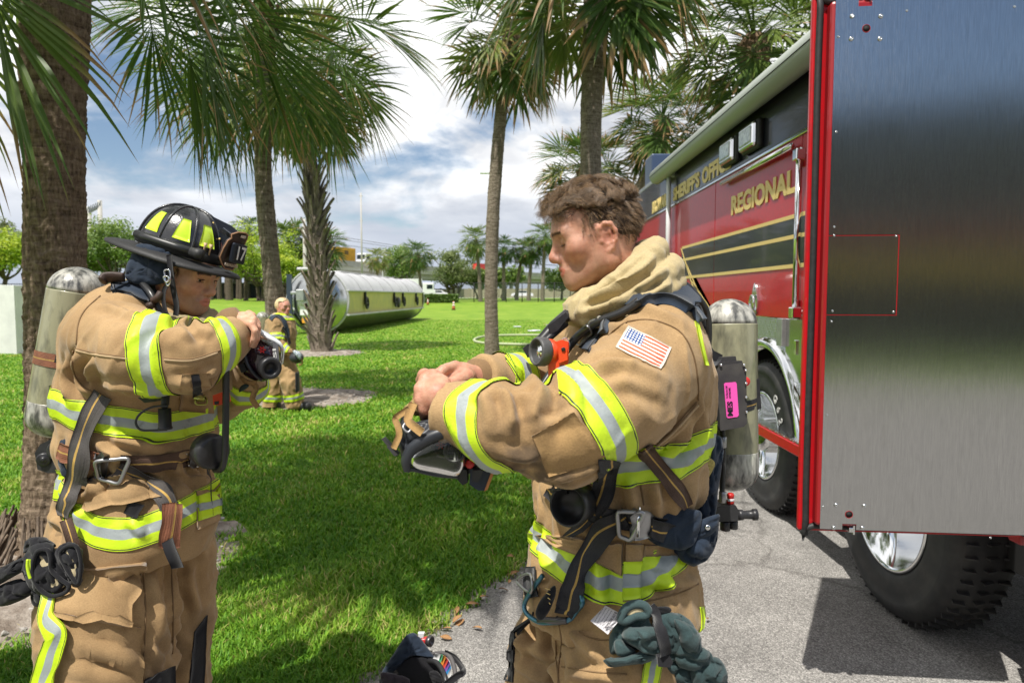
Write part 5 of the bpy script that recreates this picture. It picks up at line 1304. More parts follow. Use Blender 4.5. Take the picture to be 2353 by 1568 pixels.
# ---- head: local x to the front, y to the left, z up, origin between the ear canals
def head_sdf(q, eyes='closed', ears=True, heavy=1.0):
 m = q.copy(); m[:, 1] = np.abs(m[:, 1])
 d = ell(q, (-.012, 0, .045), (.100, .077, .086))
 d = smin(d, ell(q, (.040, 0, .055), (.058, .062, .056)), .03)
 d = smin(d, ell(q, (.038, 0, -.012), (.056, .058, .072)), .03)
 d = smin(d, cap(m, (.000, .052, -.045), (.076, .016, -.076), .022 * heavy, .017), .034)
 d = smin(d, cap(m, (-.002, .054, -.048), (-.005, .060, .015), .020 * heavy, .018), .03)
 d = smin(d, sph(q, (.082, 0, -.077), .0185), .022)
 d = smin(d, ell(q, (.055, 0, -.066), (.035, .032, .02)), .03)
 d = smin(d, cap(m, (.078, .050, .041), (.090, .014, .043), .012, .0125), .018)
 d = smin(d, sph(m, (.060, .050, .000), .021), .03)
 d = -smin(-d, sph(m, (.105, .034, .020), .0165), .018)
 d = smin(d, sph(m, (.0745, .0325, .0215), .0155), .006)
 d = smin(d, cap(q, (.094, 0, .030), (.112, 0, -.005), .0085, .0115), .012)
 d = smin(d, sph(q, (.1125, 0, -.0095), .0118), .008)
 d = smin(d, ell(m, (.101, .0125, -.0145), (.0125, .0075, .0085)), .007)
 d = smin(d, ell(q, (.084, 0, -.042), (.020, .027, .022)), .02)
 d = smin(d, chain(m, [(.089, .024, -.0445), (.098, .012, -.0405), (.1025, 0, -.0385)], [.0030, .0052, .0056], .004), .006)
 d = smin(d, chain(m, [(.088, .022, -.0465), (.0965, .011, -.0500), (.0995, 0, -.0510)], [.0030, .0058, .0066], .004), .006)
 d = -smin(-d, chain(m, [(.090, .026, -.0455), (.1045, .010, -.0452), (.109, 0, -.0450)], [.0014, .0018, .0020], .002), .003)
 d = -smin(-d, sph(m, (.1045, .0075, -.0225), .0035), .003)
 d = -smin(-d, cap(m, (.1015, .0225, -.006), (.094, .030, -.036), .0028, .002), .010)
 if eyes == 'open':
  d = -smin(-d, ell(m, (.0905, .0335, .0205), (.0075, .0125, .0040)), .002)
 else:
  d = -smin(-d, chain(m, [(.080, .046, .0165), (.0895, .035, .0135), (.0885, .021, .0165)], [.0010, .0014, .0010], .001), .002)
  d = -smin(-d, chain(m, [(.078, .047, .0285), (.0905, .034, .0320), (.089, .020, .0280)], [.0010, .0014, .0010], .001), .004)
 if ears:
  e = ell(m, (-.012, .0795, .005), (.017, .0065, .029))
  e = smin(e, chain(m, [(.005, .078, .012), (.003, .083, .028), (-.008, .088, .0365), (-.021, .091, .032), (-.029, .0905, .014), (-.026, .087, -.006), (-.015, .0815, -.022), (-.005, .079, -.027)], [.0045, .005, .0052, .0054, .005, .0045, .005, .006], .004), .004)
  e = smin(e, cap(m, (-.017, .0875, .022), (-.015, .085, -.010), .0034, .003), .004)
  e = smin(e, sph(m, (.0045, .079, -.002), .0055), .004)
  e = -smin(-e, ell(m, (-.006, .0905, .001), (.0105, .0110, .0140)), .003)
  e = -smin(-e, chain(m, [(-.004, .0890, .0295), (-.0185, .0930, .0245), (-.0230, .0915, .008), (-.0205, .0880, -.006)], [.0024, .0026, .0024, .0016], .002), .002)
  d = smin(d, e, .006)
 return d
def neck_sdf(q, to=(-.075, 0, -.20)):
 d = cap(q, (-.025, 0, -.03), to, .056, .062)
 return d
class Frame:
 def __init__(s, c, f, u, k=1.0):
  s.k = k; f = Vector(f).normalized(); l = Vector(u).cross(f).normalized(); u = f.cross(l)
  s.c, s.R = np.array(c), np.array([f, l, u])
 def loc(s, p): return (np.asarray(p) - s.c) @ s.R.T / s.k
 def wor(s, q): return np.asarray(q) * s.k @ s.R + s.c
 def mat(s): m = Matrix(s.R.T.tolist()).to_4x4(); m.translation = Vector(s.c); return m
def face_attrs(q, stub=.0, flush=.35):
 a = np.abs(q[:, 1]); g = lambda c, r: np.exp(-(((q[:, 0] - c[0]) ** 2 + (a - c[1]) ** 2 + (q[:, 2] - c[2]) ** 2) / r ** 2))
 red = flush * (g((.115, 0, -.01), .020) + .9 * g((.075, .048, -.012), .030) + .9 * g((-.01, .085, .005), .034) + .35 * g((.05, .05, .10), .05) + .5 * g((-.04, .05, -.10), .06))
 lip = (np.abs(q[:, 2] + .0452) < .013) & (a < .025 - np.clip(np.abs(q[:, 2] + .0452) - .004, 0, 1) * 1.2) & (q[:, 0] > .088)
 red = np.where(lip, .75, red)
 dark = stub * (np.clip((-.020 - q[:, 2]) / .02, 0, 1) * np.clip((q[:, 0] - .0) / .03, 0, 1)) * (~lip)
 dark += stub * .8 * ((a > .055) & (q[:, 0] > .005) & (q[:, 0] < .03) & (q[:, 2] < .03)) * .6
 bc = .0440 - .10 * np.clip(a - .032, 0, 1) - .15 * np.clip(.018 - a, 0, 1)
 br = .6 * np.exp(-((q[:, 2] - bc) / .0046) ** 2) * (a > .010) * (a < .055) * (q[:, 0] > .05)
 dark = np.maximum(dark, br)
 lash = (np.abs(q[:, 2] - .0145 - .10 * np.abs(a - .034)) < .0014) & (a > .020) & (a < .047) & (q[:, 0] > .074)
 return np.clip(red, 0, 1), np.clip(np.maximum(dark, lash), 0, 1)
def hand_sdf(p, wrist, palm_c, knuckles, fingers, thumb, rp=.028):
 k = [np.asarray(x, float) for x in knuckles]
 d = cap(p, wrist, palm_c, .026, rp * .9)
 for q in k: d = smin(d, cap(p, palm_c, q, rp * .72, .0115), .010)
 for i in range(3): d = smin(d, cap(p, k[i], k[i + 1], .0105), .005)
 for i, c in enumerate(fingers):
  r0 = (.0098, .0102, .0098, .0085)[i]
  d = smin(d, chain(p, [k[i]] + [np.asarray(x, float) for x in c], [.0120, r0 * 1.08, r0, r0 * .86][:len(c) + 1], .003), .0025)
 d = smin(d, chain(p, [np.asarray(x, float) for x in thumb], [.017, .0135, .0115, .0095][:len(thumb)], .008), .012)
 return d
def join(parts):
 V, F, n = [], [], 0
 for v, f in parts: V.append(v); F.append(f + n); n += len(v)
 return np.concatenate(V), np.concatenate(F)
def folds(p, axis, f_across, f_along, seed=0., sharp=1.0):
 axis = np.asarray(axis, float); axis = axis / np.linalg.norm(axis)
 al = p @ axis; q = p * f_across + np.outer(al, axis) * (f_along - f_across) + seed
 q = q + .5 * np.stack([noise(p * 5 + seed), noise(p * 5 + seed + 9), noise(p * 5 + seed + 19)], 1)
 n = noise(q); return np.clip(1 - 2.6 * np.abs(n), 0, 1) ** 2 * .75 + n * .45
class Surf:
 def __init__(s, parts):
  V, F = join(parts); s.V = V
  s.b = BVHTree.FromPolygons([Vector(v) for v in V.tolist()], F.tolist()); s.last = 1.5
 def hit(s, u, v, off=0.0):
  h = s.b.ray_cast(_C, ray(u, v))
  if h[0] is None:
   p = P(u, v, s.last); h = s.b.find_nearest(p)
   n = (p - h[0]); n = n.normalized() if n.length > 1e-6 else h[1]
   return np.array(h[0] + n * off), np.array(n)
  s.last = (h[0] - _C).dot(_F)
  n = h[1] if h[1].dot(ray(u, v)) < 0 else -h[1]
  return np.array(h[0] + n * off), np.array(n)
 def path(s, uvs, off, res=6):
  c, _ = catmull(np.array([(u, v, 0) for u, v in uvs], float), np.zeros(len(uvs)), res)
  H = [s.hit(u, v, off) for u, v, _ in c]; return np.array([h[0] for h in H]), np.array([h[1] for h in H]), c
 def strap(s, uvs, width, off=.006, thick=.003, na=4, res=6, smooth=9, lift=None):
  c, w = catmull(np.array([(u, v, 0) for u, v in uvs], float), np.array(width if hasattr(width, '__len__') else [width] * len(uvs), float), res)
  T = np.gradient(c[:, :2], axis=0); T /= np.linalg.norm(T, axis=1)[:, None] + 1e-9; Nn = np.stack([-T[:, 1], T[:, 0]], 1)
  G = np.zeros((len(c), na, 3)); Q = np.zeros((len(c), na, 3))
  for i in range(len(c)):
   for j in range(na):
    t = (j / (na - 1) - .5) * w[i]; G[i, j], Q[i, j] = s.hit(c[i, 0] + Nn[i, 0] * t, c[i, 1] + Nn[i, 1] * t, off)
  for _ in range(smooth):
   G[1:-1] = .5 * G[1:-1] + .25 * (G[:-2] + G[2:]); Q[1:-1] = .5 * Q[1:-1] + .25 * (Q[:-2] + Q[2:])
  if lift is not None: G = G + Q * np.interp(np.linspace(0, 1, len(c)), np.linspace(0, 1, len(lift)), lift)[:, None, None]
  Q /= np.linalg.norm(Q, axis=2)[:, :, None]
  for i in range(len(c)):
   for j in range(na):
    h = s.b.find_nearest(Vector(G[i, j])); n = np.array(h[1]) if h[1].dot(Vector(Q[i, j])) > 0 else -np.array(h[1]); e = (G[i, j] - np.array(h[0])) @ n
    if e < off * .75: G[i, j] += n * (off * .75 - e)
  mb = MB(); mb.grid(G, thick=thick, nrm=Q); return mb
 def patch(s, quad, nu=12, nv=8, off=.003, thick=.003, bulge=0.0):
  q = np.array(quad, float); G = np.zeros((nv, nu, 3)); Q = np.zeros((nv, nu, 3))
  for i, b in enumerate(np.linspace(0, 1, nv)):
   for j, a in enumerate(np.linspace(0, 1, nu)):
    p = (q[0] * (1 - a) + q[1] * a) * (1 - b) + (q[3] * (1 - a) + q[2] * a) * b
    e = bulge * (math.sin(math.pi * a) * math.sin(math.pi * b)) ** .5 if bulge else 0
    G[i, j], Q[i, j] = s.hit(p[0], p[1], off + e)
  for _ in range(2): Q[1:-1, 1:-1] = .5 * Q[1:-1, 1:-1] + .125 * (Q[:-2, 1:-1] + Q[2:, 1:-1] + Q[1:-1, :-2] + Q[1:-1, 2:])
  Q /= np.linalg.norm(Q, axis=2)[:, :, None]
  mb = MB(); mb.grid(G, thick=thick + off * .8, nrm=Q); return mb
def web(name, c, line=(.42, .27, .07), c2=None):
 m = bpy.data.materials.new(name); m.use_nodes = True
 nd, lk = nodes_of(m); b = nd['Principled BSDF']
 uv = nd.new('ShaderNodeUVMap'); uv.uv_map = 'uv'; sp = nd.new('ShaderNodeSeparateXYZ'); lk.new(uv.outputs[0], sp.inputs[0])
 r = ramp(nd, [(0, c), (.455, line), (.545, c)], 'CONSTANT'); lk.new(sp.outputs['X'], r.inputs[0])
 tc = nd.new('ShaderNodeTexCoord'); n = nd.new('ShaderNodeTexNoise'); n.inputs['Scale'].default_value = 260; lk.new(tc.outputs['Object'], n.inputs[0])
 n2 = nd.new('ShaderNodeTexNoise'); n2.inputs['Scale'].default_value = 14; n2.inputs['Detail'].default_value = 5; lk.new(tc.outputs['Object'], n2.inputs[0])
 rr_ = ramp(nd, [(.3, (.6, .6, .6)), (.7, (1.5, 1.45, 1.4))]); lk.new(n2.outputs[0], rr_.inputs[0])
 mx = nd.new('ShaderNodeMix'); mx.data_type = 'RGBA'; mx.blend_type = 'MULTIPLY'; mx.inputs[0].default_value = 1; lk.new(r.outputs[0], mx.inputs[6]); lk.new(rr_.outputs[0], mx.inputs[7]); lk.new(mx.outputs[2], b.inputs['Base Color'])
 wv = nd.new('ShaderNodeTexWave'); wv.inputs['Scale'].default_value = 3.2; wv.bands_direction = 'X'; lk.new(uv.outputs[0], wv.inputs[0])
 bp = nd.new('ShaderNodeBump'); bp.inputs['Distance'].default_value = .0012; lk.new(n.outputs[0], bp.inputs['Height']); bp2 = nd.new('ShaderNodeBump'); bp2.inputs['Distance'].default_value = .0003; lk.new(wv.outputs[0], bp2.inputs['Height']); lk.new(bp.outputs[0], bp2.inputs['Normal']); lk.new(bp2.outputs[0], b.inputs['Normal'])
 b.inputs['Roughness'].default_value = .75; return m
WEBBLK, WEBBRN = web('black_webbing', (.018, .018, .022)), web('brown_webbing', (.065, .035, .022))
WEBGRY = web('grey_webbing', (.055, .05, .048)); WEBRED = web('rust_webbing', (.22, .085, .045))
def stripe_part(name, parent, res, label=None):
 if res is None: return None
 V, F, t, N_ = res
 me = mesh_np(name, V, F, True, [TAPE]); set_attr(me, 't', t)
 return link(name, me, parent)
def on_face(ya, za, eyes='closed'):
 xs = np.linspace(.14, .02, 241); o = []
 for y, z in zip(ya, za):
  d = head_sdf(np.stack([xs, np.full(241, y), np.full(241, z)], 1), eyes, False); i = np.argmax(d < 0); o.append(xs[i])
 return np.array(o)
def brow_strands(rr, eyes, thick=.0019, n=110, drop=.15):
 ys = np.tile(np.linspace(.011, .055, n), 2); sg = np.repeat([1, -1], n); zz = .0440 - .08 * np.maximum(0, ys - .032) - drop * np.maximum(0, .018 - ys) + rr.normal(size=2 * n) * thick
 x = on_face(ys * sg, zz, eyes); a = np.stack([x - .0006, ys * sg, zz], 1); ca = np.where(ys > .03, -.5, .35)
 return np.stack([a, a + np.stack([0 * x + .0014, sg * .0028, .0016 + 0 * x], 1), a + np.stack([.0012 + ca * .001, sg * .0062, .0022 + rr.normal(size=2 * n) * .0012], 1)], 1)
def lash_strands(eyes, z0, n=44):
 ys = np.tile(np.linspace(.021, .046, n), 2); sg = np.repeat([1, -1], n); zz = z0 + .10 * np.abs(ys - .034); x = on_face(ys * sg, zz, eyes); a = np.stack([x, ys * sg, zz], 1)
 return np.stack([a, a + np.array([.003, 0, -.0010]), a + np.array([.0062, 0, -.0012])], 1)
def creases(V, F, paths):
 s = Surf([(V, F)]); out = np.zeros(len(V))
 for pts, h, w in paths:
  p, _, _ = s.path(pts, 0, 5)
  for _ in range(2): p[1:-1] = .5 * p[1:-1] + .25 * (p[:-2] + p[2:])
  t, d = along(V, p); L_ = t.max() + 1e-6; taper = np.clip(np.minimum(t, L_ - t) / (.25 * L_) + .25, 0, 1)
  out += 1.55 * taper * h * (np.exp(-(d / w) ** 2) - .55 * np.exp(-((d - 1.9 * w) / (w * .9)) ** 2))
 return out
def garment(name, fn, lo, hi, h, disp, mat, parent, soot=None, it=1, lines=None):
 V, F = sdf_mesh(fn, lo, hi, h); F = orient(V, F); V = relax(V, F, it); N_ = vnormals(V, F)
 V = V + N_ * (disp(V, N_) + (creases(V, F, lines) if lines else 0))[:, None]; V = relax(V, F, 1, .2); N_ = vnormals(V, F)
 me = mesh_np(name, V, F, True, [mat]); set_attr(me, 'soot', np.zeros(len(V)) if soot is None else soot(V))
 return link(name, me, parent), V, F, N_
def along(V, pts):
 best = np.full(len(V), 1e9); s = np.zeros(len(V)); L = 0
 for a, b in zip(pts[:-1], pts[1:]):
  a, b = np.asarray(a), np.asarray(b); ba = b - a; l = np.linalg.norm(ba); h = ((V - a) @ ba) / (l * l)
  hc = np.clip(h, 0, 1); d = np.linalg.norm(V - a - hc[:, None] * ba, axis=1); m = d < best
  s = np.where(m, L + hc * l, s); best = np.minimum(best, d); L += l
 return s, best
def plane_s(V, c, n): n = np.asarray(n, float); return (V - np.asarray(c)) @ (n / np.linalg.norm(n))
def stations(rows, d):
 o = []
 for v, a, b in rows:
  p, q = P(a, v, d), P(b, v, d); o.append((p.z, (p.x + q.x) / 2, (p.y + q.y) / 2, (q.x - p.x) / 2))
 o.sort(); return [np.array(x) for x in zip(*o)]
# ================================================================== the bareheaded man on the right
A_base = Vector((.24, 1.55, 0))
manA = thing('person', 'bareheaded firefighter with tousled brown hair in tan turnout gear looking down at his mask', 'person', A_base)
HA = Frame(pa(1373, 558, 1.50), (-1, -.06, -.27), (-.27, 0, 1), .905)
SA = [pa(*q) for q in ((1505, 818, 1.38), (1428, 910, 1.27), (1300, 988, 1.19), (1150, 974, 1.165), (1022, 948, 1.19))]; SAr = [.108, .094, .089, .070, .050]
SA2 = [pa(*q) for q in ((1352, 800, 1.72), (1300, 930, 1.66), (1200, 885, 1.52), (1112, 868, 1.43))]; SA2r = [.105, .085, .062, .050]
zs, cx, cy, hw = stations([(1398, 1204, 1612), (1290, 1215, 1594), (1190, 1225, 1572), (1060, 1246, 1608), (940, 1250, 1624), (850, 1285, 1622), (770, 1318, 1604), (705, 1345, 1570), (655, 1385, 1530)], 1.55)
rb = np.interp(zs, [zs[0], 1.15, 1.4, 1.55, zs[-1]], [.20, .185, .215, .20, .12])
YA = R(18)
def torsoA(p): return stack(p, zs, cx, cy, hw * .985, rb, YA)
def armA(p): return chain(p, SA, SAr, .03)
def armA2(p): return chain(p, SA2, SA2r, .03)
def jacketA(p):
 d = torsoA(p)
 d = d - .012 * np.exp(-((p[:, 2] - 1.235) / .035) ** 2) + .012 * np.exp(-((p[:, 2] - 1.135) / .03) ** 2)
 a = smax(armA(p), -(plane_s(p, SA[-1] + (SA[-1] - SA[-2]) * .12, SA[-2] - SA[-1])), .004)
 b = smax(armA2(p), -(plane_s(p, SA2[-1] + (SA2[-1] - SA2[-2]) * .12, SA2[-2] - SA2[-1])), .004)
 return smin(smin(d, a, .035), b, .03)
def dispA(V, N_):
 ta, tt = armA(V), torsoA(V); s, _ = along(V, SA); arm = np.clip((tt - ta) / .04 + .3, 0, 1)
 ax = np.array(SA[2]) - np.array(SA[0]); fx = np.array(SA[4]) - np.array(SA[2])
 L1 = np.linalg.norm(ax)
 n = .009 * folds(V, (.3, -.2, -1), 13, 4, 3.1) * (1 - arm)
 n += arm * .0065 * folds(V, np.cross(ax, (0, 1, 0)) + .3 * ax, 16, 6, 8.2)
 el = np.exp(-((s - L1 - .04) / .085) ** 2) * arm
 inner = np.clip((N_ @ np.array([-.1, -.15, 1.0])) + .1, 0, 1)
 n += el * inner * (.013 * np.sin(s * 105 + 3 * noise(V * 9)) - .004)
 n += .0022 * fbm(V * 18, 2)
 w = np.exp(-((V[:, 2] - 1.18) / .10) ** 2) * (1 - arm); an = np.arctan2(V[:, 1] - 1.55, V[:, 0] - .24)
 n += w * .006 * np.sin(an * 26 + 5 * noise(V * 6))
 n += .004 * folds(V, (0, 0, 1), 20, 5, 1.7) * (1 - arm) * np.clip((1.12 - V[:, 2]) / .1, 0, 1)
 return n
def sootA(V):
 g = lambda u, v, d, r: np.exp(-(np.linalg.norm(V - pa(u, v, d), axis=1) / r) ** 2)
 s = .75 * g(1250, 1080, 1.13, .07) + .5 * g(1180, 1040, 1.1, .05) + .35 * g(1330, 1040, 1.1, .09)
 n = fbm(V * 30, 4); return np.clip(s * (.45 + 1.1 * n) + .28 * np.clip(fbm(V * 6, 5) - .25, 0, 1), 0, .8)
LINES_A = [([(1146, 890), (1166, 912), (1176, 950), (1172, 990)], .010, .011), ([(1196, 892), (1214, 925), (1216, 970)], .009, .011), ([(1244, 890), (1236, 930), (1222, 975)], .008, .012), ([(1110, 905), (1130, 940), (1136, 985)], .005, .010),
 ([(1352, 850), (1420, 836), (1480, 852), (1532, 874)], .009, .013), ([(1400, 872), (1470, 880), (1530, 905)], .007, .012), ([(1596, 934), (1550, 985), (1500, 1026), (1450, 1055)], .012, .012), ([(1612, 905), (1580, 990), (1530, 1050)], .010, .011), ([(1618, 960), (1596, 1030), (1560, 1075)], .009, .012),
 ([(1450, 700), (1500, 712), (1560, 742)], .006, .012), ([(1380, 760), (1430, 752), (1470, 762)], .006, .010), ([(1200, 1085), (1260, 1094), (1330, 1090), (1390, 1060)], .005, .010), ([(1150, 1035), (1200, 1050), (1240, 1040)], .006, .010), ([(1330, 955), (1290, 960), (1240, 985)], .005, .009),
 ([(1236, 1130), (1246, 1180), (1240, 1230)], .008, .010), ([(1440, 1100), (1452, 1150), (1448, 1185)], .007, .009), ([(1500, 1115), (1512, 1160)], .007, .010), ([(1230, 1330), (1300, 1368), (1400, 1384)], .006, .010), ([(1250, 1250), (1262, 1310)], .008, .012), ([(1380, 1300), (1376, 1370)], .007, .011), ([(1520, 1300), (1530, 1360)], .007, .012), ([(1480, 1330), (1560, 1345), (1600, 1330)], .007, .010)]
jkA, VA, FA, NA = garment('jacket', jacketA, (-.22, .95, .90), (.52, 1.98, 1.75), .0048, dispA, TAN, manA, sootA, lines=LINES_A)
tA, aA, a2A = torsoA(VA), armA(VA), armA2(VA)
def band(parent, V, F, N_, c, n, w, mask, name='reflective_stripe', off=.0035):
 return stripe_part(name, parent, clip_band(V, F, N_, plane_s(V, c, n), -w / 2, w / 2, off, mask=mask))
def lerp3(a, b, t): return np.asarray(a) * (1 - t) + np.asarray(b) * t
axA = SA[2] - SA[0]
sjA = Surf([(VA, FA)]); sjA.last = 1.25
def band3(parent, S_, V, F, N_, pts, w, mask, pl=None, lim=.085):
 h = [S_.hit(u, v)[0] for u, v in pts]; n = np.cross(h[1] - h[0], h[2] - h[0]); ax_ = pl or SA; sv = along(V, ax_)[0]; s0 = along(h[1][None], ax_)[0][0]; return band(parent, V, F, N_, h[1], n, w, mask & (np.abs(sv - s0) < lim))
band3(jkA, sjA, VA, FA, NA, [(1328, 876), (1388, 955), (1424, 1035)], .078, (aA < tA + .03) & (along(VA, SA)[0] < np.linalg.norm(axA) * 1.12), None, .11)
band3(jkA, sjA, VA, FA, NA, [(1092, 892), (1060, 955), (1072, 1020)], .056, (aA < tA - .02) & (a2A > .01))
band(jkA, VA, FA, NA, lerp3(SA2[2], SA2[3], .45), SA2[3] - SA2[2], .062, (a2A < tA) & (a2A < aA - .012) & (along(VA, SA2)[1] < .09))
def hband(parent, V, F, N_, pts, d, w, mask, off=.0035):
 q = [P(u, v, d) for u, v in pts]; xs, zz = [p.x for p in q], [p.z for p in q]
 c, _ = catmull(np.array([(x, z, 0) for x, z in zip(xs, zz)]), np.zeros(len(xs)), 8)
 return stripe_part('reflective_stripe', parent, clip_band(V, F, N_, V[:, 2] - np.interp(V[:, 0], c[:, 0], c[:, 1]), -w / 2, w / 2, off, mask=mask))
mA = (tA < aA - .0) & (tA < a2A - .0)
hband(jkA, VA, FA, NA, [(1240, 1062), (1330, 1068), (1420, 1068), (1500, 1058), (1560, 1056), (1625, 1030)], 1.37, .078, mA)
hband(jkA, VA, FA, NA, [(1205, 1268), (1250, 1292), (1320, 1322), (1400, 1336), (1450, 1334), (1510, 1314), (1570, 1288), (1620, 1268)], 1.37, .078, mA)
LA = [pa(*q) for q in ((1462, 1370, 1.50), (1432, 1500, 1.43), (1408, 1600, 1.43), (1400, 2000, 1.45), (1400, 2330, 1.47))]; LAr = [.115, .118, .115, .105, .095]
LA2 = [pa(*q) for q in ((1345, 1370, 1.63), (1292, 1500, 1.62), (1282, 1600, 1.62), (1280, 1900, 1.62), (1280, 2200, 1.63))]; LA2r = [.112, .116, .117, .105, .095]
def trouA(p): return smin(smin(chain(p, LA, LAr, .03), chain(p, LA2, LA2r, .03), .018), ell(p, (A_base.x - .005, 1.555, .93), (.168, .17, .13)), .03)
trA, VT, FT, NT = garment('trousers', trouA, (-.12, 1.22, .04), (.52, 1.86, 1.08), .0075, lambda V, N_: .008 * folds(V, (.2, 0, -1), 11, 4, 5.5) + .007 * folds(V, (1, .2, .5), 14, 6, 2.2) + .003 * fbm(V * 25, 3), TAN, manA, lambda V: np.clip(.5 * fbm(V * 7 + 3, 5), 0, .6), lines=[([(1190, 1470), (1240, 1500), (1280, 1520)], .010, .013), ([(1186, 1520), (1230, 1545), (1282, 1552)], .010, .012), ([(1292, 1430), (1286, 1500), (1284, 1568)], .012, .014), ([(1300, 1440), (1350, 1480), (1390, 1530)], .009, .012), ([(1250, 1400), (1240, 1450), (1246, 1490)], .008, .012), ([(1300, 1545), (1380, 1552), (1450, 1560)], .008, .010), ([(1215, 1420), (1205, 1470), (1200, 1530)], .007, .011)])
mb = MB()
for L in (LA, LA2):
 e = L[-1]; mb.box((e[0] - .06, e[1], .06), (.32, .12, .12), bevel=.05, smooth=True)
mb.build('boot', RUBBER, manA)
nq = 'closed'
def headA(p):
 q = HA.loc(p); d = head_sdf(q, 'closed'); return smin(d, neck_sdf(q, (-.06, 0, -.19)), .03) * HA.k
Vh, Fh = sdf_mesh(headA, pa(1386, 561, 1.5) - [.16, .13, .24], pa(1386, 561, 1.5) + [.16, .13, .17], .0021)
hw_ = lambda u, v, d: pa(u, v, d)
kn = [hw_(978, 872, 1.205), hw_(967, 893, 1.195), hw_(968, 917, 1.19), hw_(976, 938, 1.19)]
def lhA(p):
 fs = [[hw_(966, 893, 1.235), hw_(985, 915, 1.255), hw_(1000, 920, 1.25)], [hw_(962, 918, 1.225), hw_(980, 936, 1.245), hw_(997, 934, 1.245)], [hw_(966, 940, 1.22), hw_(984, 952, 1.24), hw_(1000, 946, 1.24)], [hw_(976, 957, 1.215), hw_(992, 964, 1.232), hw_(1006, 956, 1.235)]]
 return hand_sdf(p, hw_(1032, 930, 1.19), hw_(1006, 908, 1.192), kn, fs, [hw_(1014, 882, 1.205), hw_(994, 866, 1.225), hw_(975, 862, 1.248), hw_(966, 872, 1.265)], .030)
V1, F1 = sdf_mesh(lhA, hw_(1000, 910, 1.21) - [.09, .09, .08], hw_(1000, 910, 1.21) + [.09, .09, .08], .0021)
def rhA(p):
 k = [hw_(1046, 842, 1.37), hw_(1028, 848, 1.36), hw_(1018, 860, 1.35), hw_(1016, 876, 1.34)]
 fs = [[hw_(1018, 850, 1.335), hw_(1000, 868, 1.32), hw_(996, 886, 1.31)], [hw_(1004, 860, 1.33), hw_(990, 880, 1.315), hw_(992, 900, 1.30)], [hw_(1000, 876, 1.33), hw_(990, 895, 1.31), hw_(994, 912, 1.30)], [hw_(1002, 892, 1.325), hw_(994, 908, 1.31), hw_(998, 922, 1.30)]]
 return hand_sdf(p, hw_(1100, 870, 1.41), hw_(1062, 862, 1.385), k, fs, [hw_(1072, 866, 1.36), hw_(1052, 876, 1.335), hw_(1030, 884, 1.315), hw_(1014, 890, 1.30)], .029)
V2, F2 = sdf_mesh(rhA, hw_(1050, 870, 1.36) - [.10, .10, .08], hw_(1050, 870, 1.36) + [.10, .10, .08], .0024)
def coreA(p):
 c = lambda u, v, d: pa(u, v, d)
 d = ell(p, (A_base.x + .01, 1.55, 1.30), (.13, .16, .34)); d = smin(d, chain(p, SA, [r * .6 for r in SAr], .02), .03); d = smin(d, chain(p, SA2, [r * .6 for r in SA2r], .02), .03)
 d = smin(d, chain(p, LA, [r * .62 for r in LAr], .02), .03); d = smin(d, chain(p, LA2, [r * .62 for r in LA2r], .02), .03)
 return smin(d, cap(p, HA.wor((-.06, 0, -.12)), (A_base.x + .02, 1.55, 1.5), .055, .07), .03)
V3, F3 = sdf_mesh(coreA, (-.2, 1.0, .1), (.5, 1.95, 1.72), .014)
V, F = join([(Vh, orient(Vh, Fh)), (V1, orient(V1, F1)), (V2, orient(V2, F2)), (V3, orient(V3, F3))])
V = relax(V, F, 1, .3)
q = HA.loc(V); red, dark = face_attrs(q, .30, .42); hd = np.linalg.norm(q, axis=1) < .2
hr = .35 * np.clip(noise(V * 60) + .2, 0, 1)
red = np.where(hd, red, hr); dark = np.where(hd, dark, 0)
for kx in kn: red = np.maximum(red, .4 * np.exp(-(np.linalg.norm(V - kx, axis=1) / .012) ** 2))
me = mesh_np('body', V, F, True, [SKIN_A]); set_attr(me, 'red', red); set_attr(me, 'dark', dark); link('body', me, manA)
mb = MB(); mb.tube([SA[-1] + (SA[-2] - SA[-1]) * .2, SA[-1] - (SA[-2] - SA[-1]) * .12], [.047, .043], 24, spline=False); mb.build('cuff', CUFFM, manA)
mb = MB(); mb.tube([SA2[-1] + (SA2[-2] - SA2[-1]) * .2, SA2[-1] - (SA2[-2] - SA2[-1]) * .28], [.044, .036], 24, spline=False); mb.build('cuff', CUFFM, manA)
loops = [((1318, 722), (1545, 650), .122, .024), ((1322, 708), (1540, 614), .113, .025), ((1336, 694), (1506, 572), .096, .023), ((1330, 728), (1500, 690), .125, .020), ((1344, 690), (1484, 572), .078, .020)]
LP = []
for (fu, fv), (bu, bv), e2, r in loops:
 f, b = pa(fu, fv, 1.5), pa(bu, bv, 1.5); c, e1 = (f + b) / 2, (f - b) / 2
 LP.append(([c + e1 * math.cos(a) + np.array([0, e2 * math.sin(a), 0]) + np.array([0, 0, -.012 * math.sin(a) ** 2]) for a in np.linspace(0, 6.2832, 19)], r))
def hoodA(p):
 d = None
 for pts, r in LP:
  e = chain(p, pts, [r * (1 + .07 * math.sin(i * 1.9 + r * 900)) for i in range(19)], .01); d = e if d is None else smin(d, e, .006)
 return d
hdA, VHd, FHd, NHd = garment('hood', hoodA, pa(1430, 660, 1.5) - [.20, .20, .16], pa(1430, 660, 1.5) + [.20, .20, .16], .0042, lambda V, N_: .0045 * folds(V, (1, .1, -.55), 13, 3, 4.4) + .0012 * fbm(V * 60, 2), HOODM, manA, lines=[([(1330, 700), (1400, 668), (1470, 620), (1500, 590)], .010, .008), ([(1322, 716), (1400, 700), (1480, 655), (1530, 618)], .010, .008), ([(1340, 728), (1420, 702), (1500, 672), (1540, 648)], .008, .008)])
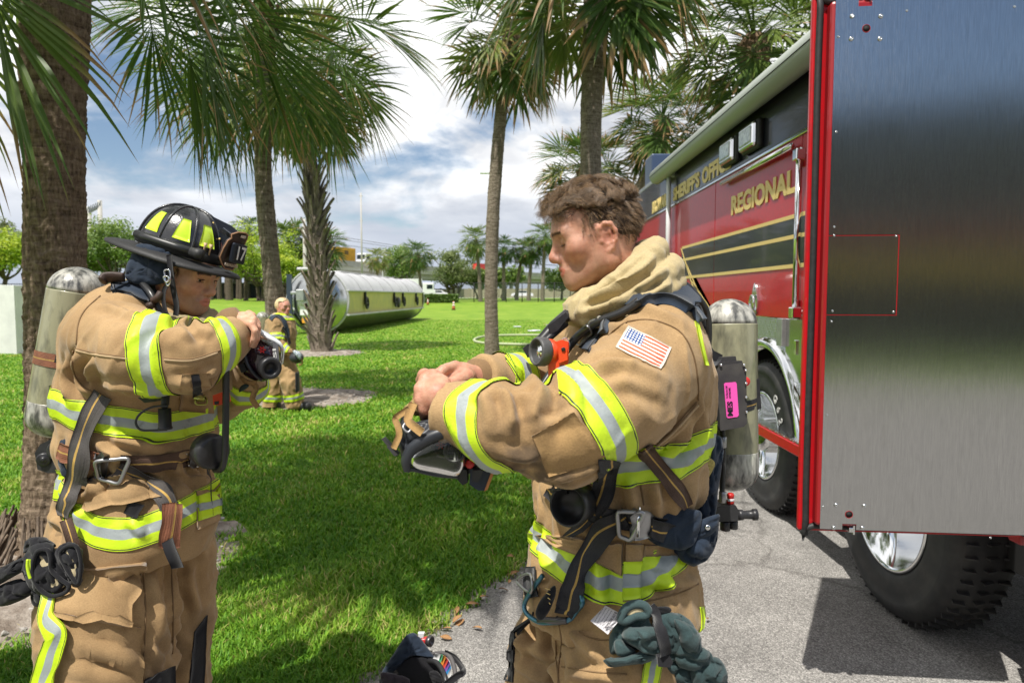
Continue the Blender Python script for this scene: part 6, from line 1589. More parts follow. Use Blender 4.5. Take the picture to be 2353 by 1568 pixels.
def hair_mat(name, c1, c2):
 m = bpy.data.materials.new(name); m.use_nodes = True; nd, lk = nodes_of(m); b = nd['Principled BSDF']
 hi = nd.new('ShaderNodeHairInfo'); r = ramp(nd, [(0, c1), (.6, [(x + y) / 2 for x, y in zip(c1, c2)]), (1, c2)]); lk.new(hi.outputs['Random'], r.inputs[0]); lk.new(r.outputs[0], b.inputs['Base Color'])
 b.inputs['Roughness'].default_value = .35; b.inputs['Specular IOR Level'].default_value = .6; return m
def strands(name, S_, rad, mat, parent):
 n, k, _ = S_.shape; cu = bpy.data.hair_curves.new(name); cu.add_curves([k] * n)
 cu.attributes['position'].data.foreach_set('vector', S_.astype(np.float32).ravel())
 ra = cu.attributes.get('radius') or cu.attributes.new('radius', 'FLOAT', 'POINT')
 ra.data.foreach_set('value', np.tile(np.linspace(rad, rad * .25, k), n).astype(np.float32)); cu.materials.append(mat)
 return link(name, cu, parent)
HAIR_A = hair_mat('brown_hair', (.034, .020, .012), (.36, .225, .115))
def scalp_points(n, seed, ok):
 rr = np.random.default_rng(seed); o = []
 while len(o) < n:
  d = rr.normal(size=(4000, 3)); d /= np.linalg.norm(d, axis=1)[:, None]
  p = np.array([-.012, 0, .047]) + d * np.array([.102, .079, .089]); o += [(a, b) for a, b in zip(p[ok(p)], d[ok(p)])]
 o = o[:n]; return np.array([a for a, _ in o]), np.array([b for _, b in o])
def hair_line(p):
 x, y, z = p[:, 0], np.abs(p[:, 1]), p[:, 2]
 front = z > .088 + .25 * np.clip(.045 - y, 0, .045) - .0
 side = (x < .040 - .0 * z) & (z > .030) ; burn = (x < .034) & (x > .012) & (z > -.012)
 back = (x < -.018) & (z > -.045 + .0)
 return (front & (x < .085)) | side | burn | back
def combed(n, seed, ok, length, curl, K=12, out=.6, dirv=(0, 0, 0), clump=160, cr=.010, ck=26):
 rr = np.random.default_rng(seed); p, d = scalp_points(n, seed, ok); nrm = d
 ci = rr.choice(n, min(clump, n), replace=False); nearest = np.argmin(((p[:, None] - p[ci][None]) ** 2).sum(-1), 1)
 S_ = np.zeros((n, K, 3)); pos = p.copy(); L = length(p) * rr.uniform(.75, 1.15, n); cdir = rr.normal(size=(len(ci), 3))[nearest]
 a0 = rr.uniform(0, 6.283, len(ci))[nearest] + rr.normal(size=n) * .35; ckf = (ck * rr.uniform(.6, 1.4, len(ci)))[nearest]
 t1 = np.cross(nrm, [0, 1, 0.2]); t1 /= np.linalg.norm(t1, axis=1)[:, None]; t2 = np.cross(nrm, t1)
 base = nrm * out + np.asarray(dirv) + .30 * cdir + .12 * rr.normal(size=(n, 3)); base /= np.linalg.norm(base, axis=1)[:, None]
 for k in range(K):
  t = k / (K - 1); off = curl * cr * (t ** .8) * np.stack([np.cos(a0 + ckf * t * .28 * 6), np.sin(a0 + ckf * t * .28 * 6)], 1)
  S_[:, k] = pos + base * (L * t)[:, None] + t1 * off[:, :1] + t2 * off[:, 1:] + np.array([0, 0, -1]) * (L * t * t * .18)[:, None]
 c = S_[ci][nearest]; w = (np.linspace(0, .62, K) ** 1.0)[None, :, None]; S_ = S_ * (1 - w) + (c + (p - p[ci][nearest])[:, None] * .6 + rr.normal(size=(n, 1, 3)) * .0022) * w
 return S_
topA = lambda p: hair_line(p) & (p[:, 2] > .078)
sideA = lambda p: hair_line(p) & (p[:, 2] <= .085)
S1 = combed(5200, 1, topA, lambda p: .036 + .020 * np.clip(p[:, 0] * 10, -.3, 1), 1.0, 14, .75, (.25, 0, .12), 120, .015, 32)
S2 = combed(4200, 2, sideA, lambda p: np.clip(.010 + .20 * np.clip(p[:, 2], 0, 1), .008, .030), .3, 8, .35, (-.35, 0, -.55), 420, .004, 12)
S3 = combed(650, 3, lambda p: hair_line(p) & (p[:, 0] > .03) & (p[:, 2] > .085), lambda p: .062 + 0 * p[:, 0], 1.0, 14, .5, (.8, 0, .0), 46, .015, 24)
pad8 = np.repeat(S2, 1, 0)
def resample(S_, K):
 t = np.linspace(0, S_.shape[1] - 1, K); i = np.clip(t.astype(int), 0, S_.shape[1] - 2); f = (t - i)[None, :, None]; return S_[:, i] * (1 - f) + S_[:, i + 1] * f
rrb = np.random.default_rng(9)
allS = np.concatenate([resample(HA.wor(S_), 12) for S_ in (S1, S2, S3)])
strands('hair', allS, .00042, HAIR_A, manA)
strands('eyebrow', HA.wor(brow_strands(rrb, 'closed')), .00030, hair_mat('brow_hair', (.06, .034, .02), (.16, .10, .055)), manA)
strands('eyelash', HA.wor(lash_strands('closed', .0135)), .00034, hair_mat('lash_hair', (.02, .012, .01), (.04, .025, .02)), manA)
scalpV, scalpF = sdf_mesh(lambda q: smax(ell(q, (-.012, 0, .046), (.1025, .0795, .0885)), np.where(hair_line(q), -.01, .004), .004), (-.13, -.1, -.06), (.1, .1, .15), .003)
me = mesh_np('scalp_hair', HA.wor(scalpV), orient(scalpV, scalpF), True, [M('scalp_dark', (.045, .027, .017), .8)]); link('scalp_hair', me, manA)
surfA = Surf([(VA, FA), (VT, FT), (VHd, FHd)])
# ================================================================== the helmeted man on the left
B_base = Vector((-1.12, 2.14, 0))
manB = thing('person', 'helmeted firefighter in tan turnout gear lifting a black face mask', 'person', B_base)
HB = Frame(pa(404, 632, 2.13), (.975, -.20, -.31), (.29, .02, .95))
HBF = Frame(pa(419, 642, 2.12), (.97, -.22, -.30), (.29, -.03, .95), .97)
SB = [pa(*q) for q in ((260, 780, 1.99), (335, 816, 1.86), (432, 824, 1.83), (500, 792, 1.87), (548, 764, 1.93))]; SBr = [.126, .107, .087, .067, .053]
SB2 = [pa(*q) for q in ((430, 780, 2.40), (505, 905, 2.38), (560, 885, 2.26), (590, 800, 2.12))]; SB2r = [.12, .085, .065, .052]
zsB, cxB, cyB, hwB = stations([(1256, 104, 486), (1185, 110, 518), (1110, 120, 506), (1052, 138, 488), (985, 150, 492), (900, 134, 492), (820, 150, 486), (745, 172, 450), (690, 205, 410), (655, 252, 375)], 2.12)
rbB = np.interp(zsB, [zsB[0], 1.12, 1.35, 1.55, zsB[-1]], [.225, .19, .22, .20, .11])
def torsoB(p): return stack(p, zsB, cxB, cyB, hwB * .98, rbB, R(-30))
def armB(p): return chain(p, SB, SBr, .03)
def armB2(p): return chain(p, SB2, SB2r, .03)
def jacketB(p):
 d = torsoB(p)
 d = d - .016 * np.exp(-((p[:, 2] - 1.205) / .035) ** 2) + .016 * np.exp(-((p[:, 2] - 1.125) / .025) ** 2)
 a = smax(armB(p), -(plane_s(p, SB[-1] + (SB[-1] - SB[-2]) * .05, SB[-2] - SB[-1])), .004)
 b = smax(armB2(p), -(plane_s(p, SB2[-1] + (SB2[-1] - SB2[-2]) * .05, SB2[-2] - SB2[-1])), .004)
 return smin(smin(d, a, .04), b, .03)
LB1 = np.linalg.norm(SB[2] - SB[0])
def dispB(V, N_):
 ta, tt = armB(V), torsoB(V); s, _ = along(V, SB); arm = np.clip((tt - ta) / .04 + .3, 0, 1)
 n = .010 * folds(V, (.2, -.1, -1), 10, 3.4, 6.1) * (1 - arm) + arm * .006 * folds(V, (.6, .1, .8), 12, 5, 3.3)
 up = np.clip(N_[:, 2] + .3, 0, 1); el = np.exp(-((s - LB1 * 1.02) / .085) ** 2) * arm
 n += el * up * (.018 * np.sin(s * 78 + 2.5 * noise(V * 7)) - .003)
 n += .0026 * fbm(V * 16, 2)
 w = np.exp(-((V[:, 2] - 1.13) / .11) ** 2) * (1 - arm); an = np.arctan2(V[:, 1] - 2.14, V[:, 0] + 1.12)
 n += w * .009 * np.sin(an * 21 + 5 * noise(V * 5))
 return n
jkB, VB, FB, NB = garment('jacket', jacketB, (-1.75, 1.55, .82), (-.62, 2.62, 1.74), .006, dispB, TAN, manB, lambda V: .3 * np.clip(fbm(V * 6 + 9, 5) - .2, 0, 1), lines=[([(392, 722), (418, 740), (432, 770)], .018, .014), ([(446, 728), (452, 752), (474, 762)], .016, .012), ([(470, 735), (490, 745)], .010, .010), ([(255, 676), (300, 690), (340, 700)], .008, .014), ([(240, 700), (290, 720), (320, 730)], .007, .013), ([(186, 806), (180, 850), (186, 890), (220, 905)], .012, .014), ([(215, 830), (205, 870), (210, 890)], .011, .011), ([(160, 830), (150, 880), (165, 920)], .012, .016),
 ([(400, 880), (450, 872), (500, 850)], .008, .013), ([(240, 880), (300, 892), (370, 900)], .008, .012), ([(250, 1000), (300, 1020), (380, 1024)], .011, .014), ([(220, 1010), (250, 1040), (300, 1048)], .010, .012), ([(440, 1010), (430, 1035), (400, 1045)], .010, .012), ([(470, 1010), (460, 1035)], .010, .010), ([(400, 1070), (440, 1100), (490, 1110)], .012, .014), ([(430, 1075), (470, 1095)], .010, .010), ([(120, 1190), (150, 1205), (160, 1240)], .012, .014), ([(300, 1195), (330, 1230)], .008, .012), ([(240, 1100), (210, 1130), (160, 1150)], .012, .013)])
tB, aB, a2B = torsoB(VB), armB(VB), armB2(VB)
sjB = Surf([(VB, FB)]); sjB.last = 1.85
band3(jkB, sjB, VB, FB, NB, [(346, 732), (334, 806), (350, 884)], .092, (aB < tB + .02) & (VB[:, 0] > pa(215, 800, 1.9)[0]), SB, .13)
band3(jkB, sjB, VB, FB, NB, [(512, 742), (528, 772), (534, 806)], .058, (aB < tB - .0) & (a2B > .01) & (along(VB, SB)[0] > LB1 * 1.1), SB, .09)
band(jkB, VB, FB, NB, lerp3(SB2[2], SB2[3], .15), SB2[3] - SB2[2], .07, (a2B < tB) & (a2B < aB - .005) & (along(VB, SB2)[0] > .33))
mB = (tB < aB - .0) & (tB < a2B - .0)
hband(jkB, VB, FB, NB, [(120, 930), (180, 950), (240, 955), (300, 968), (370, 985), (430, 980), (500, 972)], 1.93, .085, mB)
hband(jkB, VB, FB, NB, [(100, 1130), (140, 1165), (185, 1190), (240, 1212), (310, 1218), (380, 1200), (440, 1172), (520, 1150)], 1.93, .088, mB)
LBs = [pa(*q) for q in ((262, 1270, 2.06), (248, 1420, 2.0), (243, 1570, 1.99), (245, 1750, 2.0), (250, 1890, 2.02))]; LBr = [.160, .172, .168, .15, .12]
LB2 = [pa(*q) for q in ((400, 1270, 2.28), (395, 1420, 2.28), (385, 1570, 2.28), (380, 1700, 2.28), (378, 1790, 2.28))]; LB2r = [.13, .122, .118, .11, .10]
def trouB(p): return smin(smin(chain(p, LBs, LBr, .03), chain(p, LB2, LB2r, .03), .016), ell(p, (P(290, 1270, 2.12).x, 2.14, .90), (.19, .18, .13)), .03)
trB, VTB, FTB, NTB = garment('trousers', trouB, (-1.6, 1.7, .04), (-.75, 2.55, 1.02), .0085, lambda V, N_: .011 * folds(V, (.25, 0, -1), 9, 3.4, 7.7) + .008 * folds(V, (1, .2, .45), 12, 5, 1.2) + .004 * fbm(V * 20, 3), TAN, manB, lambda V: np.clip(.55 * fbm(V * 6 + 5, 5), 0, .6), lines=[([(330, 1300), (360, 1380), (370, 1460)], .012, .016), ([(392, 1280), (398, 1400), (394, 1540)], .016, .018), ([(180, 1480), (260, 1500), (310, 1530)], .010, .016), ([(170, 1530), (240, 1550), (300, 1568)], .010, .016), ([(430, 1290), (440, 1350), (450, 1420)], .010, .014), ([(345, 1480), (370, 1530)], .010, .014)])
mb = MB()
for L in (LBs, LB2): e = L[-1]; mb.box((e[0] + .07, e[1] - .03, .06), (.32, .13, .12), bevel=.05, smooth=True)
mb.build('boot', RUBBER, manB)
cB = pa(404, 635, 2.13)
def headB(p):
 q = HBF.loc(p); return smin(head_sdf(q, 'open', True, 1.1), neck_sdf(q, (-.09, 0, -.20)), .03)
Vh, Fh = sdf_mesh(headB, cB - [.17, .16, .26], cB + [.17, .16, .17], .0024)
def rhB(p):
 k = [pa(572, 722, 1.97), pa(578, 726, 1.94), pa(580, 734, 1.915), pa(578, 744, 1.895)]
 fs = [[pa(588, 738, 1.98), pa(589, 760, 1.985), pa(584, 776, 1.985)], [pa(590, 744, 1.945), pa(591, 768, 1.95), pa(586, 786, 1.955)], [pa(591, 752, 1.915), pa(589, 777, 1.92), pa(583, 794, 1.93)], [pa(586, 760, 1.89), pa(583, 779, 1.895), pa(577, 792, 1.905)]]
 return hand_sdf(p, pa(535, 752, 1.94), pa(557, 738, 1.94), k, fs, [pa(560, 752, 1.99), pa(568, 766, 2.02), pa(572, 782, 2.03), pa(573, 794, 2.03)], .030)
V1, F1 = sdf_mesh(rhB, pa(565, 755, 1.95) - [.10, .12, .10], pa(565, 755, 1.95) + [.10, .14, .10], .0024)
def lhB(p):
 k = [pa(598, 800, 2.10), pa(604, 808, 2.12), pa(606, 818, 2.14), pa(604, 828, 2.16)]
 fs = [[pa(612, 786, 2.08), pa(616, 776, 2.05)], [pa(618, 796, 2.09), pa(622, 786, 2.06)], [pa(619, 810, 2.12), pa(624, 800, 2.09)], [pa(616, 822, 2.14), pa(622, 814, 2.11)]]
 return hand_sdf(p, pa(590, 822, 2.15), pa(594, 812, 2.13), k, fs, [pa(588, 800, 2.08), pa(594, 786, 2.05), pa(600, 776, 2.03)], .028)
V2, F2 = sdf_mesh(lhB, pa(602, 805, 2.1) - [.09, .12, .09], pa(602, 805, 2.1) + [.09, .12, .09], .003)
def coreB(p):
 d = ell(p, (B_base.x + .0, 2.14, 1.28), (.16, .16, .34)); d = smin(d, chain(p, SB, [r * .6 for r in SBr], .02), .03); d = smin(d, chain(p, SB2, [r * .6 for r in SB2r], .02), .03)
 d = smin(d, chain(p, LBs, [r * .6 for r in LBr], .02), .03); d = smin(d, chain(p, LB2, [r * .6 for r in LB2r], .02), .03)
 return smin(d, cap(p, HB.wor((-.07, 0, -.12)), (B_base.x, 2.14, 1.48), .055, .08), .03)
V3, F3 = sdf_mesh(coreB, (-1.7, 1.6, .1), (-.6, 2.6, 1.7), .016)
V, F = join([(Vh, orient(Vh, Fh)), (V1, orient(V1, F1)), (V2, orient(V2, F2)), (V3, orient(V3, F3))]); V = relax(V, F, 1, .3)
q = HBF.loc(V); red, dark = face_attrs(q, .36, .26); hd = np.linalg.norm(q, axis=1) < .21
red = np.where(hd, red, .3 * np.clip(noise(V * 50) + .3, 0, 1)); dark = np.where(hd, dark, 0)
me = mesh_np('body', V, F, True, [SKIN_B]); set_attr(me, 'red', red); set_attr(me, 'dark', dark); link('body', me, manB)
EYEW = M('eye_white', (.62, .58, .54), .15); IRIS = M('iris', (.035, .02, .012), .1)
for s in (1, -1):
 c = HBF.wor((.0745, .0325 * s, .0215)); mb = MB(); ax = (HBF.R[0] * .93 - HBF.R[2] * .22 - HBF.R[1] * .1); rot = Vector(ax).to_track_quat('Z', 'Y').to_matrix().to_4x4()
 th = np.linspace(0, math.pi, 14); mb.lathe([(.0135 * math.sin(a), .0135 * math.cos(a)) for a in th if a > .45], c, rot, 20); e = mb.build('eye', EYEW, manB)
 mb = MB(); mb.lathe([(0, .0139)] + [(.0137 * math.sin(a), .0137 * math.cos(a)) for a in np.linspace(.1, .47, 5)], c, rot, 20); mb.build('iris', IRIS, e)
HAIR_B = hair_mat('dark_hair', (.012, .008, .006), (.05, .03, .02))
S1 = combed(2600, 21, lambda p: hair_line(p) & (p[:, 2] < .075), lambda p: np.clip(.014 + .1 * p[:, 2], .010, .022), .3, 8, .4, (-.25, 0, -.6), 300, .004, 12)
strands('hair', HBF.wor(S1), .0005, HAIR_B, manB)
me = mesh_np('scalp_hair', HBF.wor(scalpV), orient(scalpV, scalpF), True, [M('scalp_black', (.02, .013, .010), .8)]); link('scalp_hair', me, manB)
strands('eyebrow', HBF.wor(brow_strands(rrb, 'open', .0026, 150, .3)), .00055, HAIR_B, manB)
strands('eyelash', HBF.wor(lash_strands('closed', .0245)), .0004, HAIR_B, manB)
mb = MB(); mb.tube([pa(522, 764, 1.95), pa(541, 745, 1.955), pa(560, 733, 1.96)], [.052, .055, .040], 24, res=4); mb.build('cuff', CUFFM, manB)
mb = MB(); mb.tube([lerp3(SB2[2], SB2[3], .7), SB2[3], lerp3(SB2[2], SB2[3], 1.15)], [.05, .048, .036], 20, res=4); mb.build('cuff', CUFFM, manB)
loopsB = [((462, 752), (300, 662), .115, .022), ((448, 768), (290, 695), .125, .026), ((452, 744), (325, 645), .088, .016)]
LPB = []
for (fu, fv), (bu, bv), e2, r in loopsB:
 f, b = pa(fu, fv, 2.06), pa(bu, bv, 2.20); c, e1 = (f + b) / 2, (f - b) / 2; sd_ = np.array([e1[1], -e1[0], 0]); sd_ /= np.linalg.norm(sd_)
 LPB.append(([c + e1 * math.cos(a) + sd_ * e2 * math.sin(a) for a in np.linspace(0, 6.2832, 19)], r))
def hoodB(p):
 d = None
 for pts, r in LPB: e = chain(p, pts, [r * (1 + .15 * math.sin(i * 2.1)) for i in range(19)], .01); d = e if d is None else smin(d, e, .012)
 return smin(d, cap(p, HB.wor((-.055, 0, -.07)), HB.wor((-.09, 0, -.20)), .066, .092), .02)
HOODB = fabric('dark_hood_knit', (.34, .28, .15), (.27, .22, .12), dirt_amt=.2)
_, VHB, FHB, _ = garment('hood', hoodB, pa(385, 690, 2.13) - [.24, .24, .18], pa(385, 690, 2.13) + [.24, .24, .18], .006, lambda V, N_: .005 * folds(V, (1, .3, .45), 22, 8, 2.2), HOODB, manB)
surfB = Surf([(VB, FB), (VTB, FTB), (VHB, FHB)]); surfB.last = 1.95
helm = thing('fire_helmet', 'black traditional fire helmet with lime green reflective panels and leather front shield, worn', 'helmet', HB.wor((-.02, 0, .06)))
HELMB = M('helmet_black', (.014, .016, .02), .24, coat=.5, col2=(.03, .03, .033), vs=25, bump=.0006, bs=200)
def hput(name, V, F, mat, parent=helm, smooth=True):
 return link(name, mesh_np(name, HB.wor(np.asarray(V)), F, smooth, mat if isinstance(mat, list) else [mat]), parent)
def hmb(name, mb, mat, parent=helm):
 for i in range(len(mb.V)): mb.V[i] = HB.wor(mb.V[i])
 return mb.build(name, mat, parent)
def domeP(az, el, k=1.0):
 ca, sa, ce, se = math.cos(az), math.sin(az), math.cos(el), math.sin(el)
 rx = (.128 if ca > 0 else .138); return np.array([-.006 + rx * k * ca * ce ** .8, .112 * k * sa * ce ** .8, .066 + .150 * k * se ** .92])
n = 64; els = np.linspace(0, R(90), 22)
G = np.array([[domeP(a, e, 1 + .010 * max(0, math.cos(a * 4)) ** 24 * (e > R(8))) for a in np.linspace(0, 6.2832, n + 1)] for e in els])
mb = MB(); mb.grid(G); shell = hmb('shell', mb, HELMB)
for a in (0, 45, 90, 135, 180, 225, 270, 315):
 mb = MB(); mb.tube([domeP(R(a), e, 1.012) for e in np.linspace(R(6), R(89), 14)], .0042, 6, spline=False); hmb('rib', mb, HELMB, shell)
az = np.linspace(0, 6.2832, 97); rows = []
for t, dz in ((-.12, .004), (.0, .000), (.35, -.001), (.75, -.002), (1.0, -.006), (1.02, -.012), (.98, -.016), (.6, -.010), (0, -.008), (-.12, -.008)):
 row = []
 for a in az:
  ca, sa = math.cos(a), math.sin(a)
  ix, iy = -.006 + (.128 if ca > 0 else .138) * ca, .112 * sa
  ox, oy = (.190 * ca if ca > 0 else .252 * abs(ca) ** 1.0 * -1), .152 * sa * (1 - .12 * max(0, -ca) ** 2)
  drop = -.012 * abs(sa) ** 2 - .014 * max(0, -ca) ** 2 - .004 * max(0, ca)
  row.append((ix + (ox - ix) * t, iy + (oy - iy) * t, .066 + dz + drop * max(0, t)))
 rows.append(row)
mb = MB(); mb.grid(np.array(rows)); hmb('brim', mb, M('brim_black', (.022, .022, .023), .6, bump=.001, bs=160))
mb = MB(); mb.grid(np.array([[domeP(a, R(e), k) for a in np.linspace(0, 6.2832, 65)] for e, k in ((1, 1.0), (1, 1.03), (11.5, 1.035), (12, 1.0))])); hmb('band', mb, RUBBER)
LIME = M('lime_panel', (.55, .75, .02), .35, coat=.6, col2=(.48, .68, .02), vs=40)
for a0_, a1_ in ((-74, -50), (-37, -12), (-120, -96), (-160, -136), (12, 37), (50, 74), (96, 120)):
 a0r, a1r = R(a0_), R(a1_); g = []
 for t in np.linspace(0, 1, 8):
  e = R(17) + t * R(29); s_ = .42 * t; g.append([domeP(a0r + (a1r - a0r) * (.5 + (u_ - .5) * (1 - s_)), e, 1.016) for u_ in np.linspace(0, 1, 8)])
 g = np.array(g); mb = MB(); mb.grid(g, thick=.003, nrm=np.repeat((g - np.array([0, 0, .08])) / np.linalg.norm(g - np.array([0, 0, .08]), axis=2)[:, :, None], 1, 0)); hmb('reflective_panel', mb, LIME)
PLATE = M('plate_black', (.02, .024, .035), .3, metal=.5)
mb = MB(); mb.prism([(.02, -.002, .215), (.135, -.002, .200), (.172, -.002, .185), (.170, -.002, .148), (.125, -.002, .135), (.09, -.002, .17), (.04, -.002, .20)], (0, .004, 0)); hmb('crest', mb, PLATE)
mb = MB(); mb.box((.148, 0, .178), (.05, .05, .006), Matrix.Rotation(R(18), 4, 'Y'), bevel=.002); hmb('shield_holder', mb, PLATE)
def shield_pt(y, z): return np.array([.150 + .020 * (1 - (y / .05) ** 2) + .12 * (z - .12), y, z])
sh_out = [(-.020, .070), (-.034, .082), (-.046, .100), (-.046, .130), (-.043, .155), (-.037, .165), (-.041, .176), (-.026, .188), (0, .192)]
mb = MB(); pr = sh_out + [(-y, z) for y, z in sh_out[::-1][1:]]
mb.prism([shield_pt(y, z) for y, z in pr], (.006, 0, 0)); sh = hmb('front_shield', mb, LEATH)
mb = MB(); mb.tube([shield_pt(y, z) + [.007, 0, 0] for y, z in pr], .0022, 6, closed=True, caps=False, spline=False); hmb('stitched_edge', mb, M('tan_edge', (.32, .17, .09), .7), sh)
mb = MB(); mb.box(shield_pt(0, .125) + [.012, 0, 0], (.014, .070, .062), Matrix.Rotation(R(-6), 4, 'Y'), bevel=.006); np_ = hmb('number_plate', mb, PLATE, sh)
def htext(body, pos, size, mat, parent, bold=.0, xs=1.0):
 o = link('lettering', text_mesh('lettering', body, mat, size, bold, .0006, True)); o.matrix_world = HB.mat() @ Matrix.Translation(Vector(pos)) @ Matrix.Rotation(R(-6), 4, 'Y') @ Matrix(((0, 0, 1, 0), (1, 0, 0, 0), (0, 1, 0, 0), (0, 0, 0, 1))) @ Matrix.Diagonal((xs, 1, 1, 1))
 m = o.matrix_world.copy(); o.parent = parent; o.matrix_parent_inverse = wmat(parent).inverted(); o.matrix_world = m; return o
SILV = M('silver_print', (.55, .55, .53), .4); CREAMP = M('cream_print', (.62, .52, .42), .6)
htext('17', shield_pt(0, .125) + [.0205, 0, 0], .058, SILV, sh, .001, .9)
htext('FIREFIGHTER', shield_pt(0, .084) + [.0065, 0, 0], .0125, CREAMP, sh, .0003, .95)
htext('ARFF', shield_pt(0, .178) + [.0065, 0, 0], .012, CREAMP, sh, .0003)
o = link('lettering', text_mesh('lettering', 'SIERRA', RUBBER, .017, 0, .0006, True)); o.matrix_world = HB.mat() @ Matrix.Translation(Vector((.125, -.003, .172))) @ Matrix.Rotation(R(10), 4, 'Y') @ Matrix.Rotation(R(90), 4, 'X'); m = o.matrix_world.copy(); o.parent = helm; o.matrix_parent_inverse = wmat(helm).inverted(); o.matrix_world = m
for p in ((.04, -.004, .204), (.075, -.004, .19), (.112, -.004, .15)):
 mb = MB(); mb.lathe([(.004, 0), (.003, .003), (0, .004)], p, Matrix.Rotation(R(90), 4, 'X'), 10); hmb('bolt', mb, GOLD)
mb = MB(); mb.tube([(-.225 + .012 * math.cos(a), -.02 + .004 * math.cos(a), .034 + .014 * math.sin(a)) for a in np.linspace(0, 6.283, 16, endpoint=False)], .0018, 6, closed=True, caps=False); hmb('ring', mb, CHROME)
TEE = M('pale_wood', (.55, .38, .22), .6)
helm_tees = []
for a_ in (-30, -21):
 p, q_ = domeP(R(a_), R(9), 1.045), domeP(R(a_ + 1), R(21), 1.05); mb = MB(); mb.tube([p, lerp3(p, q_, .7), q_], [.0022, .003, .0062], 8, spline=False)
 o = hmb('golf_tee', mb, TEE, None); tag(o, 'pale wooden golf tee tucked under the helmet band, %s the number shield' % ('nearer to' if a_ == -21 else 'farther from'), 'golf tee', 'golf tees under the helmet band')
tor = thing('flashlight', 'slim black flashlight tucked under the band along the side of the helmet', 'flashlight', HB.wor((-.0, -.12, .09)))
pts = [domeP(R(a_), R(7.5), 1.115) for a_ in (-122, -100, -78, -60, -46)]; pts = [lerp3(pts[0], pts[-1], t) + np.array([0, -.016, 0]) * math.sin(math.pi * t) for t in np.linspace(0, 1, 5)]
mb = MB(); mb.tube(pts, [.0125, .0125, .0125, .0125, .0125], 14, spline=False); hmb('barrel', mb, M('torch_black', (.02, .021, .022), .4), tor)
d_ = (pts[-1] - pts[-2]); d_ /= np.linalg.norm(d_); mb = MB(); mb.tube([pts[-1] - d_ * .004, pts[-1] + d_ * .012, pts[-1] + d_ * .014, pts[-1] + d_ * .034], [.0128, .0145, .0165, .0165], 16, spline=False); hmb('head', mb, RUBBER, tor)
flap_uv = [(318, 560), (300, 590), (288, 620), (290, 640), (310, 652), (350, 655), (382, 645), (392, 610), (396, 585), (380, 570)]
def puff(uv, d, bulge, back, dfun=None, rings=11, jit=1.0):
 uv = np.array(uv, float); c3, _ = catmull(np.concatenate([uv, np.zeros((len(uv), 1))], 1), np.zeros(len(uv)), 8, True); o = c3[:, :2]; cen = o.mean(0); mb = MB(); rows = []
 D = (lambda u, v: d) if dfun is None else dfun
 for k in range(rings):
  t = k / (rings - 1); s = math.cos(t * math.pi / 2); q = cen + (o - cen) * (s if k < rings - 1 else .001)
  rr_ = [pa(u, v, D(u, v) - bulge * math.sin(t * math.pi / 2) ** .8) for u, v in q]; jt = noise(np.array(rr_) * 34) * .20 + np.clip(1 - 5 * np.abs(noise(np.array(rr_) * 27 + 5)), 0, 1) * -.26 + noise(np.array(rr_) * 90) * .06; rows.append([x - np.array(_F) * bulge * j * jit for x, j in zip(rr_, jt)])
 rows = [[pa(u, v, D(u, v) + back) for u, v in cen + (o - cen) * s] for s in (.001, .6, .97)] + rows
 g = np.array(rows); g = np.concatenate([g, g[:, :1]], 1); mb.grid(g); return mb
flapB = puff(flap_uv, 2.02, .02, .03).build('ear_flap', NAVY, helm)
mb = MB(); mb.tube([pa(384, 600, 1.985), pa(387, 640, 1.985), pa(396, 680, 2.0), pa(404, 722, 2.0)], .0012, 6);
mb = MB()
def flatstrap(pts, w, nrm, th=.002):
 p, _ = catmull(np.array(pts, float), np.zeros(len(pts)), 6); T, A, B_ = frames(p); n = np.tile(np.asarray(nrm, float), (len(p), 1)); s = np.cross(T, n); s /= np.linalg.norm(s, axis=1)[:, None]
 g = np.stack([p - s * w / 2, p + s * w / 2], 1); m = MB(); m.grid(g, thick=th, nrm=np.stack([n, n], 1)); return m
vw = -np.array(_F)
flatstrap([pa(388, 585, 1.97), pa(392, 625, 1.965), pa(398, 665, 1.97), pa(405, 700, 1.975), pa(403, 725, 1.98)], .016, vw).build('chin_strap', BLKCLOTH, helm)
flatstrap([pa(388, 650, 1.965), pa(377, 665, 1.96), pa(375, 690, 1.96), pa(380, 715, 1.96), pa(385, 725, 1.965)], .012, vw).build('chin_strap', BLKCLOTH, helm)
mb = MB(); mb.tube([pa(u, v, 1.955) for u, v in ((378, 622), (388, 620), (391, 633), (390, 650), (384, 656), (380, 640))], .0022, 6, closed=True, caps=False); mb.tube([pa(u, v, 1.952) for u, v in ((376, 636), (383, 634), (388, 640), (384, 648), (378, 644))], .0024, 6, closed=True, caps=False); mb.build('buckle', CHROME, helm)
# ================================================================== the blonde firefighter on the lawn
C_base = at(650, 9.95)
woman = thing('person', 'blonde firefighter walking on the lawn in tan turnout gear with a mask in her hand', 'person', C_base)
dC = 9.95; pc = lambda u, v, o=0.: pa(u, v, dC + o)
HC = Frame(pc(650, 708), (.86, -.50, -.06), (.06, 0, 1))
SCc = [pc(632, 746, -.16), pc(634, 785, -.22), pc(655, 808, -.26), pc(667, 812, -.26)]; SCr = [.105, .095, .075, .06]
zc_, cxc, cyc, hwc = stations([(836, 612, 674), (800, 612, 674), (765, 612, 676), (740, 616, 672), (727, 628, 664), (720, 638, 658)], dC)
rbc = np.interp(zc_, [zc_[0], 1.3, zc_[-1]], [.22, .22, .10])
def torsoC(p): return stack(p, zc_, cxc, cyc, hwc, rbc, R(-30))
def jackC(p): return smin(torsoC(p), chain(p, SCc, SCr, .03), .04)
LC = [pc(632, 830), pc(628, 880), pc(624, 932)]; LC2 = [pc(652, 830, -.05), pc(668, 880, -.15), pc(678, 928, -.1)]
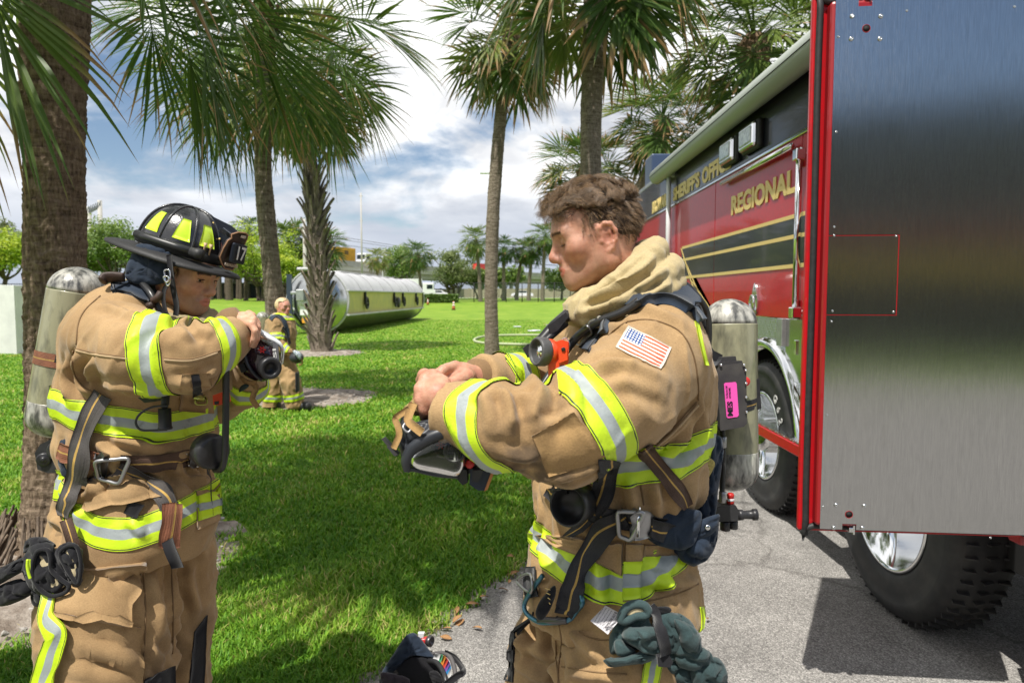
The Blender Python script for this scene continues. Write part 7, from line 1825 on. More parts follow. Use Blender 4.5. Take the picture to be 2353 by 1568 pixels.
def trC(p): return smin(chain(p, LC, [.15, .125, .125], .03), chain(p, LC2, [.15, .13, .125], .03), .03)
fC = lambda V, N_: .018 * folds(V, (.2, 0, -1), 8, 3, 2.2) + .014 * folds(V, (1, 0, .5), 10, 4, 4.2)
jkC, VC, FC, NC = garment('jacket', jackC, (-3.7, 9.3, .85), (-2.9, 10.4, 1.65), .013, fC, TAN, woman)
trc, VTC, FTC, NTC = garment('trousers', trC, (-3.75, 9.4, .04), (-2.85, 10.3, .95), .015, fC, TAN, woman)
aC = chain(VC, SCc, SCr, .03); tC = torsoC(VC)
band(jkC, VC, FC, NC, lerp3(SCc[0], SCc[1], .75), SCc[1] - SCc[0], .10, aC < tC + .02, off=.008)
band(jkC, VC, FC, NC, lerp3(SCc[2], SCc[3], .1), SCc[3] - SCc[2], .09, (aC < tC + .02), off=.008)
band(jkC, VC, FC, NC, (0, 0, zc_[0] + .07), (0, 0, 1), .09, tC < aC, off=.008)
band(jkC, VC, FC, NC, (0, 0, zc_[0] + .36), (.1, 0, 1), .09, tC < aC - .02, off=.008)
for L in (LC, LC2): band(trc, VTC, FTC, NTC, L[2] + [0, 0, .12], L[1] - L[2], .10, (along(VTC, L)[1] < along(VTC, LC2 if L is LC else LC)[1]) & (VTC[:, 2] < .45), off=.008)
mb = MB(); kp_ = pc(683, 877, -.29); mb.box(kp_, (.03, .12, .28), bevel=.012, smooth=True); mb.build('knee_patch', BLKCLOTH, woman)
mb = MB()
for u, v, o, w in ((626, 938, 0, .24), (688, 934, -.12, .34)): q_ = pc(u, v, o); mb.box((q_.tolist()[0], q_.tolist()[1], .07), (w, .14, .13), bevel=.05, smooth=True)
mb.build('boot', RUBBER, woman)
def bodC(p):
 q = HC.loc(p); d = smin(head_sdf(q * .96, 'closed'), neck_sdf(q), .03)
 d = smin(d, ell(p, pc(645, 780), (.13, .13, .3)), .03); d = smin(d, chain(p, SCc + [pc(676, 818, -.27)], [r * .5 for r in SCr] + [.03], .02), .03)
 for k in range(4): d = smin(d, chain(p, [pc(672, 813 + k * 1.5, -.27), pc(676.5, 817 + k * 2.5, -.28), pc(677 - k, 826 + k, -.27)], [.014, .012, .010], .004), .008)
 d = smin(d, chain(p, LC, [.08] * 3, .02), .03); return smin(d, chain(p, LC2, [.08] * 3, .02), .03)
V, F = sdf_mesh(bodC, (-3.7, 9.4, .1), (-2.85, 10.3, 1.72), .009); F = orient(V, F); q = HC.loc(V); red, dark = face_attrs(q, 0, .55)
me = mesh_np('body', V, F, True, [SKIN_C]); set_attr(me, 'red', np.where(np.linalg.norm(q, axis=1) < .2, red, .2)); set_attr(me, 'dark', np.where(np.linalg.norm(q, axis=1) < .2, dark, 0)); link('body', me, woman)
hv, hf = sdf_mesh(lambda q: smin(smax(ell(q, (-.014, 0, .05), (.122, .096, .105)), np.where((q[:, 2] > .098) & (q[:, 0] < .07) | (q[:, 0] < .0) & (q[:, 2] > -.05), -.02, .012), .008), ell(q, (-.115, 0, .03), (.045, .04, .045)), .02), (-.2, -.12, -.08), (.12, .12, .16), .006)
hv = hv + .006 * vnormals(hv, hf) * folds(hv, (1, 0, .5), 60, 12)[:, None]
link('hair', mesh_np('hair', HC.wor(hv), orient(hv, hf), True, [M('blonde_hair', (.70, .55, .33), .5, col2=(.52, .38, .2), vs=60, stretch=(.3, 1, 1))]), woman)
def hoodC(p):
 c = pc(648, 728); pts = [c + np.array([.10 * math.cos(a), .11 * math.sin(a), -.03 * math.cos(a)]) for a in np.linspace(0, 6.2832, 15)]; return chain(p, pts, [.035] * 15, .01)
garment('hood', hoodC, pc(648, 728) - [.2, .2, .12], pc(648, 728) + [.2, .2, .12], .011, lambda V, N_: 0 * V[:, 0], HOODM, woman)
# ================================================================== gear
def vprism(mb, uv, d, thick, mi=0):
 ds = d if hasattr(d, '__len__') else [d] * len(uv); mb.prism([pa(u, v, e) for (u, v), e in zip(uv, ds)], np.array(_F) * thick); return mb
def vcyl(mb, u, v, d, r, axis, L, n=24, prof=None):
 q = Vector(axis).normalized().to_track_quat('Z', 'Y').to_matrix().to_4x4(); p = pa(u, v, d)
 mb.lathe(prof or [(0, 0), (r * .92, 0), (r, r * .08), (r, L - r * .08), (r * .92, L), (0, L)], p, q, n); return mb
BLKP = M('black_plastic', (.016, .016, .018), .38, col2=(.03, .03, .032), vs=30)
BLKG = M('black_hose', (.018, .019, .021), .33, col2=(.03, .03, .03), vs=20)
ORNG = M('orange_plastic', (.72, .07, .018), .35, col2=(.62, .055, .015), vs=20)
REDP = M('red_knob', (.42, .015, .012), .35)
TANK_A = M('cylinder_wrap', (.27, .26, .165), .38, col2=(.075, .075, .055), vs=30, vmix=(.46, .74), coat=.35, bump=.0012, bs=60, detail=10, stretch=(1, 1, .35))
TANKTOP = M('cylinder_dome', (.46, .45, .40), .32, col2=(.07, .07, .065), vs=46, vmix=(.40, .62), coat=.3, metal=.1, bump=.0008, bs=90, detail=10, stretch=(1, 1, .3))
GUN = M('gunmetal', (.10, .095, .10), .35, metal=.7)
GREYM = M('grey_metal', (.33, .33, .34), .38, metal=.85)
PLASTD = M('dusty_plastic', (.035, .032, .035), .5, col2=(.07, .065, .06), vs=12, bump=.0004, bs=90)
def cylinder(t, top, bot, r):
 a, b = Vector(top), Vector(bot); ax = b - a; L = ax.length; q = ax.to_track_quat('Z', 'Y').to_matrix().to_4x4()
 dome = [(0, 0)] + [(r * math.sin(x), r * .95 * (1 - math.cos(x))) for x in np.linspace(.12, math.pi / 2, 12)]
 mb = MB(); mb.lathe(dome, a, q, 40); mb.build('cylinder_dome', TANKTOP, t)
 mb = MB(); mb.lathe([(r, r * .95), (r * 1.006, r * 1.0), (r * 1.006, L * .5), (r, L * .52), (r * 1.004, L * .8), (r, L - r * .9)] + [(r * math.cos(x), L - r * .9 + r * .8 * math.sin(x)) for x in np.linspace(.12, 1.5, 9)] + [(0, L - r * .1)], a, q, 40); mb.build('cylinder', TANK_A, t)
 mb = MB(); mb.lathe([(r * 1.003, L * .78), (r * 1.009, L * .785), (r * 1.006, L - r * .9)] + [(r * 1.006 * math.cos(x), L - r * .9 + r * .806 * math.sin(x)) for x in np.linspace(.12, 1.3, 7)], a, q, 40); mb.build('cylinder_foot', TANKTOP, t)
# ---- pack of the bareheaded man
pk = thing('breathing_apparatus', 'air pack of the bareheaded man, grey cylinder with pink sticker on its black box', 'breathing apparatus', P(1660, 950, 1.66))
cylinder(pk, P(1674, 686, 1.70), P(1678, 1132, 1.70), .0665)
def hose(name, pts, r, par, mat=BLKG, n=10): mb = MB(); mb.tube([pa(*p) for p in pts], r, n, res=8); return mb.build(name, mat, par)
hose('hose', [(1540, 640, 1.50), (1578, 655, 1.50), (1605, 684, 1.50), (1624, 716, 1.52), (1629, 762, 1.53), (1625, 822, 1.55), (1625, 850, 1.56)], .0066, pk)
hose('hose', [(1548, 655, 1.50), (1574, 672, 1.49), (1590, 695, 1.49), (1598, 738, 1.50), (1612, 768, 1.52), (1616, 815, 1.54)], .0052, pk)
mb = MB(); c_, _ = catmull(np.array([pa(*p) for p in [(1545, 648, 1.495), (1572, 660, 1.485), (1594, 688, 1.48), (1601, 736, 1.49), (1612, 790, 1.52)]]), np.zeros(5), 26)
mb.tube(c_, [.0040 + .0009 * math.sin(i * 1.9) for i in range(len(c_))], 8, spline=False); mb.build('metal_hose', GREYM, pk)
hose('hose', [(1598, 700, 1.53), (1612, 740, 1.55), (1618, 800, 1.56)], .010, pk, BLKCLOTH)
hose('hose', [(1634, 880, 1.58), (1640, 940, 1.58), (1634, 1000, 1.57), (1636, 1050, 1.58)], .0058, pk)
hose('hose', [(1660, 985, 1.60), (1662, 1060, 1.60), (1658, 1135, 1.60)], .0062, pk)
for v in (1002, 1128): mb = MB(); vcyl(mb, 1660 if v > 1100 else 1661, v, 1.60, .0085, (0, 0, -1), .026); mb.build('ferrule', GREYM, pk)
mb = MB(); vprism(mb, [(1652, 840), (1706, 833), (1714, 846), (1716, 972), (1708, 980), (1656, 989), (1646, 975), (1648, 850)], 1.55, .07); bx = mb.build('control_box', PLASTD, pk)
mb = MB(); vprism(mb, [(1652, 836), (1660, 820), (1690, 818), (1693, 835)], 1.56, .03); vprism(mb, [(1644, 840), (1652, 831), (1704, 828), (1708, 838)], 1.553, .05); mb.build('box_lid', GUN, pk)
mb = MB(); vprism(mb, [(1622, 848), (1650, 842), (1650, 985), (1640, 978), (1636, 915), (1622, 880)], 1.575, .06); mb.build('side_bracket', BLKP, pk)
mb = MB(); mb.lathe([(.0032, 0), (.0028, .0025), (0, .003)], (0, 0, 0), Matrix.Rotation(R(90), 4, 'X'), 10); sm_ = mb.mesh('screw', CHROME)
for u, v in ((1643, 860), (1643, 884), (1643, 898), (1642, 916), (1712, 850), (1713, 880), (1713, 912), (1714, 946), (1708, 838), (1655, 838)): o = link('screw', sm_, pk, loc=P(u, v, 1.547 if u > 1650 else 1.572))
mb = MB(); vprism(mb, [(1663, 882), (1666, 879), (1689, 877), (1692, 880), (1697, 953), (1694, 957), (1672, 960), (1669, 957)], 1.5485, .002); lb = mb.build('pink_label', M('pink_label', (.80, .09, .42), .45), pk)
INK = M('black_ink', (.012, .010, .014), .5)
def on_view(body, u, v, d, px_h, ang, parent, mat, bold=0., px_w=None):
 h = px_h / FOC * d; me = text_mesh('lettering', body, mat, 1.0, bold, .0008); lo, hi = me_dims(me); k = h / (hi[1] - lo[1]); kx = k if px_w is None else (px_w / FOC * d) / (hi[0] - lo[0])
 o = link('lettering', me, None); mw = Matrix.Translation(P(u, v, d)) @ cam.rotation_euler.to_matrix().to_4x4() @ Matrix.Rotation(R(ang), 4, 'Z') @ Matrix.Diagonal((kx, k, .3, 1)) @ Matrix.Translation((-lo[0], -lo[1], 0))
 o.matrix_world = mw; o.parent = parent; o.matrix_parent_inverse = wmat(parent).inverted(); o.matrix_world = mw; return o
def put_on(p, body, u, v, d, px_h, ang, mat, bold=0., px_w=None): return on_view(body, u, v, d, px_h, ang, p, mat, bold, px_w)
put_on(pk, 'MES', 1684, 954, 1.5475, 13, 92, INK, .03, 33); put_on(pk, 'For Service Call:', 1672, 913, 1.5475, 4.2, 93, INK, 0, 28); put_on(pk, '877-MES-FIRE', 1679, 913, 1.5475, 4.2, 93, INK, 0, 24)
mb = MB(); vcyl(mb, 1713, 876, 1.61, .011, (0, 1, 0), .002); mb.build('red_sticker', M('red_sticker', (.55, .03, .03), .5), pk)
q0, q1 = pa(1672, 925, 1.70), pa(1676, 1132, 1.70); mb = MB(); g = []
for z, o in ((.012, 0), (-.014, 0)):
 g.append([q0 + np.array([.0700 * math.cos(a), .0700 * math.sin(a), z + .008 * math.cos(a)]) for a in np.linspace(R(-130), R(60), 24)])
mb.grid(np.array(g).transpose(1, 0, 2)); mb.build('cylinder_strap', WEBBLK, pk)
mb = MB(); vprism(mb, [(1736, 872), (1744, 869), (1749, 938), (1740, 941)], 1.66, .03); mb.build('catch', BLKP, pk)
mb = MB(); vprism(mb, [(1644, 1166), (1660, 1160), (1690, 1160), (1697, 1172), (1695, 1196), (1650, 1198)], 1.60, .06); vcyl(mb, 1694, 1182, 1.63, .013, (1, 0, .02), .05, prof=[(0, 0), (.013, 0), (.0125, .012), (.010, .014), (.0105, .034), (.0135, .036), (.0135, .046), (.011, .047), (.010, .042), (0, .042)]); vcyl(mb, 1666, 1196, 1.62, .012, (0, 0, -1), .022); vcyl(mb, 1684, 1196, 1.62, .011, (0, 0, -1), .018); mb.build('valve', BLKP, pk)
mb = MB(); vcyl(mb, 1678, 1132, 1.615, .0095, (0, 0, -1), .028, prof=[(0, 0), (.006, 0), (.0085, .003), (.0085, .009), (.0078, .010), (.0078, .016), (.0088, .017), (.0088, .028), (0, .028)]); mb.build('red_cap', REDP, pk)
mb = MB(); vcyl(mb, 1678, 1144, 1.6145, .0082, (0, 0, -1), .006); mb.build('white_ring', WHITEP, pk)
mb = MB(); vprism(mb, [(1600, 700), (1616, 705), (1630, 790), (1640, 805), (1660, 815), (1655, 840), (1640, 838), (1618, 790)], 1.62, .02); vprism(mb, [(1618, 830), (1636, 838), (1632, 1180), (1600, 1190), (1612, 1000)], 1.63, .03); mb.build('back_frame', BLKP, pk)
sjA.last = 1.42
sjA.strap([(1592, 700), (1560, 676), (1520, 668), (1478, 676), (1440, 694), (1408, 714)], [54, 62, 62, 58, 52, 44], .024, .022, 6).build('shoulder_pad', NAVY, pk)
sjA.strap([(1604, 742), (1578, 706), (1545, 690), (1500, 690), (1452, 706), (1415, 730), (1392, 766)], [10, 10, 10, 10, 10, 10, 10], .016, .012, 3).build('pad_piping', fabric('navy_trim', (.05, .065, .085), (.04, .05, .07), dirt_amt=.2), pk)
sjA.strap([(1410, 706), (1385, 740), (1362, 775), (1345, 805)], [34, 26, 24, 22], .008, .006, 4).build('shoulder_strap', NAVY, pk)
hp, hn, _ = surfA.path([(1470, 688), (1440, 698), (1400, 718), (1372, 742), (1345, 775), (1324, 806)], .022)
hp = np.concatenate([hp, [pa(1292, 832, 1.37), pa(1258, 856, 1.375), pa(1234, 885, 1.39), pa(1222, 922, 1.41)]]);
for _ in range(30): hp[1:-1] = .5 * hp[1:-1] + .25 * (hp[:-2] + hp[2:])
hp, _ = catmull(hp, np.zeros(len(hp)), 3); mb = MB(); mb.tube(hp, .0088, 12, spline=False); mb.build('hose', BLKG, pk)
H_ = lambda u, v, o=.012: surfA.hit(u, v, o)[0]
mb = MB(); mb.tube([H_(u, v) for u, v in ((1352, 742), (1338, 770), (1334, 790), (1342, 796), (1352, 784), (1362, 752))], .0022, 8, closed=True, caps=False); mb.tube([H_(1357, 745), H_(1366, 730), H_(1376, 722)], .003, 8); mb.build('snap_hook', GREYM, pk)
mb = MB(); mb.tube([H_(u, v, .016) for u, v in ((1378, 732), (1372, 755), (1362, 778), (1350, 792))], .0048, 8); mb.build('cord', M('grey_cord', (.30, .28, .24), .9, col2=(.2, .19, .16), vs=90), pk)
mb = MB(); mb.tube([pa(1304, 722, 1.46), pa(1272, 752, 1.44), pa(1240, 786, 1.43), pa(1208, 806, 1.43)], [.013, .014, .013, .007], 10); mb.tube([pa(1300, 742, 1.44), pa(1262, 775, 1.42), pa(1236, 800, 1.41)], .008, 8); vprism(mb, [(1258, 748), (1272, 738), (1300, 716), (1306, 728), (1280, 760), (1264, 768)], 1.415, .03); vprism(mb, [(1200, 800), (1212, 790), (1240, 786), (1236, 808), (1212, 822)], 1.42, .02); mb.build('far_strap', BLKP, pk)
surfA.strap([(1397, 1052), (1392, 1090), (1386, 1130), (1374, 1162), (1352, 1188), (1322, 1218), (1302, 1232)], [50, 50, 48, 44, 30, 16, 10], .008, .003, 5).build('strap', WEBBLK, pk)
surfA.strap([(1445, 1182), (1405, 1196), (1375, 1222), (1352, 1265), (1338, 1310), (1328, 1352), (1318, 1392), (1312, 1408)], [34, 44, 50, 50, 50, 50, 50, 44], .012, .003, 5, lift=[0, 0, .004, .010, .016, .020, .022]).build('hanging_strap', WEBBLK, pk)
surfA.strap([(1478, 1026), (1505, 1062), (1535, 1100), (1560, 1135), (1576, 1160)], [36, 38, 38, 36, 30], .008, .003, 5).build('strap', WEBBRN, pk)
surfA.strap([(1262, 1122), (1300, 1150), (1345, 1172), (1400, 1186), (1450, 1194), (1500, 1204), (1550, 1212), (1590, 1214)], [34, 36, 38, 40, 42, 44, 42, 36], .007, .003, 5).build('waist_belt', WEBBLK, pk)
def buckle(t, surf, quad, off, wpx, mat, bar=True):
 q = [surf.hit(u, v, off)[0] for u, v in quad]; n = surf.hit(*np.mean(quad, 0), 0)[1]; mb = MB(); pts = []
 for a, b in zip(q, q[1:] + q[:1]): a, b = np.array(a), np.array(b); pts += [a * .88 + b * .12, a * .5 + b * .5, a * .12 + b * .88]
 mb.tube(pts, wpx, 8, closed=True, caps=False, flat=1.0, res=3); return mb.build('buckle', mat, t)
buckle(pk, surfA, [(1408, 1166), (1462, 1170), (1456, 1228), (1412, 1216)], .020, .0048, GREYM)
surfA.patch([(1456, 1166), (1496, 1176), (1490, 1224), (1452, 1232)], 6, 6, .016, .006).build('buckle_plate', GREYM, pk)
mb = MB(); dbk = (Vector(H_(1465, 1200, .024)) - _C).dot(_F); mb.tube([pa(1468, 1164, dbk), pa(1465, 1232, dbk)], .0035, 8, spline=False); mb.build('buckle_bar', CHROME, pk)
surfA.strap([(1478, 1200), (1510, 1206), (1545, 1212), (1572, 1214)], 42, .020, .003, 5).build('belt_end', WEBBLK, pk)
mb = MB(); vcyl(mb, *(1512, 1208), surfA.last - .035, .008, (0, 1, 0), .01, prof=[(0, 0), (.005, .0005), (.0085, .003), (.0085, .01)]); mb.build('snap', BLKP, pk)
cup = surfA.hit(1318, 1155, 0)[0]; ax = np.array([-.55, -.82, .10]); ax /= np.linalg.norm(ax); base = pa(1322, 1156, 1.36)
mb = MB(); q = Vector(ax).to_track_quat('Z', 'Y').to_matrix().to_4x4(); mb.lathe([(0, -.04), (.036, -.04), (.038, .0), (.041, .012), (.041, .032), (.0385, .035), (.036, .032), (.034, .012), (.02, -.002), (0, -.002)], base, q, 36); mb.build('regulator_holder', BLKP, pk)
puff([(1655, 1002), (1662, 1040), (1650, 1130), (1640, 1190), (1600, 1230), (1572, 1200), (1578, 1150), (1604, 1080), (1634, 1010)], 1.50, .035, .06).build('lumbar_pad', NAVY, pk)
puff([(1492, 1172), (1545, 1160), (1585, 1168), (1612, 1180), (1600, 1240), (1570, 1262), (1530, 1258), (1490, 1240), (1480, 1205)], 1.385, .018, .05).build('hip_pad', NAVY, pk)
puff([(1580, 1215), (1640, 1190), (1652, 1182), (1650, 1230), (1636, 1272), (1600, 1300), (1578, 1296), (1548, 1272), (1552, 1240)], 1.43, .045, .05).build('pocket', NAVY, pk)
puff([(1600, 1200), (1648, 1180), (1652, 1196), (1640, 1222), (1604, 1240), (1590, 1226)], 1.395, .012, .02).build('pocket_flap', NAVY, pk)
mb = MB(); vcyl(mb, 1626, 1212, 1.378, .006, (0, 1, 0), .006, prof=[(0, 0), (.004, 0), (.006, .002), (.006, .006)]); mb.build('snap', STEEL, pk)
puff([(1618, 1050), (1642, 1062), (1632, 1090), (1612, 1118), (1604, 1090)], 1.452, .01, .02).build('mesh_lining', M('yellow_mesh', (.42, .34, .10), .8, col2=(.25, .2, .06), vs=240), pk)
surfA.patch([(1595, 738), (1602, 740), (1626, 838), (1618, 838)], 4, 10, .003, .003).build('reflective_patch', LIME, jkA)
# ---- details sewn on the jacket and trousers of the bareheaded man
def flag_material():
 m = bpy.data.materials.new('flag_print'); m.use_nodes = True; nd, lk = nodes_of(m); b = nd['Principled BSDF']
 uv = nd.new('ShaderNodeUVMap'); uv.uv_map = 'uv'; sp = nd.new('ShaderNodeSeparateXYZ'); lk.new(uv.outputs[0], sp.inputs[0])
 def mth(op, a, b_=None):
  n = nd.new('ShaderNodeMath'); n.operation = op
  for i, v in enumerate((a, b_)):
   if v is None: continue
   if isinstance(v, (int, float)): n.inputs[i].default_value = v
   else: lk.new(v, n.inputs[i])
  return n.outputs[0]
 x, y = mth('DIVIDE', mth('SUBTRACT', sp.outputs[0], .05), .90), mth('DIVIDE', mth('SUBTRACT', sp.outputs[1], .06), .88)
 odd = mth('LESS_THAN', mth('FRACT', mth('MULTIPLY', mth('MULTIPLY', y, 13), .5)), .5)
 mx = nd.new('ShaderNodeMix'); mx.data_type = 'RGBA'; lk.new(odd, mx.inputs[0]); mx.inputs[6].default_value = (.70, .66, .60, 1); mx.inputs[7].default_value = (.66, .09, .025, 1)
 canton = mth('MULTIPLY', mth('LESS_THAN', x, .42), mth('LESS_THAN', y, .54))
 fx, fy = mth('SUBTRACT', mth('FRACT', mth('MULTIPLY', x, 14.3)), .5), mth('SUBTRACT', mth('FRACT', mth('MULTIPLY', y, 9.3)), .5)
 star = mth('LESS_THAN', mth('ADD', mth('MULTIPLY', fx, fx), mth('MULTIPLY', fy, fy)), .10)
 m2 = nd.new('ShaderNodeMix'); m2.data_type = 'RGBA'; lk.new(star, m2.inputs[0]); m2.inputs[6].default_value = (.02, .06, .20, 1); m2.inputs[7].default_value = (.7, .7, .68, 1)
 m3 = nd.new('ShaderNodeMix'); m3.data_type = 'RGBA'; lk.new(canton, m3.inputs[0]); lk.new(mx.outputs[2], m3.inputs[6]); lk.new(m2.outputs[2], m3.inputs[7])
 inx = mth('MULTIPLY', mth('LESS_THAN', mth('ABSOLUTE', mth('SUBTRACT', x, .5)), .5), mth('LESS_THAN', mth('ABSOLUTE', mth('SUBTRACT', y, .5)), .5))
 m4 = nd.new('ShaderNodeMix'); m4.data_type = 'RGBA'; lk.new(inx, m4.inputs[0]); m4.inputs[6].default_value = (.62, .56, .48, 1); lk.new(m3.outputs[2], m4.inputs[7]); lk.new(m4.outputs[2], b.inputs['Base Color']); b.inputs['Roughness'].default_value = .85
 tc = nd.new('ShaderNodeTexCoord'); n = nd.new('ShaderNodeTexNoise'); n.inputs['Scale'].default_value = 500; lk.new(tc.outputs['Object'], n.inputs[0]); bp = nd.new('ShaderNodeBump'); bp.inputs['Distance'].default_value = .001; lk.new(n.outputs[0], bp.inputs['Height']); lk.new(bp.outputs[0], b.inputs['Normal'])
 return m
surfA.patch([(1444, 749), (1541, 799), (1516, 849), (1414, 799)], 16, 12, .003, .003).build('flag_patch', flag_material(), jkA)
surfA.patch([(1222, 1000), (1318, 948), (1396, 1056), (1262, 1094)], 16, 12, .0035, .003).build('elbow_patch', fabric('patch_cloth', (.36, .225, .095), (.27, .165, .07), dirt_amt=.7), jkA)
def seam(surf, uvs, parent, r=.0016, mat=None, off=.001, name='seam'):
 p, _, _ = surf.path(uvs, off); mb = MB(); mb.tube(p, r, 5, spline=False); return mb.build(name, mat or SEAM, parent)
SEAM = M('seam_thread', (.20, .125, .06), .9); SEAML = M('pale_seam', (.42, .30, .17), .9)
for uvs in ([(1398, 770), (1440, 740), (1500, 736), (1560, 760), (1590, 810), (1602, 870), (1604, 920)], [(1600, 925), (1580, 945), (1545, 985), (1500, 1022), (1450, 1052)], [(1470, 1100), (1478, 1160)], [(1436, 1240), (1434, 1290)], [(1440, 1380), (1500, 1376), (1560, 1360), (1604, 1340)]): seam(surfA, uvs, jkA)
for uvs in ([(1604, 930), (1584, 952), (1550, 990), (1505, 1028), (1455, 1060)],): seam(surfA, uvs, jkA, .0030, SEAML, .0005)
surfA.patch([(1216, 1226), (1330, 1230), (1432, 1245), (1430, 1322)], 12, 8, .010, .006).build('front_flap', TAN, jkA)
surfA.patch([(1440, 1246), (1472, 1246), (1470, 1376), (1434, 1378)], 6, 12, .007, .005).build('storm_flap', TAN, jkA)
surfA.patch([(1434, 1290), (1472, 1288), (1470, 1370), (1434, 1374)], 6, 10, .0105, .003).build('reflective_stripe', M('lime_tape', (.52, .72, .015), .5), jkA)
surfA.patch([(1434, 1318), (1472, 1316), (1472, 1344), (1434, 1347)], 6, 6, .0115, .003).build('reflective_stripe', M('silver_tape', (.30, .335, .335), .5), jkA)
surfA.patch([(1476, 1250), (1572, 1248), (1566, 1276), (1474, 1280)], 10, 4, .005, .004).build('pocket_flap', TAN, jkA)
surfA.patch([(1164, 1408), (1184, 1428), (1180, 1566), (1160, 1560)], 5, 10, .004, .004).build('knee_patch', BLKCLOTH, trA)
for uvs in ([(1284, 1432), (1290, 1480), (1282, 1540), (1282, 1600)], [(1330, 1450), (1350, 1462), (1380, 1468), (1400, 1468)], [(1276, 1470), (1278, 1520), (1284, 1570)], [(1290, 1530), (1360, 1542), (1440, 1548)]): seam(surfA, uvs, trA)
stv = surfA.strap([(1510, 1490), (1497, 1530), (1490, 1570), (1486, 1600)], 40, .005, .002, 8)
me = stv.mesh('reflective_stripe', [TAPE]); uvl = np.concatenate(stv.uv)[:, 0]; set_attr(me, 't', np.clip(uvl, 0, 1)); link('reflective_stripe', me, trA)
surfA.strap([(1610, 1392), (1616, 1430), (1608, 1462)], 9, .004, .003, 3).build('side_stripe', LIME, trA)
# ---- orange lamp clipped to his chest
lp = thing('flashlight', 'bright orange right angle flashlight clipped to the chest of the bareheaded man', 'flashlight', P(1270, 820, 1.33))
mb = MB(); vprism(mb, [(1258, 792), (1292, 780), (1306, 785), (1306, 830), (1294, 860), (1262, 868), (1260, 838), (1270, 828)], 1.315, .045); vprism(mb, [(1282, 800), (1302, 795), (1304, 826), (1284, 834)], 1.308, .02); mb.build('body', ORNG, lp)
ax = np.array([-.86, -.48, .06]); q = Vector(ax).to_track_quat('Z', 'Y').to_matrix().to_4x4(); b0 = pa(1272, 808, 1.335)
mb = MB(); mb.lathe([(0, 0), (.022, 0), (.025, .006), (.0255, .02), (.0, .02)], b0, q, 28); mb.build('collar', ORNG, lp)
mb = MB(); mb.lathe([(.0265, .018), (.0285, .022), (.0285, .038), (.026, .042), (.0235, .042), (.0225, .036), (.0, .02)], b0, q, 32); mb.build('bezel', M('bezel_grey', (.05, .05, .052), .5, col2=(.09, .09, .09), vs=30), lp)
mb = MB(); mb.lathe([(.0222, .0375), (.017, .028), (.008, .021), (.004, .0205), (.0035, .027), (0, .028)], b0, q, 28); mb.build('reflector', CHROME, lp)
mb = MB(); vcyl(mb, 1291, 846, 1.312, .0062, (0, 1, 0), .003); vcyl(mb, 1294, 802, 1.305, .004, (0, 1, 0), .003); mb.build('button', BLKP, lp)
mb = MB(); mb.tube([pa(u, v, 1.33) for u, v in ((1286, 786), (1298, 776), (1308, 790), (1304, 812))], .0012, 6); mb.build('wire_clip', CHROME, lp)
# ---- face mask in his hands
CLEAR = M('visor_clear', (.80, .84, .80), .06, trans=0, spec=.6); nd, lk = nodes_of(CLEAR)
_tr = nd.new('ShaderNodeBsdfTransparent'); _tr.inputs[0].default_value = (.78, .80, .76, 1); _ms = nd.new('ShaderNodeMixShader'); _fr = nd.new('ShaderNodeFresnel'); _fr.inputs[0].default_value = 1.5
_gl = nd.new('ShaderNodeBsdfGlossy'); _gl.inputs['Roughness'].default_value = .08; lk.new(_fr.outputs[0], _ms.inputs[0]); lk.new(_tr.outputs[0], _ms.inputs[1]); lk.new(_gl.outputs[0], _ms.inputs[2]); lk.new(_ms.outputs[0], nd['Material Output'].inputs[0])
STRAPT = fabric('tan_strap', (.36, .22, .085), (.27, .16, .06), dirt_amt=.3); MASKR = M('mask_rubber', (.018, .021, .028), .42, col2=(.035, .038, .045), vs=10)
mk = thing('face_mask', 'black breathing mask with clear visor and tan straps held by the bareheaded man', 'mask', P(1000, 1020, 1.2))
puff([(924, 950), (938, 972), (966, 966), (1008, 962), (1042, 984), (1052, 1002), (1010, 1010), (968, 1026), (944, 1062), (940, 1084), (926, 1060), (914, 1016), (916, 985)], 1.185, .03, .055).build('skirt', MASKR, mk)
puff([(1036, 985), (1066, 1010), (1092, 1040), (1096, 1080), (1070, 1090), (1048, 1090), (1048, 1030)], 1.215, .02, .05).build('nose_housing', MASKR, mk)
puff([(940, 1052), (962, 1026), (992, 1008), (1036, 994), (1062, 1010), (1068, 1060), (1052, 1092), (1000, 1086), (952, 1074)], 1.165, .022, .005, jit=0).build('visor', CLEAR, mk)
puff([(940, 1050), (962, 1026), (992, 1010), (1040, 996), (1062, 1030), (1052, 1092), (1000, 1086), (952, 1072)], 1.245, .004, .01, jit=0).build('visor_backing', M('visor_see_through', (.11, .14, .09), .6, col2=(.05, .06, .045), vs=8), mk)  # green-grey sheet paints the lawn seen through the clear visor
puff([(990, 1016), (1030, 1006), (1052, 1030), (1046, 1052), (1008, 1050), (992, 1036)], 1.225, .02, .02).build('nose_cup', MASKR, mk)
mb = MB(); rimp = [pa(u, v, d) for u, v, d in ((936, 1080, 1.17), (934, 1056, 1.165), (948, 1030, 1.16), (975, 1010, 1.155), (1010, 995, 1.155), (1040, 988, 1.16), (1060, 1000, 1.175))]; mb.tube(rimp, [.007, .010, .011, .011, .011, .010, .008], 10); mb.tube([pa(936, 1080, 1.17), pa(952, 1078, 1.17), pa(1000, 1089, 1.17), pa(1052, 1094, 1.18)], .0042, 8); mb.build('visor_frame', MASKR, mk)
vo = pa(1044, 1036, 1.155); q = Vector((-.1, -1, .15)).to_track_quat('Z', 'Y').to_matrix().to_4x4()
mb = MB(); mb.lathe([(0, -.02), (.0185, -.02), (.0195, 0), (.0185, .003), (.0165, .003), (.0155, .0005), (0, .0005)], vo, q, 30)
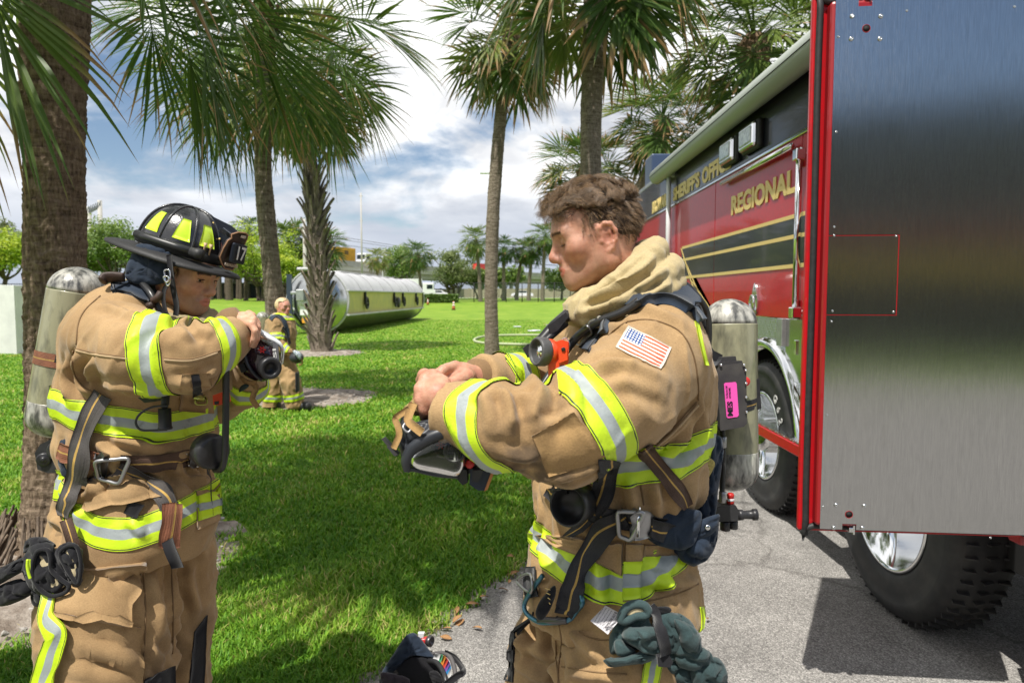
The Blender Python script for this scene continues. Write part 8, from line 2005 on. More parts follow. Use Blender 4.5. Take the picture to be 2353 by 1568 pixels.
for s in range(4):
 for k in (-.3, 0, .3):
  m_ = q @ Matrix.Rotation(R(90 * s), 4, 'Z'); c = m_ @ Vector((.0065, .0065 + k * .012, .0018)); mb.box(np.array(vo) + np.array(c), (.010, .0018, .0022), m_)
mb.build('voice_emitter', BLKP, mk)
for k in range(6):
 a = k * math.pi / 3; mb = MB(); c = pa(1012, 1022, 1.2035); mb.box(c + np.array([.0045 * math.cos(a), 0, .0045 * math.sin(a)]), (.006, .0012, .0022), Matrix.Rotation(-a, 4, 'Y')); mb.build('red_vane', REDP, mk)
mb = MB(); vcyl(mb, 1078, 1066, 1.165, .0078, (.1, 1, 0), .016, prof=[(0, 0), (.006, 0), (.0078, .002), (.0074, .008), (.0078, .014), (0, .014)]); mb.build('red_knob', REDP, mk)
mb = MB(); mb.tube([pa(1076, 1056, 1.19), pa(1100, 1062, 1.185), pa(1150, 1066, 1.19)], [.006, .0085, .0095], 12); vprism(mb, [(1050, 1072), (1072, 1080), (1074, 1108), (1062, 1114), (1048, 1098)], 1.18, .04); mb.build('inlet', BLKP, mk)
mb = MB(); vprism(mb, [(1080, 1076), (1138, 1072), (1134, 1084), (1114, 1126), (1098, 1126), (1078, 1112)], 1.18, .05); mb.build('regulator', M('blue_black', (.016, .024, .045), .3), mk)
mb = MB(); vprism(mb, [(1132, 1074), (1140, 1072), (1120, 1124), (1112, 1128)], 1.175, .045); mb.build('orange_edge', M('copper_edge', (.45, .18, .06), .4), mk)
mb = MB(); vprism(mb, [(1086, 1080), (1112, 1078), (1098, 1108), (1084, 1104)], 1.172, .012); mb.build('cover', BLKP, mk)
flatstrap([pa(940, 938, 1.17), pa(918, 952, 1.165), pa(908, 962, 1.165), pa(914, 980, 1.16), pa(916, 1000, 1.155), pa(903, 1030, 1.15)], .011, vw).build('strap', STRAPT, mk)
flatstrap([pa(950, 925, 1.18), pa(940, 950, 1.165), pa(938, 966, 1.155), pa(952, 980, 1.145), pa(970, 994, 1.140)], .0145, vw).build('strap', STRAPT, mk)
puff([(962, 908), (972, 926), (982, 952), (960, 955), (935, 950), (914, 956), (920, 944), (940, 924)], 1.205, .012, .012).build('head_net', M('tan_net', (.36, .25, .10), .9, col2=(.16, .11, .045), vs=330, vmix=(.45, .55)), mk)
mb = MB(); vprism(mb, [(876, 1008), (880, 1006), (914, 1044), (911, 1048)], 1.15, .022); vprism(mb, [(888, 1026), (896, 1024), (912, 1044), (906, 1048)], 1.148, .018); mb.build('strap_end', GUN, mk)
mb = MB(); mb.tube([pa(930, 972, 1.155), pa(926, 982, 1.15), pa(936, 992, 1.148), pa(944, 986, 1.15)], .002, 6); mb.build('strap_ring', GREYM, mk)
# ---- carabiner, strap and gloves on his trousers
cb = thing('carabiner', 'blue green carabiner with grey sleeve hanging below the hem of the bareheaded man', 'carabiner', P(1290, 1390, 1.34))
dcb = lambda u, v: surfA.hit(u, v, .018)[0]
mb = MB(); mb.tube([dcb(u, v) for u, v in ((1256, 1332), (1236, 1352), (1224, 1382), (1226, 1405), (1244, 1420), (1275, 1424), (1312, 1420), (1336, 1404), (1344, 1380), (1338, 1352), (1328, 1338))], .0052, 10); mb.build('frame', M('teal_anodised', (.03, .11, .13), .3, metal=.6, col2=(.10, .22, .32), vs=14), cb)
mb = MB(); mb.tube([dcb(1252, 1420), dcb(1284, 1424), dcb(1310, 1420)], .0075, 12); mb.build('sleeve', GUN, cb)
mb = MB(); mb.tube([dcb(1284, 1423), dcb(1288, 1423)], .0079, 12); mb.build('sleeve_ring', BLKP, cb)
ls = thing('safety_strap', 'black stitched strap with metal loop tucked into the trousers beside the carabiner', 'strap', P(1240, 1360, 1.36))
surfA.strap([(1222, 1300), (1224, 1340), (1228, 1372)], 26, .010, .004, 4).build('webbing', BLKCLOTH, ls)
puff([(1236, 1388), (1262, 1352), (1276, 1346), (1274, 1374), (1258, 1408), (1242, 1424), (1230, 1412)], 1.365, .012, .012).build('padded_end', BLKCLOTH, ls)
mb = MB(); mb.tube([dcb(u, v) + [0, -.01, 0] for u, v in ((1206, 1324), (1232, 1322), (1236, 1346), (1210, 1340))], .003, 8, closed=True, caps=False, res=4); mb.build('loop', GREYM, ls)
for k in range(4): mb = MB(); mb.tube([pa(1252 + k * 3, 1362 + k * 11 - 12, 1.350), pa(1264 + k * 0, 1366 + k * 11 - 12, 1.350)], .0008, 4, spline=False); mb.build('stitch', GOLD, ls)
D1, D2 = 1.29, 1.33
gl = thing('work_glove', 'teal suede glove with white washing label, hanging at the hip of the bareheaded man', 'glove', P(1470, 1440, D1))
puff([(1404, 1500), (1400, 1470), (1412, 1432), (1430, 1400), (1452, 1384), (1480, 1384), (1492, 1398), (1490, 1420), (1500, 1450), (1480, 1490), (1440, 1490)], D1 + .02, .03, .05).build('cuff', TEAL, gl)
mb = MB(); mb.tube([pa(u, v, D1 - .012) for u, v in ((1426, 1420), (1436, 1398), (1456, 1387), (1478, 1389), (1488, 1402), (1482, 1412), (1460, 1414), (1438, 1424))], .0085, 10, closed=True, caps=False); mb.build('rim', TEAL, gl)
puff([(1440, 1402), (1458, 1394), (1476, 1396), (1480, 1404), (1462, 1408), (1444, 1414)], D1 - .012, .004, .01).build('lining', CREAM, gl)
puff([(1430, 1460), (1440, 1446), (1470, 1440), (1500, 1442), (1520, 1452), (1524, 1490), (1510, 1504), (1480, 1500), (1452, 1484), (1434, 1472)], D1 - .012, .036, .02).build('finger', TEAL, gl)
puff([(1410, 1474), (1424, 1468), (1440, 1480), (1460, 1496), (1440, 1506), (1416, 1502)], D1, .026, .02).build('finger', TEAL, gl)
puff([(1386, 1516), (1400, 1512), (1440, 1504), (1480, 1496), (1506, 1506), (1490, 1520), (1440, 1528), (1404, 1532), (1392, 1526)], D1 - .005, .026, .02).build('finger', TEAL, gl)
mb = MB(); g = []
for t in np.linspace(0, 1, 7):
 a_, b_ = np.array([1391, 1390]) * (1 - t) + np.array([1356, 1425]) * t, np.array([1432, 1412]) * (1 - t) + np.array([1396, 1456]) * t
 g.append([pa(*(a_ * (1 - s) + b_ * s), D1 - .010 + .006 * math.sin(3 * t + 2 * s)) for s in np.linspace(0, 1, 6)])
mb.grid(np.array(g), thick=.001, nrm=np.tile(vw, (7, 6, 1))); wlb = mb.build('washing_label', M('label_cloth', (.62, .60, .62), .8, col2=(.5, .48, .5), vs=60), gl)
put_on(gl, 'STRUCTURAL FIRE FIGHTING', 1402, 1448, D1 - .0185, 5, 58, INK, .0, 50); put_on(gl, 'PROTECTIVE GLOVE', 1394, 1444, D1 - .0185, 6, 58, INK, .02, 44)
for k in range(4): put_on(gl, 'inner shell size wash warm dry flat', 1385 - k * 6, 1436 - k * 3, D1 - .0185, 2.6, 58, INK, 0, 40)
g2 = thing('work_glove', 'teal suede glove with fingers hanging down over the pavement, lower of the strapped pair', 'glove', P(1600, 1500, D2))
puff([(1500, 1420), (1530, 1405), (1560, 1408), (1590, 1430), (1600, 1460), (1580, 1500), (1540, 1520), (1512, 1500), (1504, 1460)], D2, .035, .04).build('palm', TEAL, g2)
puff([(1548, 1420), (1576, 1430), (1600, 1446), (1612, 1470), (1606, 1500), (1584, 1504), (1566, 1484), (1558, 1456)], D2 - .03, .028, .02).build('finger', TEAL, g2)
puff([(1560, 1470), (1600, 1480), (1634, 1500), (1636, 1530), (1600, 1540), (1560, 1530), (1548, 1500)], D2 - .01, .03, .03).build('finger', TEAL, g2)
puff([(1590, 1520), (1630, 1504), (1660, 1520), (1672, 1552), (1662, 1590), (1610, 1600), (1586, 1560)], D2 + .01, .04, .04).build('cuff', TEAL, g2)
puff([(1505, 1505), (1560, 1510), (1600, 1545), (1605, 1590), (1560, 1575), (1520, 1540)], D2 + .02, .03, .03).build('finger', TEAL, g2)
gs = thing('glove_strap', 'black hook and loop strap wrapped round the pair of teal gloves', 'strap', P(1520, 1460, 1.26))
flatstrap([pa(1492, 1392, 1.29), pa(1506, 1410, 1.272), pa(1516, 1440, 1.235), pa(1526, 1475, 1.228), pa(1530, 1500, 1.24), pa(1524, 1512, 1.26)], .022, vw + np.array([.2, 0, .2]), .003).build('strap', BLKCLOTH, gs)
mb = MB(); vprism(mb, [(1510, 1508), (1538, 1505), (1546, 1520), (1540, 1532), (1512, 1530)], 1.245, .012); mb.build('tab', BLKCLOTH, gs)
puff([(1470, 1396), (1530, 1392), (1540, 1404), (1500, 1416), (1474, 1408)], 1.32, .01, .02).build('loop', BLKCLOTH, gs)
# ---- pack of the helmeted man
pb = thing('breathing_apparatus', 'air pack on the back of the helmeted man, scuffed grey cylinder with rust coloured strap', 'breathing apparatus', P(150, 820, 2.25))
cylinder(pb, P(188, 614, 2.27), P(120, 1010, 2.27), .088)
mb = MB(); vprism(mb, [(128, 815), (170, 818), (172, 850), (158, 905), (128, 905), (124, 890), (150, 880), (150, 838), (124, 832)], 2.12, .06); vprism(mb, [(140, 770), (185, 720), (200, 730), (190, 830), (150, 822)], 2.16, .02); vprism(mb, [(112, 885), (150, 890), (150, 910), (112, 902)], 2.11, .05); vprism(mb, [(155, 810), (200, 800), (190, 960), (165, 990), (150, 960)], 2.18, .03); mb.build('back_frame', BLKP, pb)
q0 = pa(152, 825, 2.27); axc = np.array(pa(120, 1010, 2.27) - pa(188, 614, 2.27)); axc /= np.linalg.norm(axc); g = []
e1 = np.cross(axc, [0, 1, 0]); e1 /= np.linalg.norm(e1); e2 = np.cross(axc, e1)
for z in (-.022, .022): g.append([q0 + axc * z + .0905 * (e1 * math.cos(a) + e2 * math.sin(a)) for a in np.linspace(0, 6.283, 40)])
mb = MB(); mb.grid(np.array(g).transpose(1, 0, 2)); mb.build('cylinder_strap', WEBRED, pb)
mb = MB(); vprism(mb, [(80, 1040), (92, 1020), (118, 1008), (146, 1012), (150, 1060), (140, 1085), (110, 1086), (86, 1078)], 2.14, .07); vcyl(mb, 126, 1036, 2.125, .030, (0, 1, 0), .03, prof=[(0, 0), (.006, 0), (.007, .004), (.012, .004), (.014, .001), (.026, .001), (.030, .005), (.030, .03)]); vcyl(mb, 98, 1056, 2.125, .021, (-.3, 1, 0), .03, prof=[(0, .0), (.007, 0), (.008, .004), (.016, .002), (.021, .006), (.021, .03)]); mb.build('valve', BLKP, pb)
mb = MB(); vcyl(mb, 126, 1036, 2.12, .0055, (0, 1, 0), .004, prof=[(0, 0), (.004, .0006), (.0055, .003), (.0055, .006)]); mb.build('screw', CHROME, pb)
surfB.strap([(255, 652), (285, 648), (318, 660), (345, 676), (352, 690)], [44, 50, 52, 48, 40], .012, .014, 6).build('shoulder_pad', NAVY, pb)
mb = MB(); mb.tube([surfB.hit(u, v, .03)[0] for u, v in ((238, 650), (240, 634), (258, 622), (284, 616))], [.016, .018, .018, .016], 10, flat=.55); mb.build('strap', LEATH, pb)
hose('hose', [(328, 652, 2.02), (345, 672, 1.99), (360, 700, 1.98), (374, 726, 1.98), (385, 745, 1.99)], .010, pb)
mb = MB(); mb.tube([pa(352, 690, 1.965), pa(362, 684, 1.96), pa(370, 672, 1.965)], .011, 8); mb.tube([pa(340, 702, 1.965), pa(352, 700, 1.96)], .010, 8); mb.build('hose_keeper', LEATH, pb)
hose('hose', [(516, 800, 1.86), (519, 860, 1.86), (519, 930, 1.87), (518, 1000, 1.87), (516, 1050, 1.88), (508, 1076, 1.90), (494, 1078, 1.92)], .0095, pb)
surfB.strap([(238, 905), (222, 935), (206, 975), (195, 1020), (184, 1070), (172, 1120), (160, 1165), (150, 1196)], [46, 44, 42, 42, 42, 40, 36, 26], .012, .003, 5, lift=[0, .004, .01, .014, .014, .01, .006]).build('strap', WEBGRY, pb)
flatstrap([pa(150, 1192, 1.88), pa(158, 1215, 1.87), pa(168, 1250, 1.865), pa(172, 1285, 1.87), pa(170, 1318, 1.87)], .030, vw + np.array([.5, 0, 0])).build('hanging_strap', WEBBRN, pb)
surfB.strap([(140, 1032), (170, 1044), (205, 1052), (240, 1062)], [34, 36, 38, 38], .012, .004, 5).build('waist_belt', WEBRED, pb)
surfB.strap([(275, 1064), (320, 1064), (370, 1060), (420, 1055), (470, 1048)], [34, 36, 36, 36, 34], .006, .003, 5).build('waist_belt', WEBBRN, pb)
surfB.strap([(270, 1072), (310, 1090), (345, 1108), (372, 1130), (386, 1152), (390, 1172)], [32, 38, 40, 40, 40, 38], .014, .003, 5).build('strap', WEBGRY, pb)
surfB.strap([(394, 1158), (393, 1185), (389, 1215), (384, 1250)], 36, .022, .003, 5).build('hanging_strap', WEBRED, pb)
flatstrap([pa(384, 1240, 1.90), pa(390, 1262, 1.89), pa(400, 1285, 1.89), pa(408, 1304, 1.90)], .034, vw).build('strap_end', BLKCLOTH, pb)
surfB.patch([(222, 1040), (252, 1044), (245, 1092), (214, 1086)], 5, 5, .022, .006).build('buckle_plate', GREYM, pb)
buckle(pb, surfB, [(240, 1044), (284, 1052), (276, 1094), (236, 1092)], .028, .0055, GREYM)
surfB.patch([(428, 1042), (458, 1034), (457, 1068), (430, 1074)], 5, 5, .012, .006).build('belt_buckle', STEEL, pb); surfB.patch([(438, 1046), (452, 1042), (450, 1062), (439, 1066)], 4, 4, .0155, .003).build('buckle_button', GUN, pb)
puff([(140, 1008), (190, 990), (230, 1000), (240, 1030), (236, 1080), (200, 1102), (150, 1096), (134, 1070)], 1.955, .02, .05).build('hip_pad', NAVY, pb)
mb = MB(); vcyl(mb, 494, 1040, 1.885, .050, (-.8, .6, .1), .05, prof=[(0, 0), (.040, 0), (.048, .006), (.050, .02), (.046, .05), (0, .05)]); mb.build('regulator_holder', BLKP, pb)
surfB.strap([(500, 1066), (516, 1080), (527, 1098), (534, 1118), (536, 1150), (538, 1180)], [14, 16, 18, 16, 12, 10], .012, .003, 4).build('strap', WEBGRY, pb)
hose('hose', [(383, 880, 1.875), (381, 905, 1.865), (379, 930, 1.86)], .0105, pb)
mb = MB(); vcyl(mb, 378, 938, 1.855, .0165, (0, 0, -1), .058, prof=[(0, 0), (.0165, 0), (.0165, .05), (.0185, .051), (.0185, .056), (0, .056)]); vcyl(mb, 378, 926, 1.855, .008, (0, 0, -1), .016); mb.build('connector', BLKP, pb)
hose('tether', [(386, 932, 1.845), (352, 934, 1.84), (324, 948, 1.84), (312, 968, 1.84), (322, 986, 1.84), (350, 988, 1.845), (384, 986, 1.85)], .0032, pb)
mb = MB(); vprism(mb, [(300, 900), (340, 892), (352, 890), (362, 905), (356, 922), (332, 925)], 1.87, .05); mb.build('alarm_unit', M('dark_green_plastic', (.03, .045, .022), .45), pb)
mb = MB(); vcyl(mb, 347, 901, 1.862, .009, (.2, 1, 0), .006, prof=[(0, 0), (.006, .0008), (.009, .004), (.009, .008)]); mb.build('red_button', REDP, pb)
ol = thing('flashlight', 'orange flashlight in a tan holster on the chest of the helmeted man', 'flashlight', P(500, 890, 1.95))
mb = MB(); vprism(mb, [(484, 836), (502, 838), (514, 846), (512, 858), (486, 862)], 1.90, .05); vprism(mb, [(488, 904), (510, 900), (514, 924), (506, 930), (490, 930)], 1.89, .05); mb.build('body', ORNG, ol)
mb = MB(); vprism(mb, [(482, 856), (512, 852), (514, 898), (486, 908)], 1.88, .06); mb.build('holster', TAN, ol)
mb = MB(); vprism(mb, [(492, 922), (502, 921), (502, 928), (493, 929)], 1.888, .01); mb.build('switch', BLKP, ol)
yc = thing('tool_clip', 'yellow metal clip hanging on a black strap on the chest of the helmeted man', 'clip', P(452, 900, 1.88))
surfB.strap([(448, 862), (450, 882), (451, 905)], 18, .010, .004, 4).build('strap', BLKCLOTH, yc)
mb = MB(); mb.tube([surfB.hit(u, v, .016)[0] for u, v in ((444, 902), (443, 910), (439, 918), (442, 928), (463, 928), (465, 918), (459, 910), (459, 901))], .0028, 8, closed=True, caps=False, res=4); vq = [(444, 906), (459, 906), (461, 922), (443, 922)]; surfB.patch(vq, 4, 4, .016, .004).build('plate', M('brass_clip', (.45, .48, .12), .35, metal=.6), yc); mb.build('hook', MATS['brass_clip'], yc)
# ---- details sewn on the clothes of the helmeted man
for uvs in ([(172, 800), (230, 812), (296, 820)], [(378, 822), (440, 824), (500, 806), (522, 796)], [(176, 792), (180, 745), (196, 712), (230, 680)], [(168, 805), (168, 850), (190, 888), (230, 905)]): seam(surfB, uvs, jkB, .0022)
seam(surfB, [(175, 805), (230, 816), (296, 824)], jkB, .0042, SEAML, .0)
seam(surfB, [(378, 826), (440, 828), (500, 810)], jkB, .0042, SEAML, .0)
surfB.patch([(208, 1096), (290, 1082), (372, 1140), (385, 1185)][:3] + [(196, 1172)], 12, 8, .016, .010, .008).build('pocket_flap', TAN, jkB)
surfB.patch([(300, 1150), (330, 1160), (312, 1192), (288, 1176)], 5, 5, .010, .004).build('pocket_lining', BLKCLOTH, jkB)
surfB.patch([(420, 860), (482, 858), (488, 950), (410, 944)], 8, 8, .006, .005).build('storm_flap', TAN, jkB)
surfB.patch([(448, 1130), (520, 1116), (520, 1185), (450, 1215)], 8, 8, .008, .005).build('pocket', TAN, jkB)
surfB.patch([(448, 1140), (522, 1124), (522, 1172), (450, 1196)], 8, 6, .0115, .003).build('reflective_stripe', MATS['lime_tape'], jkB)
surfB.patch([(448, 1158), (522, 1141), (522, 1156), (450, 1175)], 8, 5, .0125, .003).build('reflective_stripe', MATS['silver_tape'], jkB)
surfB.patch([(118, 1315), (336, 1290), (292, 1438), (112, 1412)], 16, 12, .022, .014, .006).build('pocket_flap', TAN, trB)
surfB.patch([(112, 1402), (296, 1422), (288, 1440), (110, 1416)], 16, 4, .030, .008).build('flap_hem', TAN, trB)
surfB.patch([(150, 1420), (322, 1440), (326, 1600), (120, 1600)], 14, 12, .010, .006).build('cargo_pocket', TAN, trB)
for uvs in ([(330, 1300), (334, 1420), (330, 1568)], [(322, 1440), (320, 1520), (322, 1568)], [(180, 1318), (260, 1316), (336, 1290)], [(392, 1280), (398, 1400), (396, 1500)]): seam(surfB, uvs, trB, .0022)
stv = surfB.strap([(128, 1290), (134, 1340), (132, 1380), (124, 1412), (140, 1440), (150, 1452), (136, 1500), (124, 1540), (118, 1600)], [26, 26, 28, 30, 36, 40, 44, 44, 44], .034, .004, 8)
me = stv.mesh('reflective_stripe', [TAPE]); set_attr(me, 't', np.clip(np.concatenate(stv.uv)[:, 0], 0, 1)); link('reflective_stripe', me, trB)
surfB.patch([(446, 1450), (474, 1412), (466, 1600), (430, 1600)], 6, 10, .006, .005).build('knee_patch', BLKCLOTH, trB)
surfB.patch([(330, 1560), (395, 1530), (396, 1610), (320, 1610)], 6, 6, .012, .005).build('knee_patch', BLKCLOTH, trB)
DG = 1.86
bg = thing('work_glove', 'black glove with cream lining, cuff toward the viewer, at the hip of the helmeted man', 'glove', P(110, 1300, DG))
puff([(50, 1310), (62, 1262), (90, 1245), (120, 1250), (130, 1280), (150, 1310), (160, 1340), (140, 1366), (105, 1372), (70, 1352)], DG, .04, .06).build('cuff', BLKCLOTH, bg)
mb = MB(); mb.tube([pa(u, v, DG - .035) for u, v in ((84, 1268), (108, 1262), (116, 1280), (118, 1308), (140, 1330), (158, 1344), (150, 1360), (118, 1368), (88, 1348), (74, 1310))], .0055, 10, closed=True, caps=False); mb.build('rim', BLKCLOTH, bg)
puff([(86, 1278), (108, 1272), (112, 1312), (136, 1334), (148, 1346), (120, 1356), (100, 1340), (88, 1308)], DG - .022, .008, .01).build('lining', CREAM, bg)
puff([(60, 1280), (68, 1300), (20, 1330), (-20, 1350), (-30, 1330), (0, 1305), (40, 1284)], DG + .02, .035, .03).build('finger', BLKCLOTH, bg)
puff([(40, 1330), (70, 1340), (70, 1366), (10, 1392), (-20, 1384), (-10, 1350)], DG + .02, .03, .03).build('finger', BLKCLOTH, bg)
puff([(72, 1350), (110, 1372), (122, 1384), (110, 1392), (80, 1390), (70, 1370)], DG + .02, .025, .03).build('finger', BLKCLOTH, bg)
mb = MB(); mb.tube([pa(u, v, DG - .040) for u, v in ((64, 1284), (63, 1300), (66, 1316), (70, 1328))], .0042, 6); mb.tube([pa(u, v, DG - .038) for u, v in ((69, 1284), (70, 1300), (73, 1322))], .002, 6); mb.build('lime_trim', LIME, bg)
bg2 = thing('work_glove', 'black glove folded open against the trouser pocket of the helmeted man', 'glove', P(160, 1290, DG))
puff([(124, 1276), (138, 1252), (160, 1244), (180, 1252), (190, 1290), (188, 1330), (176, 1350), (158, 1340), (140, 1312)], DG - .01, .03, .05).build('cuff', BLKCLOTH, bg2)
mb = MB(); mb.tube([pa(u, v, DG - .035) for u, v in ((138, 1272), (150, 1256), (172, 1252), (182, 1268), (186, 1300), (180, 1338), (166, 1326), (150, 1300))], .005, 10, closed=True, caps=False); mb.build('rim', BLKCLOTH, bg2)
puff([(150, 1268), (166, 1258), (176, 1270), (176, 1310), (170, 1326), (158, 1300)], DG - .030, .006, .01).build('lining', CREAM, bg2)
puff([(54, 1268), (60, 1240), (84, 1232), (116, 1240), (126, 1256), (90, 1262)], DG + .02, .03, .04).build('thumb', BLKCLOTH, bg2)
# ---- mask of the helmeted man
kb = thing('face_mask', 'black breathing mask with round outlet held up by the helmeted man', 'mask', P(600, 820, 2.0))
DM = 1.985
puff([(562, 752), (578, 775), (600, 778), (626, 784), (638, 800), (642, 830), (628, 862), (602, 876), (570, 868), (548, 846), (540, 816), (552, 790)], DM, .06, .08, jit=.15).build('shell', M('smoked_mask', (.014, .013, .022), .10, coat=.6, col2=(.04, .012, .02), vs=16), kb)
puff([(586, 758), (600, 756), (640, 780), (650, 800), (648, 836), (640, 846), (632, 820), (612, 792), (590, 776)], DM - .03, .02, .03, jit=0).build('visor', CLEAR, kb)
mb = MB(); mb.tube([pa(585, 757, 1.955), pa(612, 772, 1.94), pa(640, 788, 1.945), pa(649, 806, 1.955), pa(647, 835, 1.965)], [.006, .0065, .0065, .005, .004], 10); mb.build('visor_highlight', M('visor_highlight', (.70, .72, .74), .15), kb)  # pale tube paints the white highlight along the visor's upper rim
mb = MB(); mb.tube([pa(564, 756, 1.955), pa(560, 790, 1.935), pa(566, 830, 1.925), (pa(582, 856, 1.93)), pa(600, 872, 1.95)], [.008, .009, .009, .008, .007], 10, flat=.6); vprism(mb, [(548, 838), (560, 834), (566, 850), (554, 856)], 1.93, .015); mb.build('frame', MASKR, kb)
ax = np.array([.62, -.76, -.12]); q = Vector(ax).to_track_quat('Z', 'Y').to_matrix().to_4x4(); b0 = pa(608, 838, 1.955)
mb = MB(); mb.lathe([(.030, -.03), (.027, 0), (.025, .004), (.027, .008), (.025, .012), (.027, .016), (.0265, .02), (.031, .024), (.032, .045), (.030, .052), (.024, .053), (.018, .050), (.016, .03), (0, .03)], b0, q, 36); mb.build('outlet', BLKP, kb)
c = pa(602, 803, 1.918)
for k in range(6):
 a = k * math.pi / 3; mb = MB(); mb.box(c + np.array([.0062 * math.cos(a), 0, .0062 * math.sin(a)]), (.0075, .0015, .0036), Matrix.Rotation(-a, 4, 'Y')); mb.build('red_vane', M('red_vane', (.6, .015, .02), .35), kb)
mb = MB(); vprism(mb, [(626, 786), (638, 790), (641, 826), (630, 826)], 1.93, .004); mb.build('name_plate', M('smoke_plate', (.10, .10, .11), .4), kb); put_on(kb, 'SI', 636, 822, 1.929, 8, 96, SILV, .02, 22)
mb = MB(); vcyl(mb, 552, 826, 1.93, .012, (0, 1, 0), .01, prof=[(.008, .004), (.010, 0), (.012, .002), (.012, .01)]); mb.build('ring', GUN, kb)
puff([(552, 862), (570, 872), (590, 874), (586, 884), (566, 884), (552, 874)], 1.96, .012, .02).build('strap_bundle', STRAPT, kb)
flatstrap([pa(578, 878, 1.955), pa(588, 890, 1.95), pa(582, 906, 1.945), pa(580, 918, 1.945), pa(592, 936, 1.95)], .016, vw, .003).build('strap', STRAPT, kb)
puff([(549, 900), (552, 888), (562, 882), (572, 886), (560, 896)], 1.95, .004, .004).build('strap_end', M('green_tab', (.02, .04, .03), .6), kb)
# ---- pack and mask of the blonde firefighter
pw = thing('breathing_apparatus', 'small pale air cylinder on the back of the blonde firefighter', 'breathing apparatus', P(605, 750, 10.1))
cylinder(pw, P(604, 716, 10.15), P(602, 792, 10.15), .095)
mb = MB(); mb.tube([pc(620, 755, .1), pc(612, 775, .1), pc(614, 800, .1)], .07, 10); mb.build('back_frame', BLKP, pw)
surfC = Surf([(VC, FC)]); surfC.last = 9.8
surfC.strap([(622, 735), (632, 724), (645, 730), (656, 748), (660, 775)], 9, .02, .02, 4).build('shoulder_strap', NAVY, pw)
surfC.strap([(648, 752), (660, 770), (664, 790)], 4, .02, .015, 3).build('strap', BLKCLOTH, pw)
surfC.strap([(612, 812), (640, 816), (674, 808)], 6, .02, .02, 3).build('waist_belt', WEBBLK, pw)
mw_ = thing('face_mask', 'black mask with clear visor dangling from the hand of the blonde firefighter', 'mask', pc(682, 822, -.3))
ob = ell; V, F = sdf_mesh(lambda p: ell(p, pc(681, 821, -.30), (.10, .09, .085)), pc(681, 821, -.3) - [.15, .15, .15], pc(681, 821, -.3) + [.15, .15, .15], .015); link('shell', mesh_np('shell', V, orient(V, F), True, [MASKR]), mw_)
puff([(672, 806), (684, 806), (692, 814), (690, 826), (682, 820)], 9.56, .03, .03).build('visor', M('visor_grey', (.35, .4, .45), .1), mw_)
mb = MB(); mb.tube([pc(688, 820, -.35), pc(694, 828, -.35), pc(693, 836, -.35), pc(686, 838, -.35)], .012, 6); mb.build('strap', STRAPT, mw_)
# ---- helmet standing upside down on the ground
gh = thing('fire_helmet', 'black fire helmet lying upside down on the pavement edge, stickers inside its brim', 'helmet', ground(965, 1560))
DH_ = 2.72
puff([(872, 1575), (878, 1548), (905, 1500), (930, 1462), (948, 1455), (962, 1466), (985, 1490), (1005, 1505), (1030, 1530), (1040, 1580), (1020, 1640), (900, 1640)], DH_ + .06, .02, .10).build('shell', HELMB, gh)
oc = [(876, 1546), (905, 1500), (930, 1462), (948, 1453), (962, 1462), (985, 1492), (1000, 1508), (990, 1510), (960, 1504), (935, 1512), (912, 1530), (900, 1546)]
puff(oc, DH_ - .0, .03, .04).build('ear_flap', NAVY, gh)
puff([(876, 1544), (900, 1546), (935, 1556), (942, 1568), (944, 1600), (884, 1600), (876, 1566)], DH_ - .10, .02, .02).build('ear_flap', fabric('dark_flap', (.03, .024, .03), (.02, .016, .02), dirt_amt=.2), gh)
puff([(912, 1534), (935, 1514), (958, 1508), (985, 1514), (1010, 1540), (1016, 1580), (960, 1590), (930, 1570)], DH_ - .02, .005, .02).build('lining', BLKCLOTH, gh)
puff([(986, 1544), (1002, 1540), (1016, 1556), (1014, 1572), (996, 1570)], DH_ - .05, .02, .02).build('pad', BLKCLOTH, gh)
mb = MB(); mb.tube([pa(u, v, d) for u, v, d in ((985, 1516, 2.70), (1002, 1520, 2.66), (1016, 1538, 2.62), (1024, 1562, 2.58), (1024, 1600, 2.56))], .010, 8); mb.build('head_band', BLKP, gh)
mb = MB(); mb.tube([pa(u, v, d) for u, v, d in ((992, 1500, 2.74), (1014, 1498, 2.72), (1032, 1506, 2.68), (1042, 1526, 2.64), (1046, 1556, 2.60), (1042, 1600, 2.56))], [.006, .008, .009, .009, .009, .009], 8); mb.build('brim', M('brim_grey', (.09, .085, .085), .7), gh)
cols = [('white', (.7, .7, .7)), ('green', (.10, .45, .22)), ('orange', (.75, .30, .05)), ('red', (.65, .08, .06)), ('violet', (.22, .10, .40)), ('blue', (.05, .28, .6)), ('white', (.7, .7, .7))]
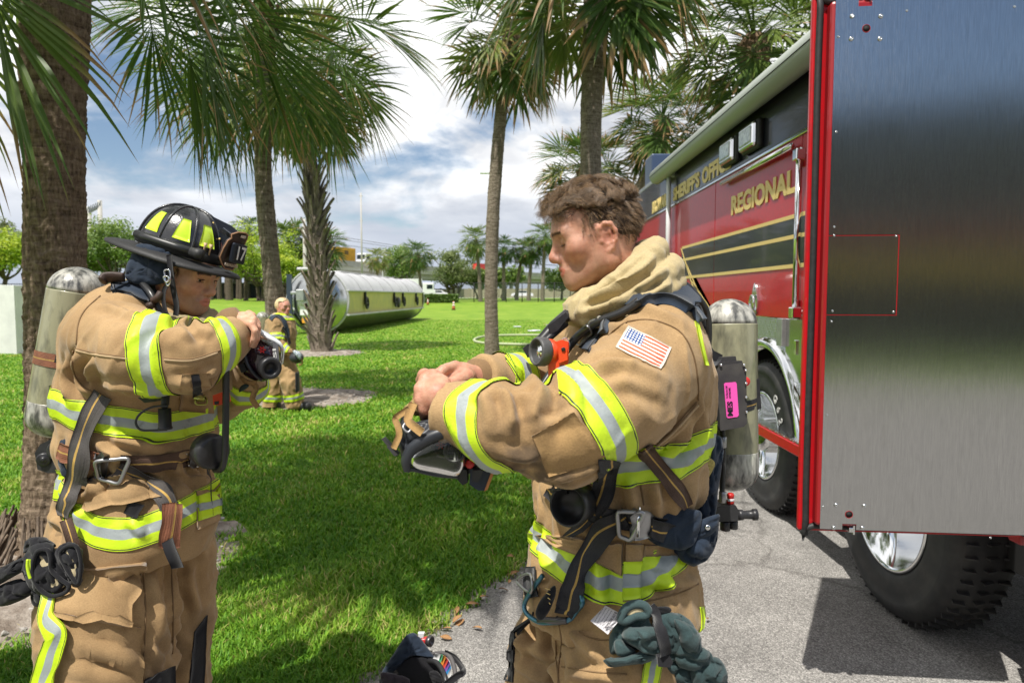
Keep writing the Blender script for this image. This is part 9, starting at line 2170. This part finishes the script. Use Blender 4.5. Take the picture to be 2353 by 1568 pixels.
sp = [((1000, 1500), (994, 1512)), ((1012, 1502), (1006, 1522)), ((1018, 1504), (1010, 1528)), ((1024, 1508), (1014, 1536)), ((1030, 1516), (1016, 1544)), ((1034, 1524), (1019, 1552)), ((1036, 1532), (1021, 1560)), ((1037, 1548), (1022, 1576))]
for i, (nm, c_) in enumerate(cols):
 (a, b), (c2, d2) = sp[i], sp[i + 1]; mb = MB(); mb.grid(np.array([[pa(*a, 2.68 - .012 * i), pa(*b, 2.68 - .012 * i)], [pa(*c2, 2.668 - .012 * i), pa(*d2, 2.668 - .012 * i)]]), thick=.002, nrm=np.tile(vw, (2, 2, 1))); mb.build('%s_sticker' % nm, M('sticker_%s' % nm, c_, .4), gh)
flatstrap([pa(1022, 1499, 2.70), pa(1044, 1510, 2.66), pa(1060, 1532, 2.60), pa(1062, 1545, 2.57), pa(1050, 1552, 2.55), pa(1020, 1575, 2.52), pa(990, 1600, 2.50)], .026, vw, .004).build('chin_strap', BLKCLOTH, gh)
flatstrap([pa(966, 1572, 2.66), pa(974, 1590, 2.64), pa(980, 1610, 2.62)], .02, vw, .003).build('head_strap', M('grey_band', (.30, .30, .26), .7), gh)
puff([(985, 1575), (1008, 1568), (1018, 1580), (1012, 1610), (985, 1610)], 2.70, .005, .01).build('padding', M('pale_pad', (.42, .42, .40), .9), gh)
rl = thing('flashlight', 'small red flashlight strapped to the brim of the helmet on the ground', 'flashlight', P(975, 1468, 2.8))
mb = MB(); mb.tube([pa(950, 1466, 2.80), pa(966, 1470, 2.79), pa(986, 1470, 2.77)], [.014, .015, .016], 14, spline=False); mb.build('barrel', M('red_anodised', (.45, .02, .02), .3, coat=.4), rl)
mb = MB(); vcyl(mb, 982, 1470, 2.772, .02, (.85, -.5, 0), .02, prof=[(0, 0), (.017, 0), (.021, .006), (.021, .02), (.018, .021), (.016, .016), (0, .010)]); mb.build('head', GUN, rl)
mb = MB(); vprism(mb, [(960, 1454), (974, 1454), (972, 1464), (961, 1464)], 2.775, .02); mb.build('clip', WHITEP, rl)
